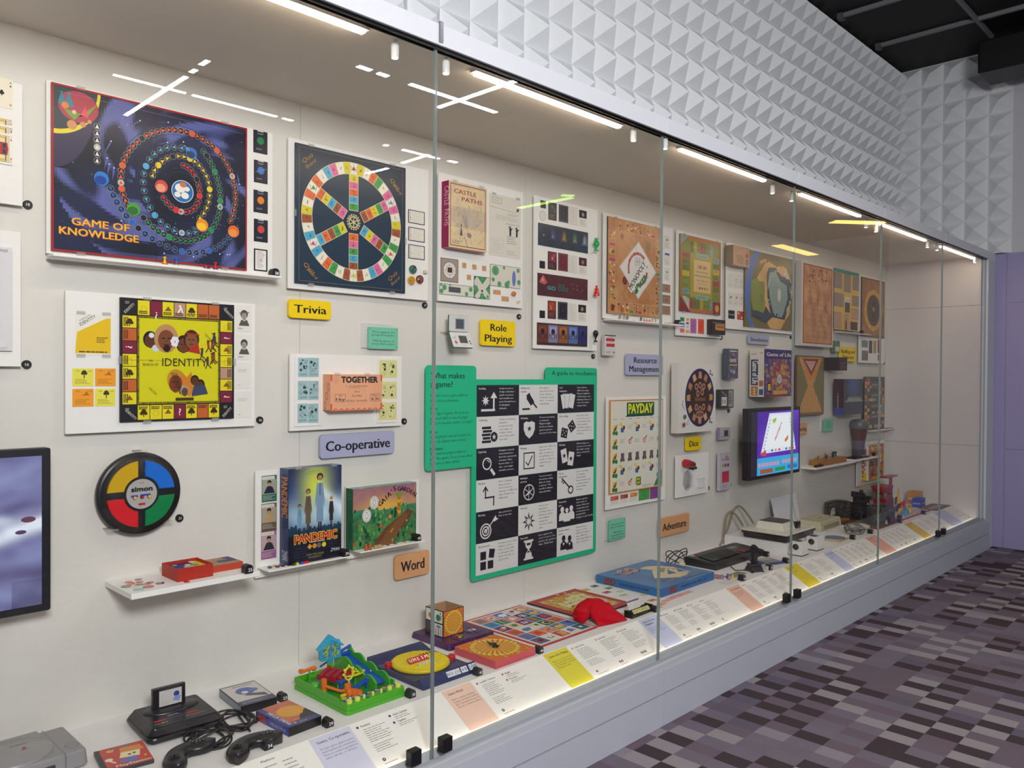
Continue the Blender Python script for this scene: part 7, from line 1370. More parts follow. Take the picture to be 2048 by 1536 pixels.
# wavy slide on the right
for sx, n_ in ((.150, 0), (.205, 1)):
    g = G(); P_ = [(.06, .022)]; 
    for i in range(41):
        u = i/40; y = .06+u*.24; z = .044+.046*u+.014*abs(math.sin(u*3.5*PI+.2)); P_.append((y, z))
    P_.append((.30, .022)); g.T = Matrix(((0,0,1,sx),(1,0,0,0),(0,1,0,0),(0,0,0,1))); g.prism(P_, 0, .007, '#3ea522'); g.obj('slide_wall', PLAST, t)
g = G(); 
for i in range(5): y = .075+.045*i; z = .034+.0085*i; g.mesh([(.155, y, z), (.205, y, z), (.205, y+.03, z+.008), (.155, y+.03, z+.008), (.155, y+.045, z+.011), (.205, y+.045, z+.011)], [(0, 1, 2, 3), (3, 2, 5, 4)], BL)
g.obj('slide_bed', PLAST, t)
# red roof tube
g = G(); g.T = Matrix.Translation((.075, .185, .058)) @ Matrix.Rotation(math.radians(20), 4, 'Z') @ Matrix.Rotation(math.radians(-10), 4, 'Y') @ Matrix.Scale(.86, 4)
g.prism([(-.035, -.055), (.035, -.055), (.035, .055), (-.035, .055)], -.004, .006, '#a01c2c'); [g.tube([(-.033, -.045+.03*i, .006), (.035, -.045+.03*i, .006)], .012, '#961826', 10) for i in range(4)]; g.obj('red_roof', PLAST, t)
for x, y in ((.06, .14), (.10, .15), (.06, .22), (.10, .23)): g = G(); g.cyl(x, y, .022, .055, .003, GR, 8); g.obj('post', PLAST, t)
# house sign
g = G(); g.rbox(.083, .232, .022, .103, .242, .105, .001, .001, GR, n=1); g.box(.084, .231, .085, .102, .243, .11, '#2a9ac8'); g.obj('stem', PLAST, t)
g = G(); g.T = Matrix.Translation((.052, .228, .098)) @ Matrix.Rotation(PI/2, 4, 'X') @ Matrix.Scale(.82, 4); HW = .095
g.prism([(0, .006), (.006, 0), (HW-.006, 0), (HW, .006), (HW, .062), (HW/2, .092), (0, .062)], -.02, 0, '#2f9fc6'); g.prism([(-.012, .05), (-.008, .044), (HW/2, .082), (HW+.008, .044), (HW+.012, .05), (HW/2, .1)], -.022, .004, '#33a5cc'); g.lathe([(.008, 0)], 0, 0, '#33a5cc') if 0 else None
hs = g.obj('house_sign', PLAST, t)
g = G(); g.face(.065, .048, Matrix.Translation((.0585, .228, .1035)) @ Matrix.Rotation(PI/2, 4, 'X')); g.art(10, 10, lambda u, v: mix('#2f7f6a', '#c9c040' if nz(u, v, 5, 1) > .1 else '#4aa0c8', .5+nz(u, v, 7, 3)), .02, .02, .98, .98); g.up(); g.ring(.5, .5, .36, .26, '#b8b02c', 20); g.poly([(.3, .1), (.35, .6), (.5, .95), (.6, .6), (.5, .1)], '#2a86b0'); g.circ(.45, .4, .12, '#2a9ac0', 10); g.obj('house_sticker', PAPER, hs)
g = G(); g.ball(.121, .232, .153, .007, '#2f9fc6', 12); g.obj('roof_knob', PLAST, hs)
# blue catapult, bridge and beams
g = G(); g.cyl(.158, .285, .022, .082, .008, GR, 14); g.box(.11, .28, .078, .205, .292, .088, BL); g.box(.14, .276, .084, .165, .296, .098, BL); g.tube([(.16, .286, .092), (.21, .288, .104)], .005, BL, 8); g.tube([(.118, .286, .022), (.118, .286, .08)], .003, BL, 6); g.tube([(.085, .286, .06), (.118, .286, .072)], .003, BL, 6); g.obj('blue_lever', PLAST, t)
g = G(); g.box(.052, .12, .055, .104, .135, .062, BL); g.box(.058, .123, .022, .066, .131, .055, BL); g.box(.092, .123, .022, .1, .131, .055, BL); g.obj('blue_bridge', PLAST, t)
g = G(); g.T = Matrix.Translation((.085, .078, .038)) @ Matrix.Rotation(math.radians(14), 4, 'Z') @ Matrix.Rotation(math.radians(-9), 4, 'Y'); g.box(0, 0, 0, .068, .012, .003, BL); g.box(0, 0, .003, .068, .002, .008, BL); g.box(0, .01, .003, .068, .012, .008, BL); g.ball(.07, .006, .006, .009, BL, 12, sz=.5); g.T = Matrix(); g.box(.098, .084, .022, .103, .092, .04, BL); g.box(.14, .094, .022, .145, .102, .045, BL); g.obj('blue_seesaw', PLAST, t)
# orange parts
for i, (x, y, h) in enumerate(((.062, .078, .048), (.077, .072, .044), (.066, .094, .058), (.088, .062, .040))): g = G(); g.lathe([(.0105, .022), (.0105, h), (.0085, h), (.0085, h-.012)], x, y, OR, 16, smooth=False, caps=False); g.obj('orange_cup', PLAST, t)
g = G(); g.lathe([(.009, .022), (.0095, .062), (.0075, .062), (.007, .05)], .03, .175, OR, 14, smooth=False, caps=False); g.tube([(.03, .17, .04), (.05, .12, .034), (.058, .105, .033)], .005, OR, 8); g.ball(.06, .103, .036, .008, OR, 10, sz=.8); g.obj('orange_chute', PLAST, t)
g = G(); g.tube([(.01, .285, .06), (.03, .285, .062), (.05, .28, .066)], .006, OR, 8); g.ball(.055, .278, .064, .009, OR, 10); g.box(.005, .279, .058, .018, .291, .07, OR); g.cyl(.04, .28, .022, .06, .003, GR, 8); g.obj('orange_arm', PLAST, t)
# yellow parts
g = G(); g.tube([(.085, .115, .022), (.085, .115, .062)], .0035, YL, 8); g.tube([(.085+.016*math.cos(a*PI/10), .115, .082+.021*math.sin(a*PI/10)) for a in range(21)], .0032, YL, 8); [g.ball(.085+.02*math.cos(a), .115, .082+.025*math.sin(a), .0045, YL, 8) for a in (.6, 1.57, 2.54, 0, 3.14)]; g.obj('yellow_hoop', PLAST, t)
g = G(); g.lathe([(.004, .06), (.028, .064), (.034, .071), (.031, .071), (.02, .066)], 0, 0, YL, 24); g.V = [(v[0]*1.25+.125, v[1]*.7+.145, v[2]-.004) for v in g.V]; g.cyl(.135, .15, .022, .062, .006, GD2, 10); g.obj('yellow_dish', PLAST, t)
g = G(); g.lathe([(.016, .024), (.017, .034), (.015, .034), (.014, .027)], .043, .072, YL, 20, smooth=False, caps=False); g.obj('yellow_ring', PLAST, t)
g = G(); g.lathe([(.008, .026), (.013, .036), (.0115, .036)], .046, .052, '#aeb4b8', 18); g.obj('metal_cup', METAL, t)
for x, y, z in ((.135, .15, .073), (.19, .14, .056)): g = G(); g.ball(x, y, z, .005, '#c9ccd0', 10); g.obj('steel_ball', METAL, t)
g = G(); g.lathe([(.014, .022), (.014, .03), (.012, .031)], .035, .235, '#4fc030', 16); g.obj('green_button', PLAST, t)

# ---- blue letter game with yellow disc
t = empty('letter_game', 'dark blue plastic letter game with a big yellow ribbed disc', 'toy', (1.73, 2.09, CT)); BW, BD = .25, .32
NB = '#28305c'
g = G(); g.T = Matrix(((0,0,1,0),(1,0,0,0),(0,1,0,0),(0,0,0,1))); g.prism([(0, 0), (BD, 0), (BD, .034), (BD-.02, .030), (BD-.06, .018), (.06, .018), (.045, .02), (.02, .034), (0, .01)], 0, BW, NB); g.obj('base_tray', PLAST, t)
g = G(); g.lathe([(.102, .018), (.106, .021), (.106, .028), (.1, .032), (.001, .035)], .122, .165, '#dcc416', 56); ds = g.obj('yellow_disc', PLAST, t)
for i in range(14):
    y = .165-.088+.0135*i; hw = math.sqrt(max(0, .098**2-(y-.165)**2)); g = G(); g.tube([(.122-hw, y, .0325), (.122+hw*.98, y, .0325)], .0024, '#e6cf28', 5); g.obj('rib', PLAST, ds)
for i, ch in enumerate('UMESM'):
    g = G(); g.box(0, 0, 0, .0165, .022, .004, '#c8281c'); g.face(.0165, .022, Matrix.Translation((0, 0, .004))); g.text(ch, .5, .2, .6, None, '#f0e8e0', bold=.04); g.obj('letter_tile', PLAST, t, (.062+.0175*i, .15, .034), (math.radians(35), 0, 0))
for i in range(4): g = G(); g.box(0, 0, 0, .011, .009, .003, '#e0dcd4'); g.face(.011, .009, Matrix.Translation((0, 0, .003))); g.text('ABCD'[i], .5, .2, .6, None, '#555'); g.obj('small_tile', PLAST, t, (.078+.0155*i, .118, .034), (math.radians(25), 0, 0))
for i in range(4): g = G(); g.box(0, 0, 0, .0018, .014, .003, '#3a2c0c'); g.obj('slot', PLAST, t, (.15+.014*i, .19, .0345))
for i, (x, ch) in enumerate(((.112, 'N'), (.127, 'U'), (.142, 'J'), (.158, 'U'), (.178, 'V'), (.192, 'B'), (.216, 'U'), (.233, 'M'))):
    g = G(); g.box(0, 0, 0, .0145, .021, .002, '#dfe0e2'); g.face(.0145, .021, Matrix.Translation((0, 0, .002))); g.text(ch, .5, .25, .5, None, '#2c3a6c', bold=.02); g.obj('rack_tile', PLAST, t, (x, .003, .0125), (math.radians(48), 0, 0))
for x, y in ((.022, .222), (.236, .125)): g = G(); g.lathe([(.0135, .017), (.0135, .03), (.0115, .034), (.001, .035)], x, y, '#c21c24', 20); g.obj('red_button', PLAST, t)

# ---- purple tray and picture cube
t = empty('play_tray', 'dark purple plastic tray with two round wells of counters', 'tray', (2.045, 2.318, CT)); TW_, TD_ = .25, .235
g = G(); g.rbox(0, 0, 0, TW_, TD_, .024, .01, .002, '#472250', n=3, tin=.006); g.obj('body', PLAST, t)
for x, y in ((.10, .045), (.19, .075)): g = G(); g.lathe([(.036, .023), (.037, .026), (.033, .026), (.031, .0248)], x, y, '#52285c', 28); g.obj('well_rim', PLAST, t); g = G(); g.cyl(x, y, .0241, .0246, .0312, '#38183f', 24); g.obj('well', PLAST, t)
for i, (x, y, c_, n_) in enumerate(((.095, .045, '#c8d020', 'yellow green'), (.11, .05, '#3a8a30', 'green'), (.092, .055, '#c02c30', 'dark red'), (.18, .075, '#d8c8d8', 'pale'), (.198, .08, '#c81c30', 'red'), (.19, .065, '#e0c020', 'yellow'), (.175, .066, '#3a70c0', 'blue'))):
    g = G(); g.cyl(0, 0, 0, .0018, .0085, c_, 14); put(g, 'counter_disc', GLOSS, 2.045+x, 2.318+y, 0, CT+.0248+.0012*(i % 3), label=f'{n_} counter in the {"left" if i < 3 else "right"} well of the purple tray', cat='counter', group='counters in the purple tray')
KX, KY, KS, KH = 2.085, 2.40, .108, .105
g = G(); w_ = .0025
for q in ((0, 0, KS, w_), (0, KS-w_, KS, KS), (0, w_, w_, KS-w_), (KS-w_, w_, KS, KS-w_)): g.box(q[0], q[1], 0, q[2], q[3], KH, '#b08a68')
g.face(KS, KH, Matrix.Rotation(PI/2, 4, 'X'))
def sun(g, n=22, r=.44):
    g.rect(0, 0, 1, 1, '#d8742c'); g.up(); rd = random.Random(3)
    for i in range(60): g.circ(rd.random(), rd.random(), .02, '#e8b04a', 6)
    g.up(); g.circ(.5, .5, r, '#e8cf50', 40); g.up(); g.circ(.5, .5, r*.86, '#e2c043', 36); g.up()
    for i in range(n):
        a = 2*PI*i/n; b_ = 2*PI*(i+.5)/n; e = g.h/g.w; g.poly([(.5, .5), (.5+r*.84*math.cos(a)*e, .5+r*.84*math.sin(a)), (.5+r*.84*math.cos(b_)*e, .5+r*.84*math.sin(b_))], '#cf6a34')
sun(g); g.up(); [g.circ(.5+.41*math.cos(i*2*PI/24), .5+.41*math.sin(i*2*PI/24), .018, '#1c1412', 6) for i in range(24)]; g.frame(0, 0, 1, 1, .025, '#141214')
g.T = Matrix(((0,0,-1,0),(-1,0,0,KS),(0,1,0,0),(0,0,0,1))); g.z = LV; g.rect(0, 0, 1, 1, '#141214'); g.up()
for x, y, c_, k in ((.03, .52, '#d8d4c8', 0), (.52, .52, '#dcd8cc', 1), (.03, .03, '#4a4440', 2), (.52, .03, '#cfd0cc', 3)):
    g.rect(x, y, x+.44, y+.44, c_); g.up()
    if k == 0: g.circ(x+.24, y+.2, .1, '#b0703c', 12)
    elif k == 1: g.circ(x+.2, y+.18, .13, '#127a68', 16); g.rect(x+.32, y+.1, x+.37, y+.3, '#d8642c'); g.circ(x+.32, y+.36, .04, '#2a8a4a')
    elif k == 2: g.poly([(x+.2, y+.03), (x+.4, y+.05), (x+.3, y+.4)], '#1c1a1c')
    else: g.rect(x+.1, y+.3, x+.34, y+.38, '#5a7a98'); g.rect(x+.19, y+.02, x+.25, y+.34, '#b07a34'); g.rect(x+.32, y+.04, x+.36, y+.34, '#8ab0d0'); g.rect(x+.06, y+.04, x+.1, y+.25, '#c05048')
    g.up(-1)
put(g, 'picture_cube', PAPER, KX, KY, 0, CT+.024, label='open cardboard picture cube standing on the purple tray', cat='box')
# ---- orange spinner box
t = empty('spinner_box', 'flat square box with sunburst letter dial and black spinner arrow', 'spinner', (2.04, 2.06, CT)); SW = .212
g = G(); g.rbox(0, 0, 0, SW, .222, .029, .001, .0006, '#c9565c', n=1); g.face(SW, .222, Matrix.Translation((0, 0, .029))); sun(g, 22, .43); g.up(2)
for i in range(24): a = PI/2+PI*.55-i*2*PI/24; g.text('ABCDEFGHIJKLMNOPQRSTUVWX'[i], .5+.385*math.cos(a)*.222/SW, .5+.385*math.sin(a)-.015, .034, None, '#1c1412', rot=math.degrees(a)-90, bold=.05)
g.obj('box', PAPER, t); g = G(); g.lathe([(.011, .029), (.011, .033), (.007, .036), (.004, .045), (.001, .047)], SW/2, .111, '#121214', 16); g.T = Matrix.Translation((SW/2, .111, .037)); g.prism([(-.006, -.02), (.006, -.02), (.004, .01), (.012, .012), (0, .045), (-.012, .012), (-.004, .01)], 0, .002, '#121214'); g.obj('spinner_arrow', RUB, t)
# ---- big picture board
cols = ['#3f6a88', '#8a3a64', '#d8642c', '#146a5c', '#d88a84', '#3a70b8', '#d87a84', '#e0dccc', '#1c7a70', '#8f8468', '#d05a38', '#4a78c8', '#d86a2c', '#1c3a6c', '#cf5a38', '#5a3a7c', '#5c8a4c', '#e4d8c0', '#d8dcd8', '#c97a7c', '#3a80b8', '#e0d8c4', '#d8ceb8', '#2a6aa0', '#cfd0c4', '#c8783c', '#58789a', '#3a8a6c']
def big(g):
    g.frame(.0, .0, 1, 1, .008, '#b03a40'); g.rect(.02, .02, .98, .98, '#e2ddcf'); g.up(); g.frame(.03, .025, .97, .975, .003, '#b86a68'); rd = random.Random(6); n = 0
    pc = ('#e8dcb8', '#c83a34', '#e8a8a8', '#2a7a50', '#5a78b8', '#e0b83c', '#f0ece4', '#3a2c58', '#d86a34')
    for j in range(6):
        for i in range(5):
            x0, y0 = .06+.18*i, .05+.152*j; g.rect(x0, y0, x0+.168, y0+.142, cols[(i*7+j*5) % 28]); g.up(); cx, cy = x0+.084, y0+.07; k = (i*5+j*3) % 7; c1, c2 = rd.choice(pc), rd.choice(pc)
            if k == 0: g.circ(cx, cy, .045, c1, 16); g.up(); g.circ(cx+.01, cy, .03, c2, 14); g.up(-1)
            elif k == 1: g.poly([(cx-.05, cy-.04), (cx+.06, cy-.02), (cx+.02, cy+.05), (cx-.04, cy+.03)], c1)
            elif k == 2: g.circ(cx-.02, cy-.01, .035, c1, 14); g.circ(cx+.03, cy+.02, .025, c2, 12)
            elif k == 3: [g.line(cx-.05+.03*q, cy-.05, cx-.04+.03*q, cy+.05, .012, rd.choice(pc)) for q in range(4)]
            elif k == 4: g.circ(cx, cy-.01, .04, c1, 14, 1.2); g.rect(cx-.045, cy-.055, cx-.03, cy, c1); g.rect(cx+.03, cy-.055, cx+.045, cy, c1); g.circ(cx+.055, cy+.01, .02, c1, 10)
            elif k == 5: g.rect(cx-.04, cy-.03, cx+.04, cy+.02, c1); g.up(); g.circ(cx, cy, .02, c2, 12); g.up(-1)
            else: [g.circ(cx+.04*math.cos(q*1.05), cy+.04*math.sin(q*1.05), .014, c1, 8) for q in range(6)]; g.circ(cx, cy, .02, c2, 10)
            g.up(-1)
g = G(); g.rbox(0, 0, 0, .352, .452, .004, .001, 0, '#b8343c', n=1); g.face(.352, .452, Matrix.Translation((0, 0, .004))); big(g); put(g, 'picture_board', PAPER, 2.33, 2.10, 0, label='large flat board of coloured picture squares between spinner and word board', cat='game board')
# ---- word tile board
t = empty('word_board', 'red edged square word game board covered in grid squares', 'game board', (2.725, 2.205, CT)); SBW = .345
def wb_(g):
    g.rect(0, 0, 1, 1, '#b0403c'); g.up(); g.rect(.1, .1, .9, .9, '#8a5a34'); g.up(); rd = random.Random(5)
    for j in range(15):
        for i in range(15):
            c_ = rd.choice(('#c98f2c', '#d9a63c', '#cfc080', '#d9a63c', '#c9b060', '#2c3470' if abs(i-7) < 5 and abs(j-8) < 4 else '#c98f2c', '#c9c4b8')); x, y = .105+.053*i, .105+.053*j; g.rect(x, y, x+.05, y+.05, c_)
            if rd.random() < .3: g.up(); g.line(x+.01, y+.03, x+.04, y+.032, .008, '#5a3a2c'); g.up(-1)
    g.rect(.55, .93, .6, .97, '#d8c8c0'); g.rect(.7, .92, .74, .96, '#d8c8c0')
g = G(); g.rbox(0, 0, 0, SBW, SBW, .008, .002, .0006, '#2a2022', n=1); g.face(SBW, SBW, Matrix.Translation((0, 0, .008))); wb_(g); g.obj('board', PAPER, t)
NUM = 'zero one two three four five six seven eight nine ten eleven twelve thirteen fourteen fifteen sixteen'.split(); ts = SBW*.053; used = set()
for (i, j, dx, dy, n) in ((4, 9, 1, 0, 7), (7, 6, 0, 1, 6), (8, 11, 1, 0, 6), (10, 8, 0, 1, 5), (3, 7, 1, 0, 6), (5, 4, 1, 0, 5), (9, 5, 0, 1, 4), (12, 7, 0, 1, 5), (2, 9, 0, -1, 4)):
    for k in range(n):
        a, b_ = i+dx*k, j+dy*k
        if (a, b_) in used: continue
        used.add((a, b_)); g = G(); g.rbox(.0006, .0006, 0, ts-.0006, ts-.0006, .005, .001, .0005, '#ded39a', n=1); g.face(ts, ts, Matrix.Translation((0, 0, .005))); g.text('AEIRSTLNOD'[(a*3+b_) % 10], .48, .28, .45, None, '#3a3430')
        put(g, 'letter_tile', PLAST, 2.725+SBW*(.105+.053*a), 2.205+SBW*(.105+.053*b_), 0, CT+.0082, label=f'cream letter tile in column {NUM[a]}, row {NUM[b_]} of the red edged word board', cat='letter tile', group='letter tiles laid on the word board')
# ---- red bag
g = G(); rg = []; pa, pb = Vector(onZ('X', 1110, 745, CT)), Vector(onZ('X', 1525, 650, CT)); bw = (pb-pa).length/2; bc = (pa+pb)/2; ba = math.degrees(math.atan2(pb.y-pa.y, pb.x-pa.x))
for k, (c_, w_, t_, wd, ud) in enumerate((((0, .004, .003), bw, .003, (1, 0, 0), (0, 0, 1)), ((0, .012, .012), bw*.97, .011, (1, 0, 0), (0, 0, 1)), ((-.004, .035, .026), bw*.86, .025, (1, 0, 0), (0, 0, 1)), ((-.012, .06, .040), bw*.74, .037, (1, .1, 0), (0, -.15, 1)),
    ((-.026, .085, .052), bw*.64, .042, (.9, .4, 0), (-.1, -.1, 1)), ((-.05, .10, .058), .040, .038, (.5, .85, 0), (-.1, 0, 1)), ((-.08, .10, .054), .040, .032, (.1, 1, 0), (-.35, 0, .9)), ((-.105, .092, .040), .040, .026, (0, 1, 0), (-.7, 0, .7)), ((-.12, .084, .022), .038, .018, (0, 1, 0), (-.9, 0, .4)), ((-.123, .08, .014), .030, .010, (0, 1, 0), (-1, 0, .1)))):
    c_, wd, ud = Vector(c_), Vector(wd).normalized(), Vector(ud).normalized(); r_ = []
    for i in range(28):
        a = 2*PI*i/28; q = 1+(.09*math.sin(3*a+k*1.3)+.05*math.sin(6*a-k*2.1))*(k > 1); p_ = c_+wd*w_*(abs(math.cos(a))**.7*math.copysign(1, math.cos(a)))*q+ud*t_*math.sin(a)*q
        r_.append((p_.x, p_.y, max(.0012, p_.z)))
    rg.append(r_)
g.loft(rg, '#c20a1c', True)
bag = put(g, 'cloth_bag', WOVEN, bc.x, bc.y, ba, label='crumpled red cloth bag lying across the word board edge', cat='bag')
g = G(); g.face(.03, .02, Matrix.Translation((.0, .052, .083)) @ Matrix.Rotation(math.radians(20), 4, 'X') @ Matrix.Rotation(math.radians(14), 4, 'Y')); g.frame(0, 0, .6, 1, .08, '#f0dcdc'); g.text('M', .3, .28, .45, None, '#f0dcdc', bold=.05); g.line(-.4, -.05, 0, .0, .06, '#e8c8c8'); g.obj('bag_print', PAPER, bag)
# ---- tile rack with cards
t = empty('tile_rack', 'black plastic tile rack holding cream letter tiles beside the red bag', 'tile rack', (2.885, 2.07, CT), math.radians(2)); RKW = .165
g = G(); g.T = Matrix(((0,0,1,0),(1,0,0,0),(0,1,0,0),(0,0,0,1))); g.prism([(0, 0), (.042, 0), (.04, .026), (.032, .028), (.012, .008), (.006, .011), (0, .008)], 0, RKW, '#151416'); g.T = Matrix(); [g.prism([(x, 0), (x+.004, 0), (x+.004, .042), (x, .042)], .0, .031, '#151416') for x in (0, RKW-.004)]; g.obj('rack', RUB, t)
for i, ch in enumerate('APYBOI'):
    g = G(); g.rbox(0, 0, 0, .018, .019, .004, .001, .0005, '#e0d890', n=1); g.face(.018, .019, Matrix.Translation((0, 0, .004))); g.text(ch, .5, .3, .5, None, '#2c2824', bold=.03)
    put(g, 'letter_tile', PLAST, 0, 0, label=f'cream letter tile {ch} standing in the black rack', cat='letter tile', group='letter tiles in the rack'); o = bpy.context.scene.collection.objects[-1] if 0 else None
    ob = [q for q in C.objects if q.name.startswith('letter_tile')][-1]
for k, ob in enumerate([q for q in C.objects if q.get('group') == 'letter tiles in the rack']): ob.location = (2.885+.03+.0205*k, 2.07+.012, CT+.0105); ob.rotation_euler = (math.radians(48), 0, math.radians(2))
for i in range(4):
    g = G(); g.box(0, 0, 0, .021, .042, .0008, '#dedad4'); g.face(.021, .042, Matrix.Translation((0, 0, .0008))); g.rect(0, .76, 1, .94, '#3a2c6c'); g.circ(.5, .86, .07, '#b8b0d8', 10); g.lines(.15, .2, .85, .6, 4, '#8a8680', .25, i)
    o = g.obj('letter_card', PAPER, None, (2.905+.0225*i, 2.102, CT+.026), (math.radians(68), 0, math.radians(2))); tag(o, f'small white card with violet heading, {("leftmost", "second", "third", "rightmost")[i]} behind the tile rack', 'card', 'cards behind the tile rack')
# ---- flat cards left of the travel box, notes in front
pics = []
for i, (x, y, w_, h_, c_, n_) in enumerate(((3.12, 2.50, .045, .03, '#d8b45a', 'sand'), (3.21, 2.515, .04, .03, '#3a6a4c', 'green'), (3.16, 2.40, .045, .03, '#b0605a', 'red and blue'), (3.23, 2.44, .04, .03, '#7a9a4c', 'leafy'), (3.17, 2.30, .055, .035, '#dfe0d0', 'green headed'), (3.22, 2.36, .045, .03, '#e0e0c4', 'yellow headed'), (3.25, 2.24, .05, .035, '#e0dcc8', 'lower yellow headed'), (3.20, 2.165, .05, .028, '#c98a48', 'orange picture'))):
    def fn(g, i=i, c_=c_):
        if i in (4, 5, 6): g.rect(0, .75, 1, 1, ('#6fa84c', '#c9cf4c', '#c9cf4c')[i-4]); g.lines(.1, .1, .9, .65, 4, '#a9a698', .3, i)
        else: blob(g, random.Random(i), 12, '#5a4a3a', .1, .9, .1, .9); blob(g, random.Random(i+50), 6, '#d8d0b8', .1, .9, .1, .9)
    g = G(); g.box(0, 0, 0, w_, h_, .0008, c_); g.face(w_, h_, Matrix.Translation((0, 0, .0008))); fn(g); put(g, 'travel_card', PAPER, x-.03, y-.0, -2, label=f'small {n_} card lying left of the blue travel box', cat='card', group='cards left of the blue travel box')
for i in range(6):
    g = G(); c_ = ('#e2b48c', '#e2b48c', '#e8b4a8', '#e8a8a4', '#e8a8a4', '#e4b4ac')[i]; g.box(0, 0, 0, .062, .032, .0008, c_); g.face(.062, .032, Matrix.Translation((0, 0, .0008))); g.lines(.1, .2, .9, .8, 3, mix(c_, '#8a4a34', .35), .3, i); put(g, 'bank_note', PAPER, 3.075+.066*i, 2.075+.018*i if i < 3 else 2.118, 2, label=f'small printed money slip, {("leftmost", "second", "third", "fourth", "fifth", "rightmost")[i]} in front of the blue travel box', cat='paper money', group='money slips before the travel box')
# ---- blue travel box
def gocar(g):
    g.art(20, 16, lambda u, v: mix('#3a7ab0', '#2f6ea4', .5+nz(u, v, 4, 1))); g.up()
    g.circ(.62, .48, .32, '#d9c8a4', 30, .95, -2.2, 1.9); g.up(); g.poly([(.3, .35), (.55, .15), (.72, .32), (.82, .2), (.88, .55), (.55, .6)], '#e0d2b0'); g.poly([(.55, .35), (.66, .3), (.72, .5)], '#3a7ab0'); g.poly([(.72, .33), (.82, .27), (.84, .45)], '#3a7ab0'); g.up()
    g.line(.25, .12, .5, .2, .03, '#8a9080'); g.line(.27, .18, .42, .13, .015, '#6a6a60'); g.line(.6, .8, .85, .9, .03, '#6a7470'); g.line(.63, .1, .85, .2, .025, '#5a6460'); [g.circ(.6+.05*i, .5+.05*math.sin(i), .025, '#c96a4c', 8) for i in range(6)]; g.poly([(.52, .5), (.7, .62), (.78, .58), (.6, .45)], '#8a9a6c')
    g.up(); g.text('GO', .34, .71, .19, .27, '#1c1418', sh=.25, bold=.09); g.up(); g.text('GO', .33, .72, .19, .27, '#e0d0b0', sh=.25, bold=.06); g.up(); g.text('GO', .33, .72, .19, .27, '#cc4030', sh=.25, bold=.02); g.lines(.1, .79, .4, .81, 1, '#1c3a5a', .8); g.lines(.5, .06, .9, .08, 1, '#1c3a5a', .8)
t = empty('travel_box', 'large flat bright blue game box lettered Go', 'game box', (3.262, 2.172, CT)); BXW, BXD, BXH = .485, .395, .042
g = G(); g.rbox(0, 0, 0, BXW, BXD, BXH, .001, .0006, '#1f68a4', n=1); g.face(BXW, BXD, Matrix.Translation((0, 0, BXH)))
T0 = g.T.copy(); g.T = Matrix.Translation((0, BXD, BXH)) @ Matrix.Rotation(-PI/2, 4, 'Z'); g.w, g.h = BXD, BXW
gocar(g) if 0 else None; g.face(BXW, BXD, T0); gocar(g)
g.T = Matrix(((1,0,0,0),(0,0,-1,0),(0,1,0,0),(0,0,0,1))); g.w, g.h, g.z = BXW, BXH, LV
g.text('GO', .2, .2, .62, .13, '#1c1418', sh=.25, bold=.1); g.up(); g.text('GO', .198, .22, .6, .13, '#cc4030', sh=.25, bold=.03); g.text('THE INTERNATIONAL TRAVEL GAME', .60, .35, .3, .50, '#10243c', bold=.03)
g.T = Matrix(((0,0,-1,0),(-1,0,0,BXD),(0,1,0,0),(0,0,0,1))); g.w, g.h, g.z = BXD, BXH, LV
g.text('GO', .2, .2, .62, .17, '#1c1418', sh=.25, bold=.1); g.up(); g.text('GO', .198, .22, .6, .17, '#cc4030', sh=.25, bold=.03); g.text('A WADDINGTON GAME', .60, .33, .3, .44, '#10243c', bold=.03); g.obj('lid', BOARD, t)
# ---- pawns, sheets by the travel box
for x, y, c_, n_ in ((3.79, 2.15, '#8a7aa8', 'grey violet'), (3.83, 2.14, '#2a4ab0', 'blue'), (3.842, 2.118, '#d8c01e', 'yellow'), (3.80, 2.118, '#a87a8a', 'dusty pink')): pawn('game_pawn', x, y, CT, c_, c_, n_+' pawn on the counter right of the blue travel box', 'pawns right of the travel box', .024)
for x, y, w_, h_, c_, n_ in ((3.77, 2.16, .09, .07, '#b8828a', 'pinkish photo card'), (3.87, 2.12, .13, .055, '#8a8a80', 'grey framed card'), (3.70, 2.072, .13, .05, '#dadad2', 'pale ruled sheet')):
    g = G(); g.box(0, 0, 0, w_, h_, .001, c_); g.face(w_, h_, Matrix.Translation((0, 0, .001))); g.frame(.02, .04, .98, .96, .03, mix(c_, '#222', .5)); blob(g, random.Random(2), 8, mix(c_, '#333', .4), .1, .9, .1, .9); put(g, 'play_card', PAPER, x, y, 0, CT-.0, label=n_+' on the counter beside the small pawns', cat='card')
# ---- black keyboard computer
t = empty('keyboard_computer', 'long black keyboard computer with green and red keys', 'computer', (3.93, 2.265, CT), math.radians(0)); KW, KD, KHt = .55, .20, .038
g = G(); g.T = Matrix(((0,0,1,0),(1,0,0,0),(0,1,0,0),(0,0,0,1))); g.prism([(0, 0), (KD, 0), (KD, .045), (KD-.02, .047), (.02, .035), (0, .03)], 0, KW, '#222124'); g.obj('body', PLAST, t)
sl = (.047-.035)/(KD-.04)
def keyz(y): return .035+(y-.02)*sl+.001
km = {}
for r in range(5):
    for c_ in range(15):
        x = .035+.0205*c_+.004*r; y = .038+.022*r; cc = '#1d4a38' if (c_ < 1 or c_ > 13 or (r == 0 and c_ in (1, 2))) else ('#8a1c20' if (r == 4 and c_ == 0) else ('#28306a' if r == 4 and c_ > 11 else '#141315'))
        if cc not in km: g = G(); g.rbox(0, 0, 0, .018, .019, .006, .002, .0015, cc, n=1); km[cc] = g.data('key'); km[cc].materials.append(PLAST)
        o = bpy.data.objects.new('key', km[cc]); C.objects.link(o); o.parent = t; o.location = (x, y, keyz(y)); o.rotation_euler = (math.atan(sl), 0, 0)
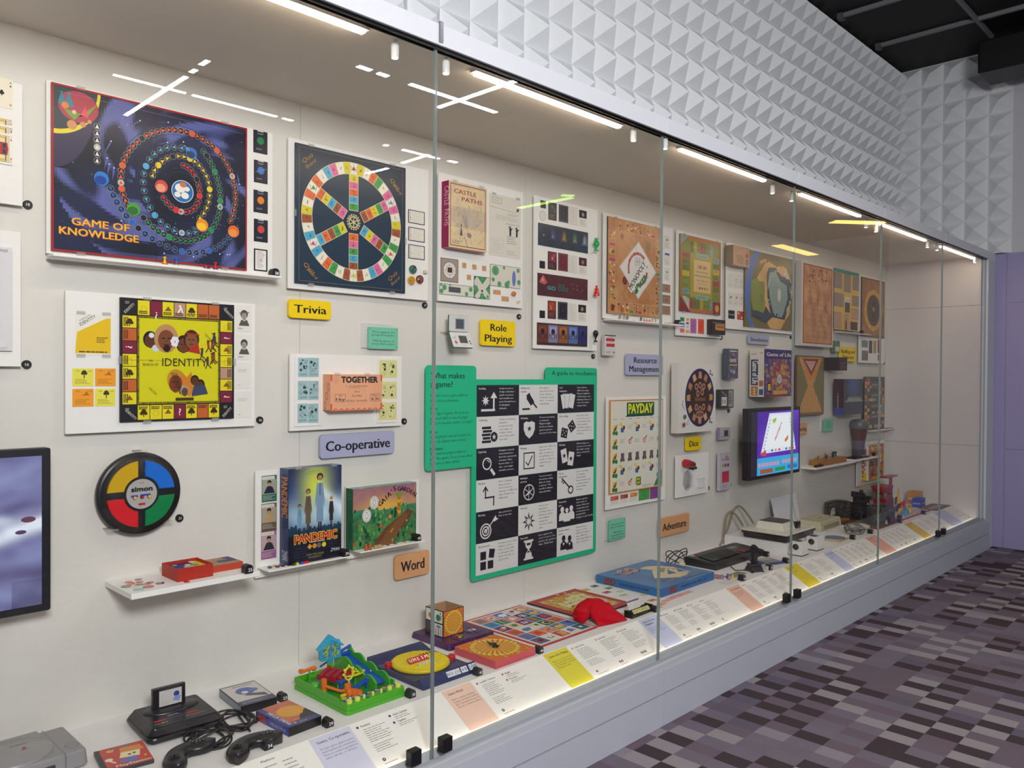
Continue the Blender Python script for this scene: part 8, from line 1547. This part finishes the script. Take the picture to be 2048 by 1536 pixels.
g = G(); g.face(.15, .14, Matrix.Translation((.365, .03, .0372)) @ Matrix.Rotation(math.atan(sl), 4, 'X')); g.rect(0, 0, 1, 1, '#2b292c'); g.up(); g.rect(.05, .62, .6, .9, '#77777c'); g.lines(.65, .6, .95, .9, 4, '#777', .3); g.rect(.05, .45, .95, .5, '#b02c24'); g.obj('tape_deck', PLAST, t)
for i in range(6): g = G(); g.rbox(.375+.022*i, .035, .038, .392+.022*i, .07, .044, .001, .001, '#39373a' if i else '#b02820', n=1); g.obj('deck_key', PLAST, t)
g = G(); g.face(.06, .02, Matrix.Translation((.03, .165, .0472))); g.rect(0, 0, .5, 1, '#c9c9cc'); g.rect(.55, 0, 1, 1, '#8a1c20'); g.obj('badge', PAPER, t)
g = G(); loops(g, 3.86, 2.47, .05, .055, 3, .0028, '#141315', seed=5, h=.09, end=(3.945, 2.452, CT+.02)); tag(g.obj('power_cable', RUB), 'black coiled cable behind the blue travel box', 'cable')
g = G(); g.rbox(-.012, -.016, 0, .012, .016, .03, .004, .003, '#d8d0b4', n=2); g.rbox(-.006, -.01, .03, .006, .01, .042, .002, .001, '#d8d0b4', n=1); put(g, 'mains_plug', PLAST, 3.85, 2.43, 20, label='cream plug inside the black coiled cable', cat='plug')
# joystick
t = empty('joystick', 'dark grey upright joystick in front of the keyboard computer', 'joystick', (4.07, 2.115, CT), math.radians(-25))
g = G(); g.rbox(-.04, -.035, .004, .04, .035, .034, .012, .006, '#2c2b2d', n=3, tin=.008); g.rbox(-.03, -.03, .03, .03, .03, .042, .01, .004, '#262527', n=3); g.obj('base', PLAST, t)
g = G(); g.loft([[(sx*.011*k+ox_, sy*.014*k, z) for sx, sy in ((-1, -1), (1, -1), (1, 1), (-1, 1))] for k, z, ox_ in ((1.1, .04, 0), (.9, .06, 0), (1.2, .1, .002), (1.25, .13, .0), (.5, .145, -.004))], '#232224'); g.obj('grip', PLAST, t)
for x, y in ((-.035, -.03), (.035, -.03), (-.035, .03), (.035, .03)): g = G(); g.cyl(x, y, 0, .005, .007, '#121214', 10); g.obj('suction_foot', RUB, t)
g = G(); g.tube([(3.93+.13, 2.25, CT+.005), (4.0, 2.19, CT+.004), (4.03, 2.15, CT+.006), (4.045, 2.13, CT+.012)], .0025, '#161517', 6); tag(g.obj('joystick_cable', RUB), 'short black joystick cable on the white counter', 'cable')
g = G(); g.rbox(0, 0, 0, .07, .05, .022, .004, .001, '#c9c6c0', n=2); g.face(.07, .05, Matrix.Translation((0, 0, .022))); g.frame(.1, .1, .9, .9, .05, '#9a9894'); put(g, 'cassette_case', CLEAR if 0 else PLAST, 4.13, 2.072, -10, label='small pale cassette case right of the joystick', cat='cassette case')
t = empty('disk_case', 'blue plastic case holding a grey square disk', 'disk case', (4.225, 2.135, CT), math.radians(-22)); g = G(); g.rbox(0, 0, 0, .15, .125, .008, .004, .001, '#3a3f88', n=2); g.obj('tray', PLAST, t); g = G(); g.rbox(.02, .015, .008, .13, .115, .013, .002, .001, '#8d8a84', n=1); g.face(.11, .1, Matrix.Translation((.02, .015, .013))); g.rect(.1, .5, .9, .9, '#b8b4a4'); g.obj('disk', PLAST, t)
# ---- plinth with ball game console
g = G(); g.rbox(4.58, 2.175, CT, 5.12, 2.585, CT+.062, .001, .001, '#e2e0de', n=1); tag(g.obj('white_plinth', MATTE), 'low white plinth under the cream and black game console', 'plinth'); ZPL = CT+.062
t = empty('ball_game_console', 'cream game console with black base and dark top, on the plinth', 'game console', (4.60, 2.18, ZPL)); PW, PD = .40, .30
g = G(); g.rbox(.012, .012, 0, PW-.012, PD-.012, .036, .004, .002, '#2a2422', n=2, tin=-.01); g.rbox(0, 0, .03, PW, PD, .042, .003, .001, '#231e1d', n=2); g.obj('black_base', PLAST, t)
g = G(); g.rbox(.002, .002, .042, PW-.002, PD-.002, .052, .004, .002, '#dedac9', n=2); g.rbox(.08, .06, .05, .31, .25, .098, .006, .003, '#e0dccb', n=2, tin=.014); g.obj('cream_shell', PLAST, t)
g = G(); g.rbox(.1, .08, .098, .26, .235, .1, .003, .0005, '#2a2624', n=1); g.obj('dark_top', PLAST, t); g = G(); g.rbox(.235, .05, .052, .30, .13, .095, .012, .004, '#221e1e', n=3); g.obj('dial_recess', GLOSS, t)
g = G()
for pts in ([(4.66, 2.50, CT+.12), (4.62, 2.53, CT+.19), (4.58, 2.55, CT+.21), (4.545, 2.555, CT+.16), (4.53, 2.56, CT+.06), (4.50, 2.57, CT+.005)],): g.tube(cm(pts), .006, '#8a7a60', 8)
tag(g.obj('console_cable', RUB), 'outer brown cable arching behind the cream console', 'cable'); g = G(); g.tube(cm([(4.78, 2.49, CT+.12), (4.74, 2.53, CT+.2), (4.69, 2.55, CT+.235), (4.64, 2.56, CT+.2), (4.60, 2.57, CT+.1), (4.585, 2.589, CT+.065)]), .006, '#8a7a60', 8); tag(g.obj('console_cable', RUB), 'taller inner brown cable arching behind the cream console', 'cable')
for x, y, n_ in ((4.595, 2.085, 'nearer'), (4.81, 2.085, 'farther')):
    t = empty('dial_controller', f'{n_} white tapered game paddle with black dial', 'game controller', (x, y, CT)); g = G(); g.rbox(0, 0, 0, .095, .088, .004, .002, .001, '#3a3634', n=1); g.rbox(.002, .002, .004, .093, .086, .082, .004, .002, '#dfddd4', n=2, tin=.011); g.obj('body', PLAST, t)
    g = G(); g.rbox(.025, .025, .082, .07, .065, .084, .001, .0005, '#3c302c', n=1); g.obj('dark_inlay', PLAST, t); g = G(); g.T = Matrix.Translation((.009, .042, .052)) @ Matrix.Rotation(-PI/2-.13, 4, 'Y'); g.lathe([(.018, 0), (.018, .006), (.012, .007), (.012, .012), (.006, .013), (.001, .013)], 0, 0, '#2c2a2c', 22); g.obj('dial', PLAST, t)
t = empty('open_ring_binder', 'white upright booklet leaning against the wall behind the cream console', 'booklet', (4.97, 2.50, ZPL-.062)); g = G(); g.T = Matrix.Rotation(math.radians(78), 4, 'X'); g.box(0, 0, 0, .36, .24, .006, '#d9d7dc'); g.face(.36, .24, g.T @ Matrix.Translation((0, 0, .006))); g.frame(.02, .03, .84, .95, .008, '#aaa8ae'); [g.rect(.80, .2+.07*i, .82, .24+.07*i, '#444') for i in range(9)]; g.T = Matrix(); g.obj('cover', PAPER, t)
t.location = (5.13, 2.50, CT)
# cream console and controllers
t = empty('cream_console', 'cream slab console lying behind the tangled grey cable', 'game console', (5.42, 2.33, CT), math.radians(0)); g = G(); g.rbox(0, 0, 0, .36, .19, .065, .015, .008, '#c4bd9c', n=3, tin=.008); g.obj('body', PLAST, t); g = G(); g.face(.36, .19, Matrix.Translation((0, 0, .0652))); g.rect(.4, .4, .6, .46, '#8a5a3c'); g.rect(.75, .3, .9, .36, '#9a8a6a'); g.frame(.1, .15, .9, .85, .01, '#a8a284'); g.obj('top_print', PAPER, t); g = G(); g.rbox(.05, -.004, .012, .3, .004, .036, .001, .001, '#8f8968', n=1); g.obj('front_slot', PLAST, t)
t = empty('cream_controller', 'cream two handled controller beside the grey cable', 'game controller', (5.66, 2.17, CT), math.radians(-12)); g = G(); g.T = Matrix.Translation((0, 0, .022)) @ Matrix.Diagonal((1, 1, .7, 1)); g.tube([(-.075, -.035, 0), (-.06, .0, .003), (-.02, .03, .005), (.03, .028, .005), (.065, .0, .003), (.08, -.035, 0)], [.018, .027, .032, .032, .027, .018], '#b9b5a2', 14); g.tube([(0, .03, 0), (.005, -.03, 0)], [.03, .016], '#b9b5a2', 12); g.obj('body', PLAST, t); g = G(); g.lathe([(.012, .04), (.013, .05), (.001, .052)], .0, .01, '#5a584c', 12); g.obj('thumb_stick', PLAST, t)
g = G(); loops(g, 5.535, 2.165, .075, .05, 4, .0035, '#6f6c6e', seed=2, h=.05); tag(g.obj('grey_cable', RUB), 'tangled grey cable beside the cream controller', 'cable')
for i, (x, y) in enumerate(((5.14, 2.26), (5.22, 2.25), (5.19, 2.29), (5.26, 2.275))): g = G(); g.rbox(0, 0, 0, .05, .035, .02, .006, .004, '#d8d6d0', n=2); put(g, 'white_adapter', PLAST, x, y, 20*i, label=f'small white plug piece, {("leftmost", "second", "rear", "rightmost")[i]} behind the flat covers', cat='adapter', group='white pieces behind the flat covers')
g = G(); g.rbox(0, 0, 0, .155, .10, .008, .001, .0005, '#c9b478', n=1); g.face(.155, .1, Matrix.Translation((0, 0, .008))); g.rect(.02, .02, .98, .98, '#d9cfae'); g.up(); blob(g, random.Random(8), 10, '#6a8a4c', .1, .9, .1, .9); g.rect(0, 0, 1, .12, '#c9903c'); put(g, 'game_cover', PAPER, 5.16, 2.095, 0, label='flat pale printed game cover under the blue disc', cat='game cover')
g = G(); g.cyl(0, 0, 0, .003, .062, '#3a6c98', 32); put(g, 'blue_disc', GLOSS, 5.265, 2.165, 0, CT+.0085, label='round blue disc lying on the pale game cover', cat='disc')
# ---- castle board
t = empty('castle_game', 'brown board game base with two dark stone arches and a black tower', 'board game', (5.80, 2.085, CT)); DKG = '#3a3838'
g = G(); g.rbox(0, 0, 0, .50, .46, .006, .002, .0006, '#8a2c24', n=1); g.face(.5, .46, Matrix.Translation((0, 0, .006))); g.art(16, 16, lambda u, v: mix('#3c2a20', '#6a4a24', .5+nz(u, v, 6, 2)*1.2), .01, .01, .99, .99); g.up(); g.poly([(.05, .75), (.4, .6), (.6, .7), (.2, .95)], '#a8742c'); g.obj('board', PAPER, t)
def arch(x, y, w_, h_, rz, holes):
    P_ = [(0, 0)]; n = 14; top = [(w_*i/n, h_*(.72+.28*math.sin(PI*(.12+.76*i/n)))) for i in range(n+1)]
    for hx, hw, hh in reversed(holes): pass
    B_ = [(0, 0)]
    for hx, hw, hh in holes: B_ += [(hx-hw, 0)]+[(hx-hw*math.cos(PI*k/8), hh*.55+hh*.45*math.sin(PI*k/8)) for k in range(9)]+[(hx+hw, 0)]
    B_ += [(w_, 0)]; pts = B_+top[::-1]
    g = G(); g.T = Matrix.Rotation(PI/2, 4, 'X'); g.prism(pts, -.025, .025, DKG); rd = random.Random(int(x*100)); g.T = Matrix.Translation((0, -.0252, 0)) @ Matrix.Rotation(PI/2, 4, 'X'); g.w = g.h = 1; g.z = LV
    for _ in range(90):
        a, b_ = rd.uniform(.01, w_-.02), rd.uniform(.01, h_*.82)
        if any(abs(a-hx) < hw+.01 and b_ < hh+.01 for hx, hw, hh in holes): continue
        g.rect(a, b_, a+rd.uniform(.008, .018), b_+rd.uniform(.004, .009), rd.choice(('#5e5a54', '#2c2a2a', '#6e675c', '#524e54')))
    g.obj('stone_arch', PLAST, t, (x-5.80, y-2.085, .006), (0, 0, math.radians(rz)))
arch(6.02, 2.55, .215, .127, -44, ((.055, .028, .075),)); arch(5.975, 2.215, .19, .14, -36, ((.13, .022, .05),))
g = G(); g.rbox(-.045, -.045, 0, .045, .045, .165, .006, .003, '#1f1f22', n=2, tin=.004); g.box(-.05, -.05, .16, -.02, .05, .2, '#1f1f22'); g.cyl(-.035, -.03, .16, .22, .014, '#1f1f22', 12); g.box(.02, -.05, .15, .05, .05, .17, '#232326'); [g.box(-.02+.02*i, -.052, .15, -.014+.02*i, -.046, .185-.008*i, '#26262a') for i in range(4)]; g.rbox(-.055, -.055, 0, .055, .0, .07, .004, .002, '#242428', n=1)
tw = g.obj('black_tower', PLAST, t, (6.13-5.80, 2.33-2.085, .006), (0, 0, math.radians(-20))); g = G(); g.cyl(-.035, -.03, .22, .29, .004, '#c98a34', 8); g.obj('amber_rod', PLAST, tw); g = G(); g.ball(.01, -.052, .115, .008, '#d8c08a', 8, sy=.4); g.obj('pale_window', PLAST, tw)
for x, y, c_, n_, h in ((6.03, 2.17, '#b8b8bc', 'silver upright', .07), (6.05, 2.12, '#c9b8a8', 'cream', .025), (6.20, 2.13, '#5a2c24', 'brown', .03), (5.95, 2.14, '#4a2a24', 'dark red', .02)): g = G(); g.lathe([(.011, 0), (.011, .004), (.007, .008), (.006, h*.8), (.008, h)], 0, 0, c_, 12); put(g, 'board_figure', GLOSS, x, y, 0, CT+.006, label=n_+' figure standing on the castle board', cat='game piece', group='figures on the castle board')
# ---- mechanical trap game
t = empty('trap_board', 'white and coloured flat board with red edge behind the castle board', 'game board', (6.34, 2.09, CT)); g = G(); g.rbox(0, 0, 0, .60, .46, .006, .002, .0006, '#b8323a', n=1); g.face(.6, .46, Matrix.Translation((0, 0, .006))); g.rect(.02, .03, .98, .98, '#d9cfc8'); g.up(); blob(g, random.Random(5), 60, '#7a8ab0', .05, .95, .05, .95); blob(g, random.Random(15), 30, '#c97a3c', .05, .95, .05, .95); g.obj('board', PAPER, t)
t = empty('red_mechanism', 'tall red plastic frame with a tilted bucket behind the castle board', 'toy', (6.62, 2.35, CT+.006)); RD = '#9c1c28'
g = G(); g.tube([(.15, 0, 0), (.15, 0, .26)], .006, RD, 8); g.tube([(.19, .0, 0), (.19, .0, .26)], .006, RD, 8); [g.box(.148, -.004, z, .192, .004, z+.008, RD) for z in (.08, .13, .19, .24)]; g.tube([(.15, 0, .1), (.1, 0, .13), (.13, 0, .17), (.15, 0, .18)], .005, RD, 8); g.obj('frame', PLAST, t)
g = G(); g.rbox(-.1, -.04, .15, .07, .04, .2, .004, .002, RD, n=1, tin=-.02); g.tube([(0, 0, .1), (0, 0, .15)], .006, RD, 8); g.obj('bucket', PLAST, t); g = G(); g.box(.02, -.03, .255, .24, .03, .265, RD); g.box(.02, -.03, .265, .10, .03, .285, RD) if 0 else None; g.obj('top_chute', PLAST, t); g = G(); g.rbox(-.06, -.05, 0, .10, .05, .1, .004, .002, '#8c1c26', n=1); g.obj('red_block', PLAST, t)
def bx3(nm, x, y, w_, d_, h_, c_, lab, pr=None):
    g = G(); g.rbox(0, 0, 0, w_, d_, h_, .002, .001, c_, n=1); g.face(w_, h_, Matrix.Rotation(PI/2, 4, 'X')); g.frame(.06, .08, .94, .92, .03, mix(c_, '#fff', .25)); g.rect(.2, .4, .8, .5, mix(c_, '#fff', .45)); g.T = Matrix(((0,0,-1,0),(-1,0,0,d_),(0,1,0,0),(0,0,0,1))); g.w, g.h, g.z = d_, h_, LV; g.rect(.1, .35, .9, .5, mix(c_, '#fff', .35))
    put(g, nm, PAPER, x, y, 0, CT, label=lab, cat='toy'); C.objects[-1].name
bx3('green_case', 7.02, 2.46, .14, .09, .14, '#3c5a34', 'dark green upright box near the far end of the counter')
bx3('blue_box', 7.02, 2.19, .10, .07, .075, '#2a50b0', 'bright blue box near the far end of the counter'); bx3('orange_box', 7.20, 2.27, .12, .09, .10, '#cf8f2c', 'orange yellow box at the far end of the counter')
for x, y, k, c_, n_ in ((6.60, 2.20, 'c', '#e0b01e', 'yellow'), (6.68, 2.17, 'c', '#d8c020', 'bright yellow'), (6.66, 2.22, 'p', '#b8242c', 'red upright'), (6.78, 2.24, 'p', '#c02830', 'tall red'), (6.95, 2.40, 'r', '#c82c34', 'red rounded'), (7.06, 2.39, 'r', '#1f7a6c', 'teal rounded'), (6.90, 2.43, 'h', '#c9c4b4', 'tall thin pale'), (6.56, 2.16, 'c', '#4a9ac8', 'pale blue'), (6.72, 2.26, 'c', '#2a3a8c', 'dark blue'), (7.0, 2.36, 'y', '#e0b820', 'yellow pointed')):
    g = G(); z_ = CT+.006 if x < 6.92 else CT
    if k == 'c': g.rbox(-.028, -.022, 0, .028, .022, .04, .006, .003, c_, n=2, tin=.006); g.cyl(0, 0, .04, .055, .012, mix(c_, '#a02020', .5), 10)
    elif k == 'p': g.lathe([(.02, 0), (.02, .01), (.01, .03), (.012, .06), (.008, .08)], 0, 0, c_, 12)
    elif k == 'r': g.lathe([(.018, 0), (.018, .05), (.014, .062), (.001, .066)], 0, 0, c_, 14)
    elif k == 'h': g.cyl(0, 0, 0, .01, .02, '#1c1c1e', 12); g.cyl(0, 0, .01, .12, .011, c_, 10); g.cyl(0, 0, .12, .13, .022, '#1c1c1e', 12)
    else: g.lathe([(.02, 0), (.012, .05), (.004, .15)], 0, 0, c_, 10)
    put(g, 'toy_piece', PLAST, x, y, 0, z_, label=n_+' plastic piece standing near the far end of the counter', cat='toy', group='plastic pieces near the far end')
g = G(); g.rbox(0, 0, 0, .36, .14, .005, .001, .0005, '#4a4640', n=1); g.face(.36, .14, Matrix.Translation((0, 0, .005))); g.rect(.03, .05, .97, .95, '#6a6458'); [g.rect(.1+.2*i, .3, .2+.2*i, .6, '#c9bda8') for i in range(4)]; put(g, 'dark_board', PAPER, 6.96, 2.055, 0, label='dark flat printed board at the far end of the counter', cat='game board')

# ---------------------------------------------------------------- labels on the slope
SA = math.atan2(SZ0-SZ1, SY0-SY1); SL = math.hypot(SY0-SY1, SZ0-SZ1)
def slope_x(reg, x, y): return onZ(reg, x, y, SZ0)[0]
def slab(x0, x1, col, label, draw, name='genre_label', t_=.001, cat='label'):
    g = G(); w_ = x1-x0; g.box(0, 0, 0, w_, SL-.006, t_, col); g.face(w_, SL-.006, Matrix.Translation((0, 0, t_))); draw(g)
    tag(g.obj(name, PAPER, None, (x0, SY1+.002, SZ1+.0015), (SA, 0, 0)), label, cat)
def gen(t1, lines_, sz=.055):
    def fn(g):
        k = .045*.131/g.w
        for i, q in enumerate(t1.split('|')): g.text(q, .12, .86-.09*i, sz, min(.8, len(q)*k), '#2a2a30', 'l', bold=.02)
        for i, q in enumerate(lines_): g.text(q, .12, .73-.09*t1.count('|')-.065*i, .036, min(.82, len(q)*.029*.131/g.w), '#4a4a50', 'l')
    return fn
gl_ = [('G', (925, 1025), (1260, 895), '#cfcfe2', 'lilac', 'Genre: Co-operative', ['For these games, players need to', 'work together and communicate.', 'There is a common goal and you', 'either all win, or all lose.']),
 ('H', (430, 860), (640, 790), '#ecc8b4', 'first peach', 'Genre: Word', ['Players compete using their', 'language, word play and spelling', 'skills. Communication is key, and', 'obviously... no dictionaries allowed.']),
 ('H', (1148, 600), (1320, 545), '#ddd23c', 'first yellow', 'Genre: Role Playing', ['Players control characters and', 'make decisions that develop the', 'plot of the game, so the ending', 'will vary in result.']),
 ('O', (583, 1010), (740, 950), '#c9cde6', 'second lilac', 'Genre: Resource|Management', ['The goal is to build,', 'manage and spend your', 'resources to win the game.']),
 ('O', (1380, 715), (1500, 677), '#e8b8a4', 'second peach', 'Genre: Adventure', ['Players explore a world', 'and complete quests to', 'reach the end.']),
 ('O', (1895, 520), (2008, 480), '#e2cc2c', 'second yellow', 'Genre: Dice', ['Roll the dice and', 'hope for luck.']),
 ('P', (808, 655), (872, 632), '#c4c6e4', 'third lilac', 'Genre: Simulation', ['These games imitate', 'real life.']),
 ('P', (1175, 540), (1232, 508), '#e4ae9c', 'third peach', 'Genre: Racing', ['Be the first to', 'cross the line.']),
 ('P', (1495, 430), (1543, 408), '#dcb840', 'third yellow', 'Genre: Bluffing', ['Hide the truth.']),
 ('P', (1690, 340), (1742, 308), '#c2c2e0', 'farthest lilac', 'Genre: Action', ['Be quick.'])]
XS = []
for reg, a, b_, c_, n_, t1, ls in gl_:
    x0, x1 = slope_x(reg, *a), slope_x(reg, *b_); x1 = max(x1, x0+.12); XS.append((x0, x1)); slab(x0, x1, c_, f'{n_} label on the slope, headed {t1.replace("|", " ").replace(":", "")}', gen(t1, ls))
info = [('Pandemic', "Gaia's Garden", 'Together'), ('Scrabble Trickster', 'Boggle', 'Pictureka'), ('Castle & Paths', 'Game & Watch', 'Street talk'), ('Pizza game', 'The Landlord', 'Payday', 'Money'), ('Maze', 'Quest', 'Trails', 'Travel'), ('Dice', 'Cup'), ('City', 'Life', 'Farm', 'House', 'Park'), ('Race', 'Track', 'Pegs', 'Cars', 'Board'), ('Clues', 'Bluff', 'Cards'), ('Trap', 'Toys', 'Boat')]
idc = ['#3a3a90', '#b84a3c', '#d8752c', '#4a50a8', '#b84a48', '#c85a3c', '#4a50a8', '#b84a3c', '#b89a2c', '#4a50a8']
for i, (x0, x1) in enumerate(XS):
    nx_ = XS[i+1][0] if i+1 < len(XS) else 7.34; w_ = min(nx_-x1-.004, .44)
    def fn(g, i=i):
        n = max(2, len(info[i])); cw = min(.15/g.w, 1/n)
        for k, q in enumerate(info[i]):
            x = .03+cw*k; low = (i < 2 and k == 2); x = x if not low else .03+cw*1; y = .88 if not low else .72
            g.circ(x+.008/g.w, y+.02, .026, idc[i], 12); g.text(q, x+.02/g.w, y, .042, min(cw*.72, len(q)*.0042/g.w), '#2c2c30', 'l', bold=.02)
            if i < 2 and k > 0: g.lines(x+.02/g.w, y-.10, x+cw*.8, y-.02, 2, '#8a8884', .3, k); continue
            g.lines(x+.02/g.w, .52, x+cw*.88, .84, 7, '#8f8d8a', .28, i*7+k); g.lines(x+.02/g.w, .30, x+cw*.82, .48, 4, '#96948f', .28, i*9+k)
            for r in range(1+(i*3+k) % 3): g.circ(x+(.026+.014*r)/g.w, .14, .034, '#222', 12); g.up(); g.circ(x+(.026+.014*r)/g.w, .14, .014, '#ddd', 8); g.up(-1)
            g.lines(x+.02/g.w, .04, x+cw*.6, .07, 1, '#b08a84', .5, k)
    raised = i in (6, 7) and False
    slab(x1+.002, x1+.002+w_, '#efece4', f'white information sheet on the slope right of the {gl_[i][4]} label', fn, 'information_sheet', .0008)
X_ = slope_x('F', 2040, 1240) if 0 else None
x0 = XS[0][0]-.46
slab(x0, XS[0][0]-.01, '#efece4', 'white information sheet at the left end of the slope, partly out of frame', lambda g: (g.text('Platform', .72, .9, .04, .09, '#333', bold=.02), [g.lines(.66+.14*q, .3, .77+.14*q, .84, 7, '#9a9894', .25, q) for q in range(2)]), 'information_sheet', .0008)
for o in bpy.data.objects:                               # tidy helper values used while building
    for k in ('_w', '_h'):
        if k in o: del o[k]
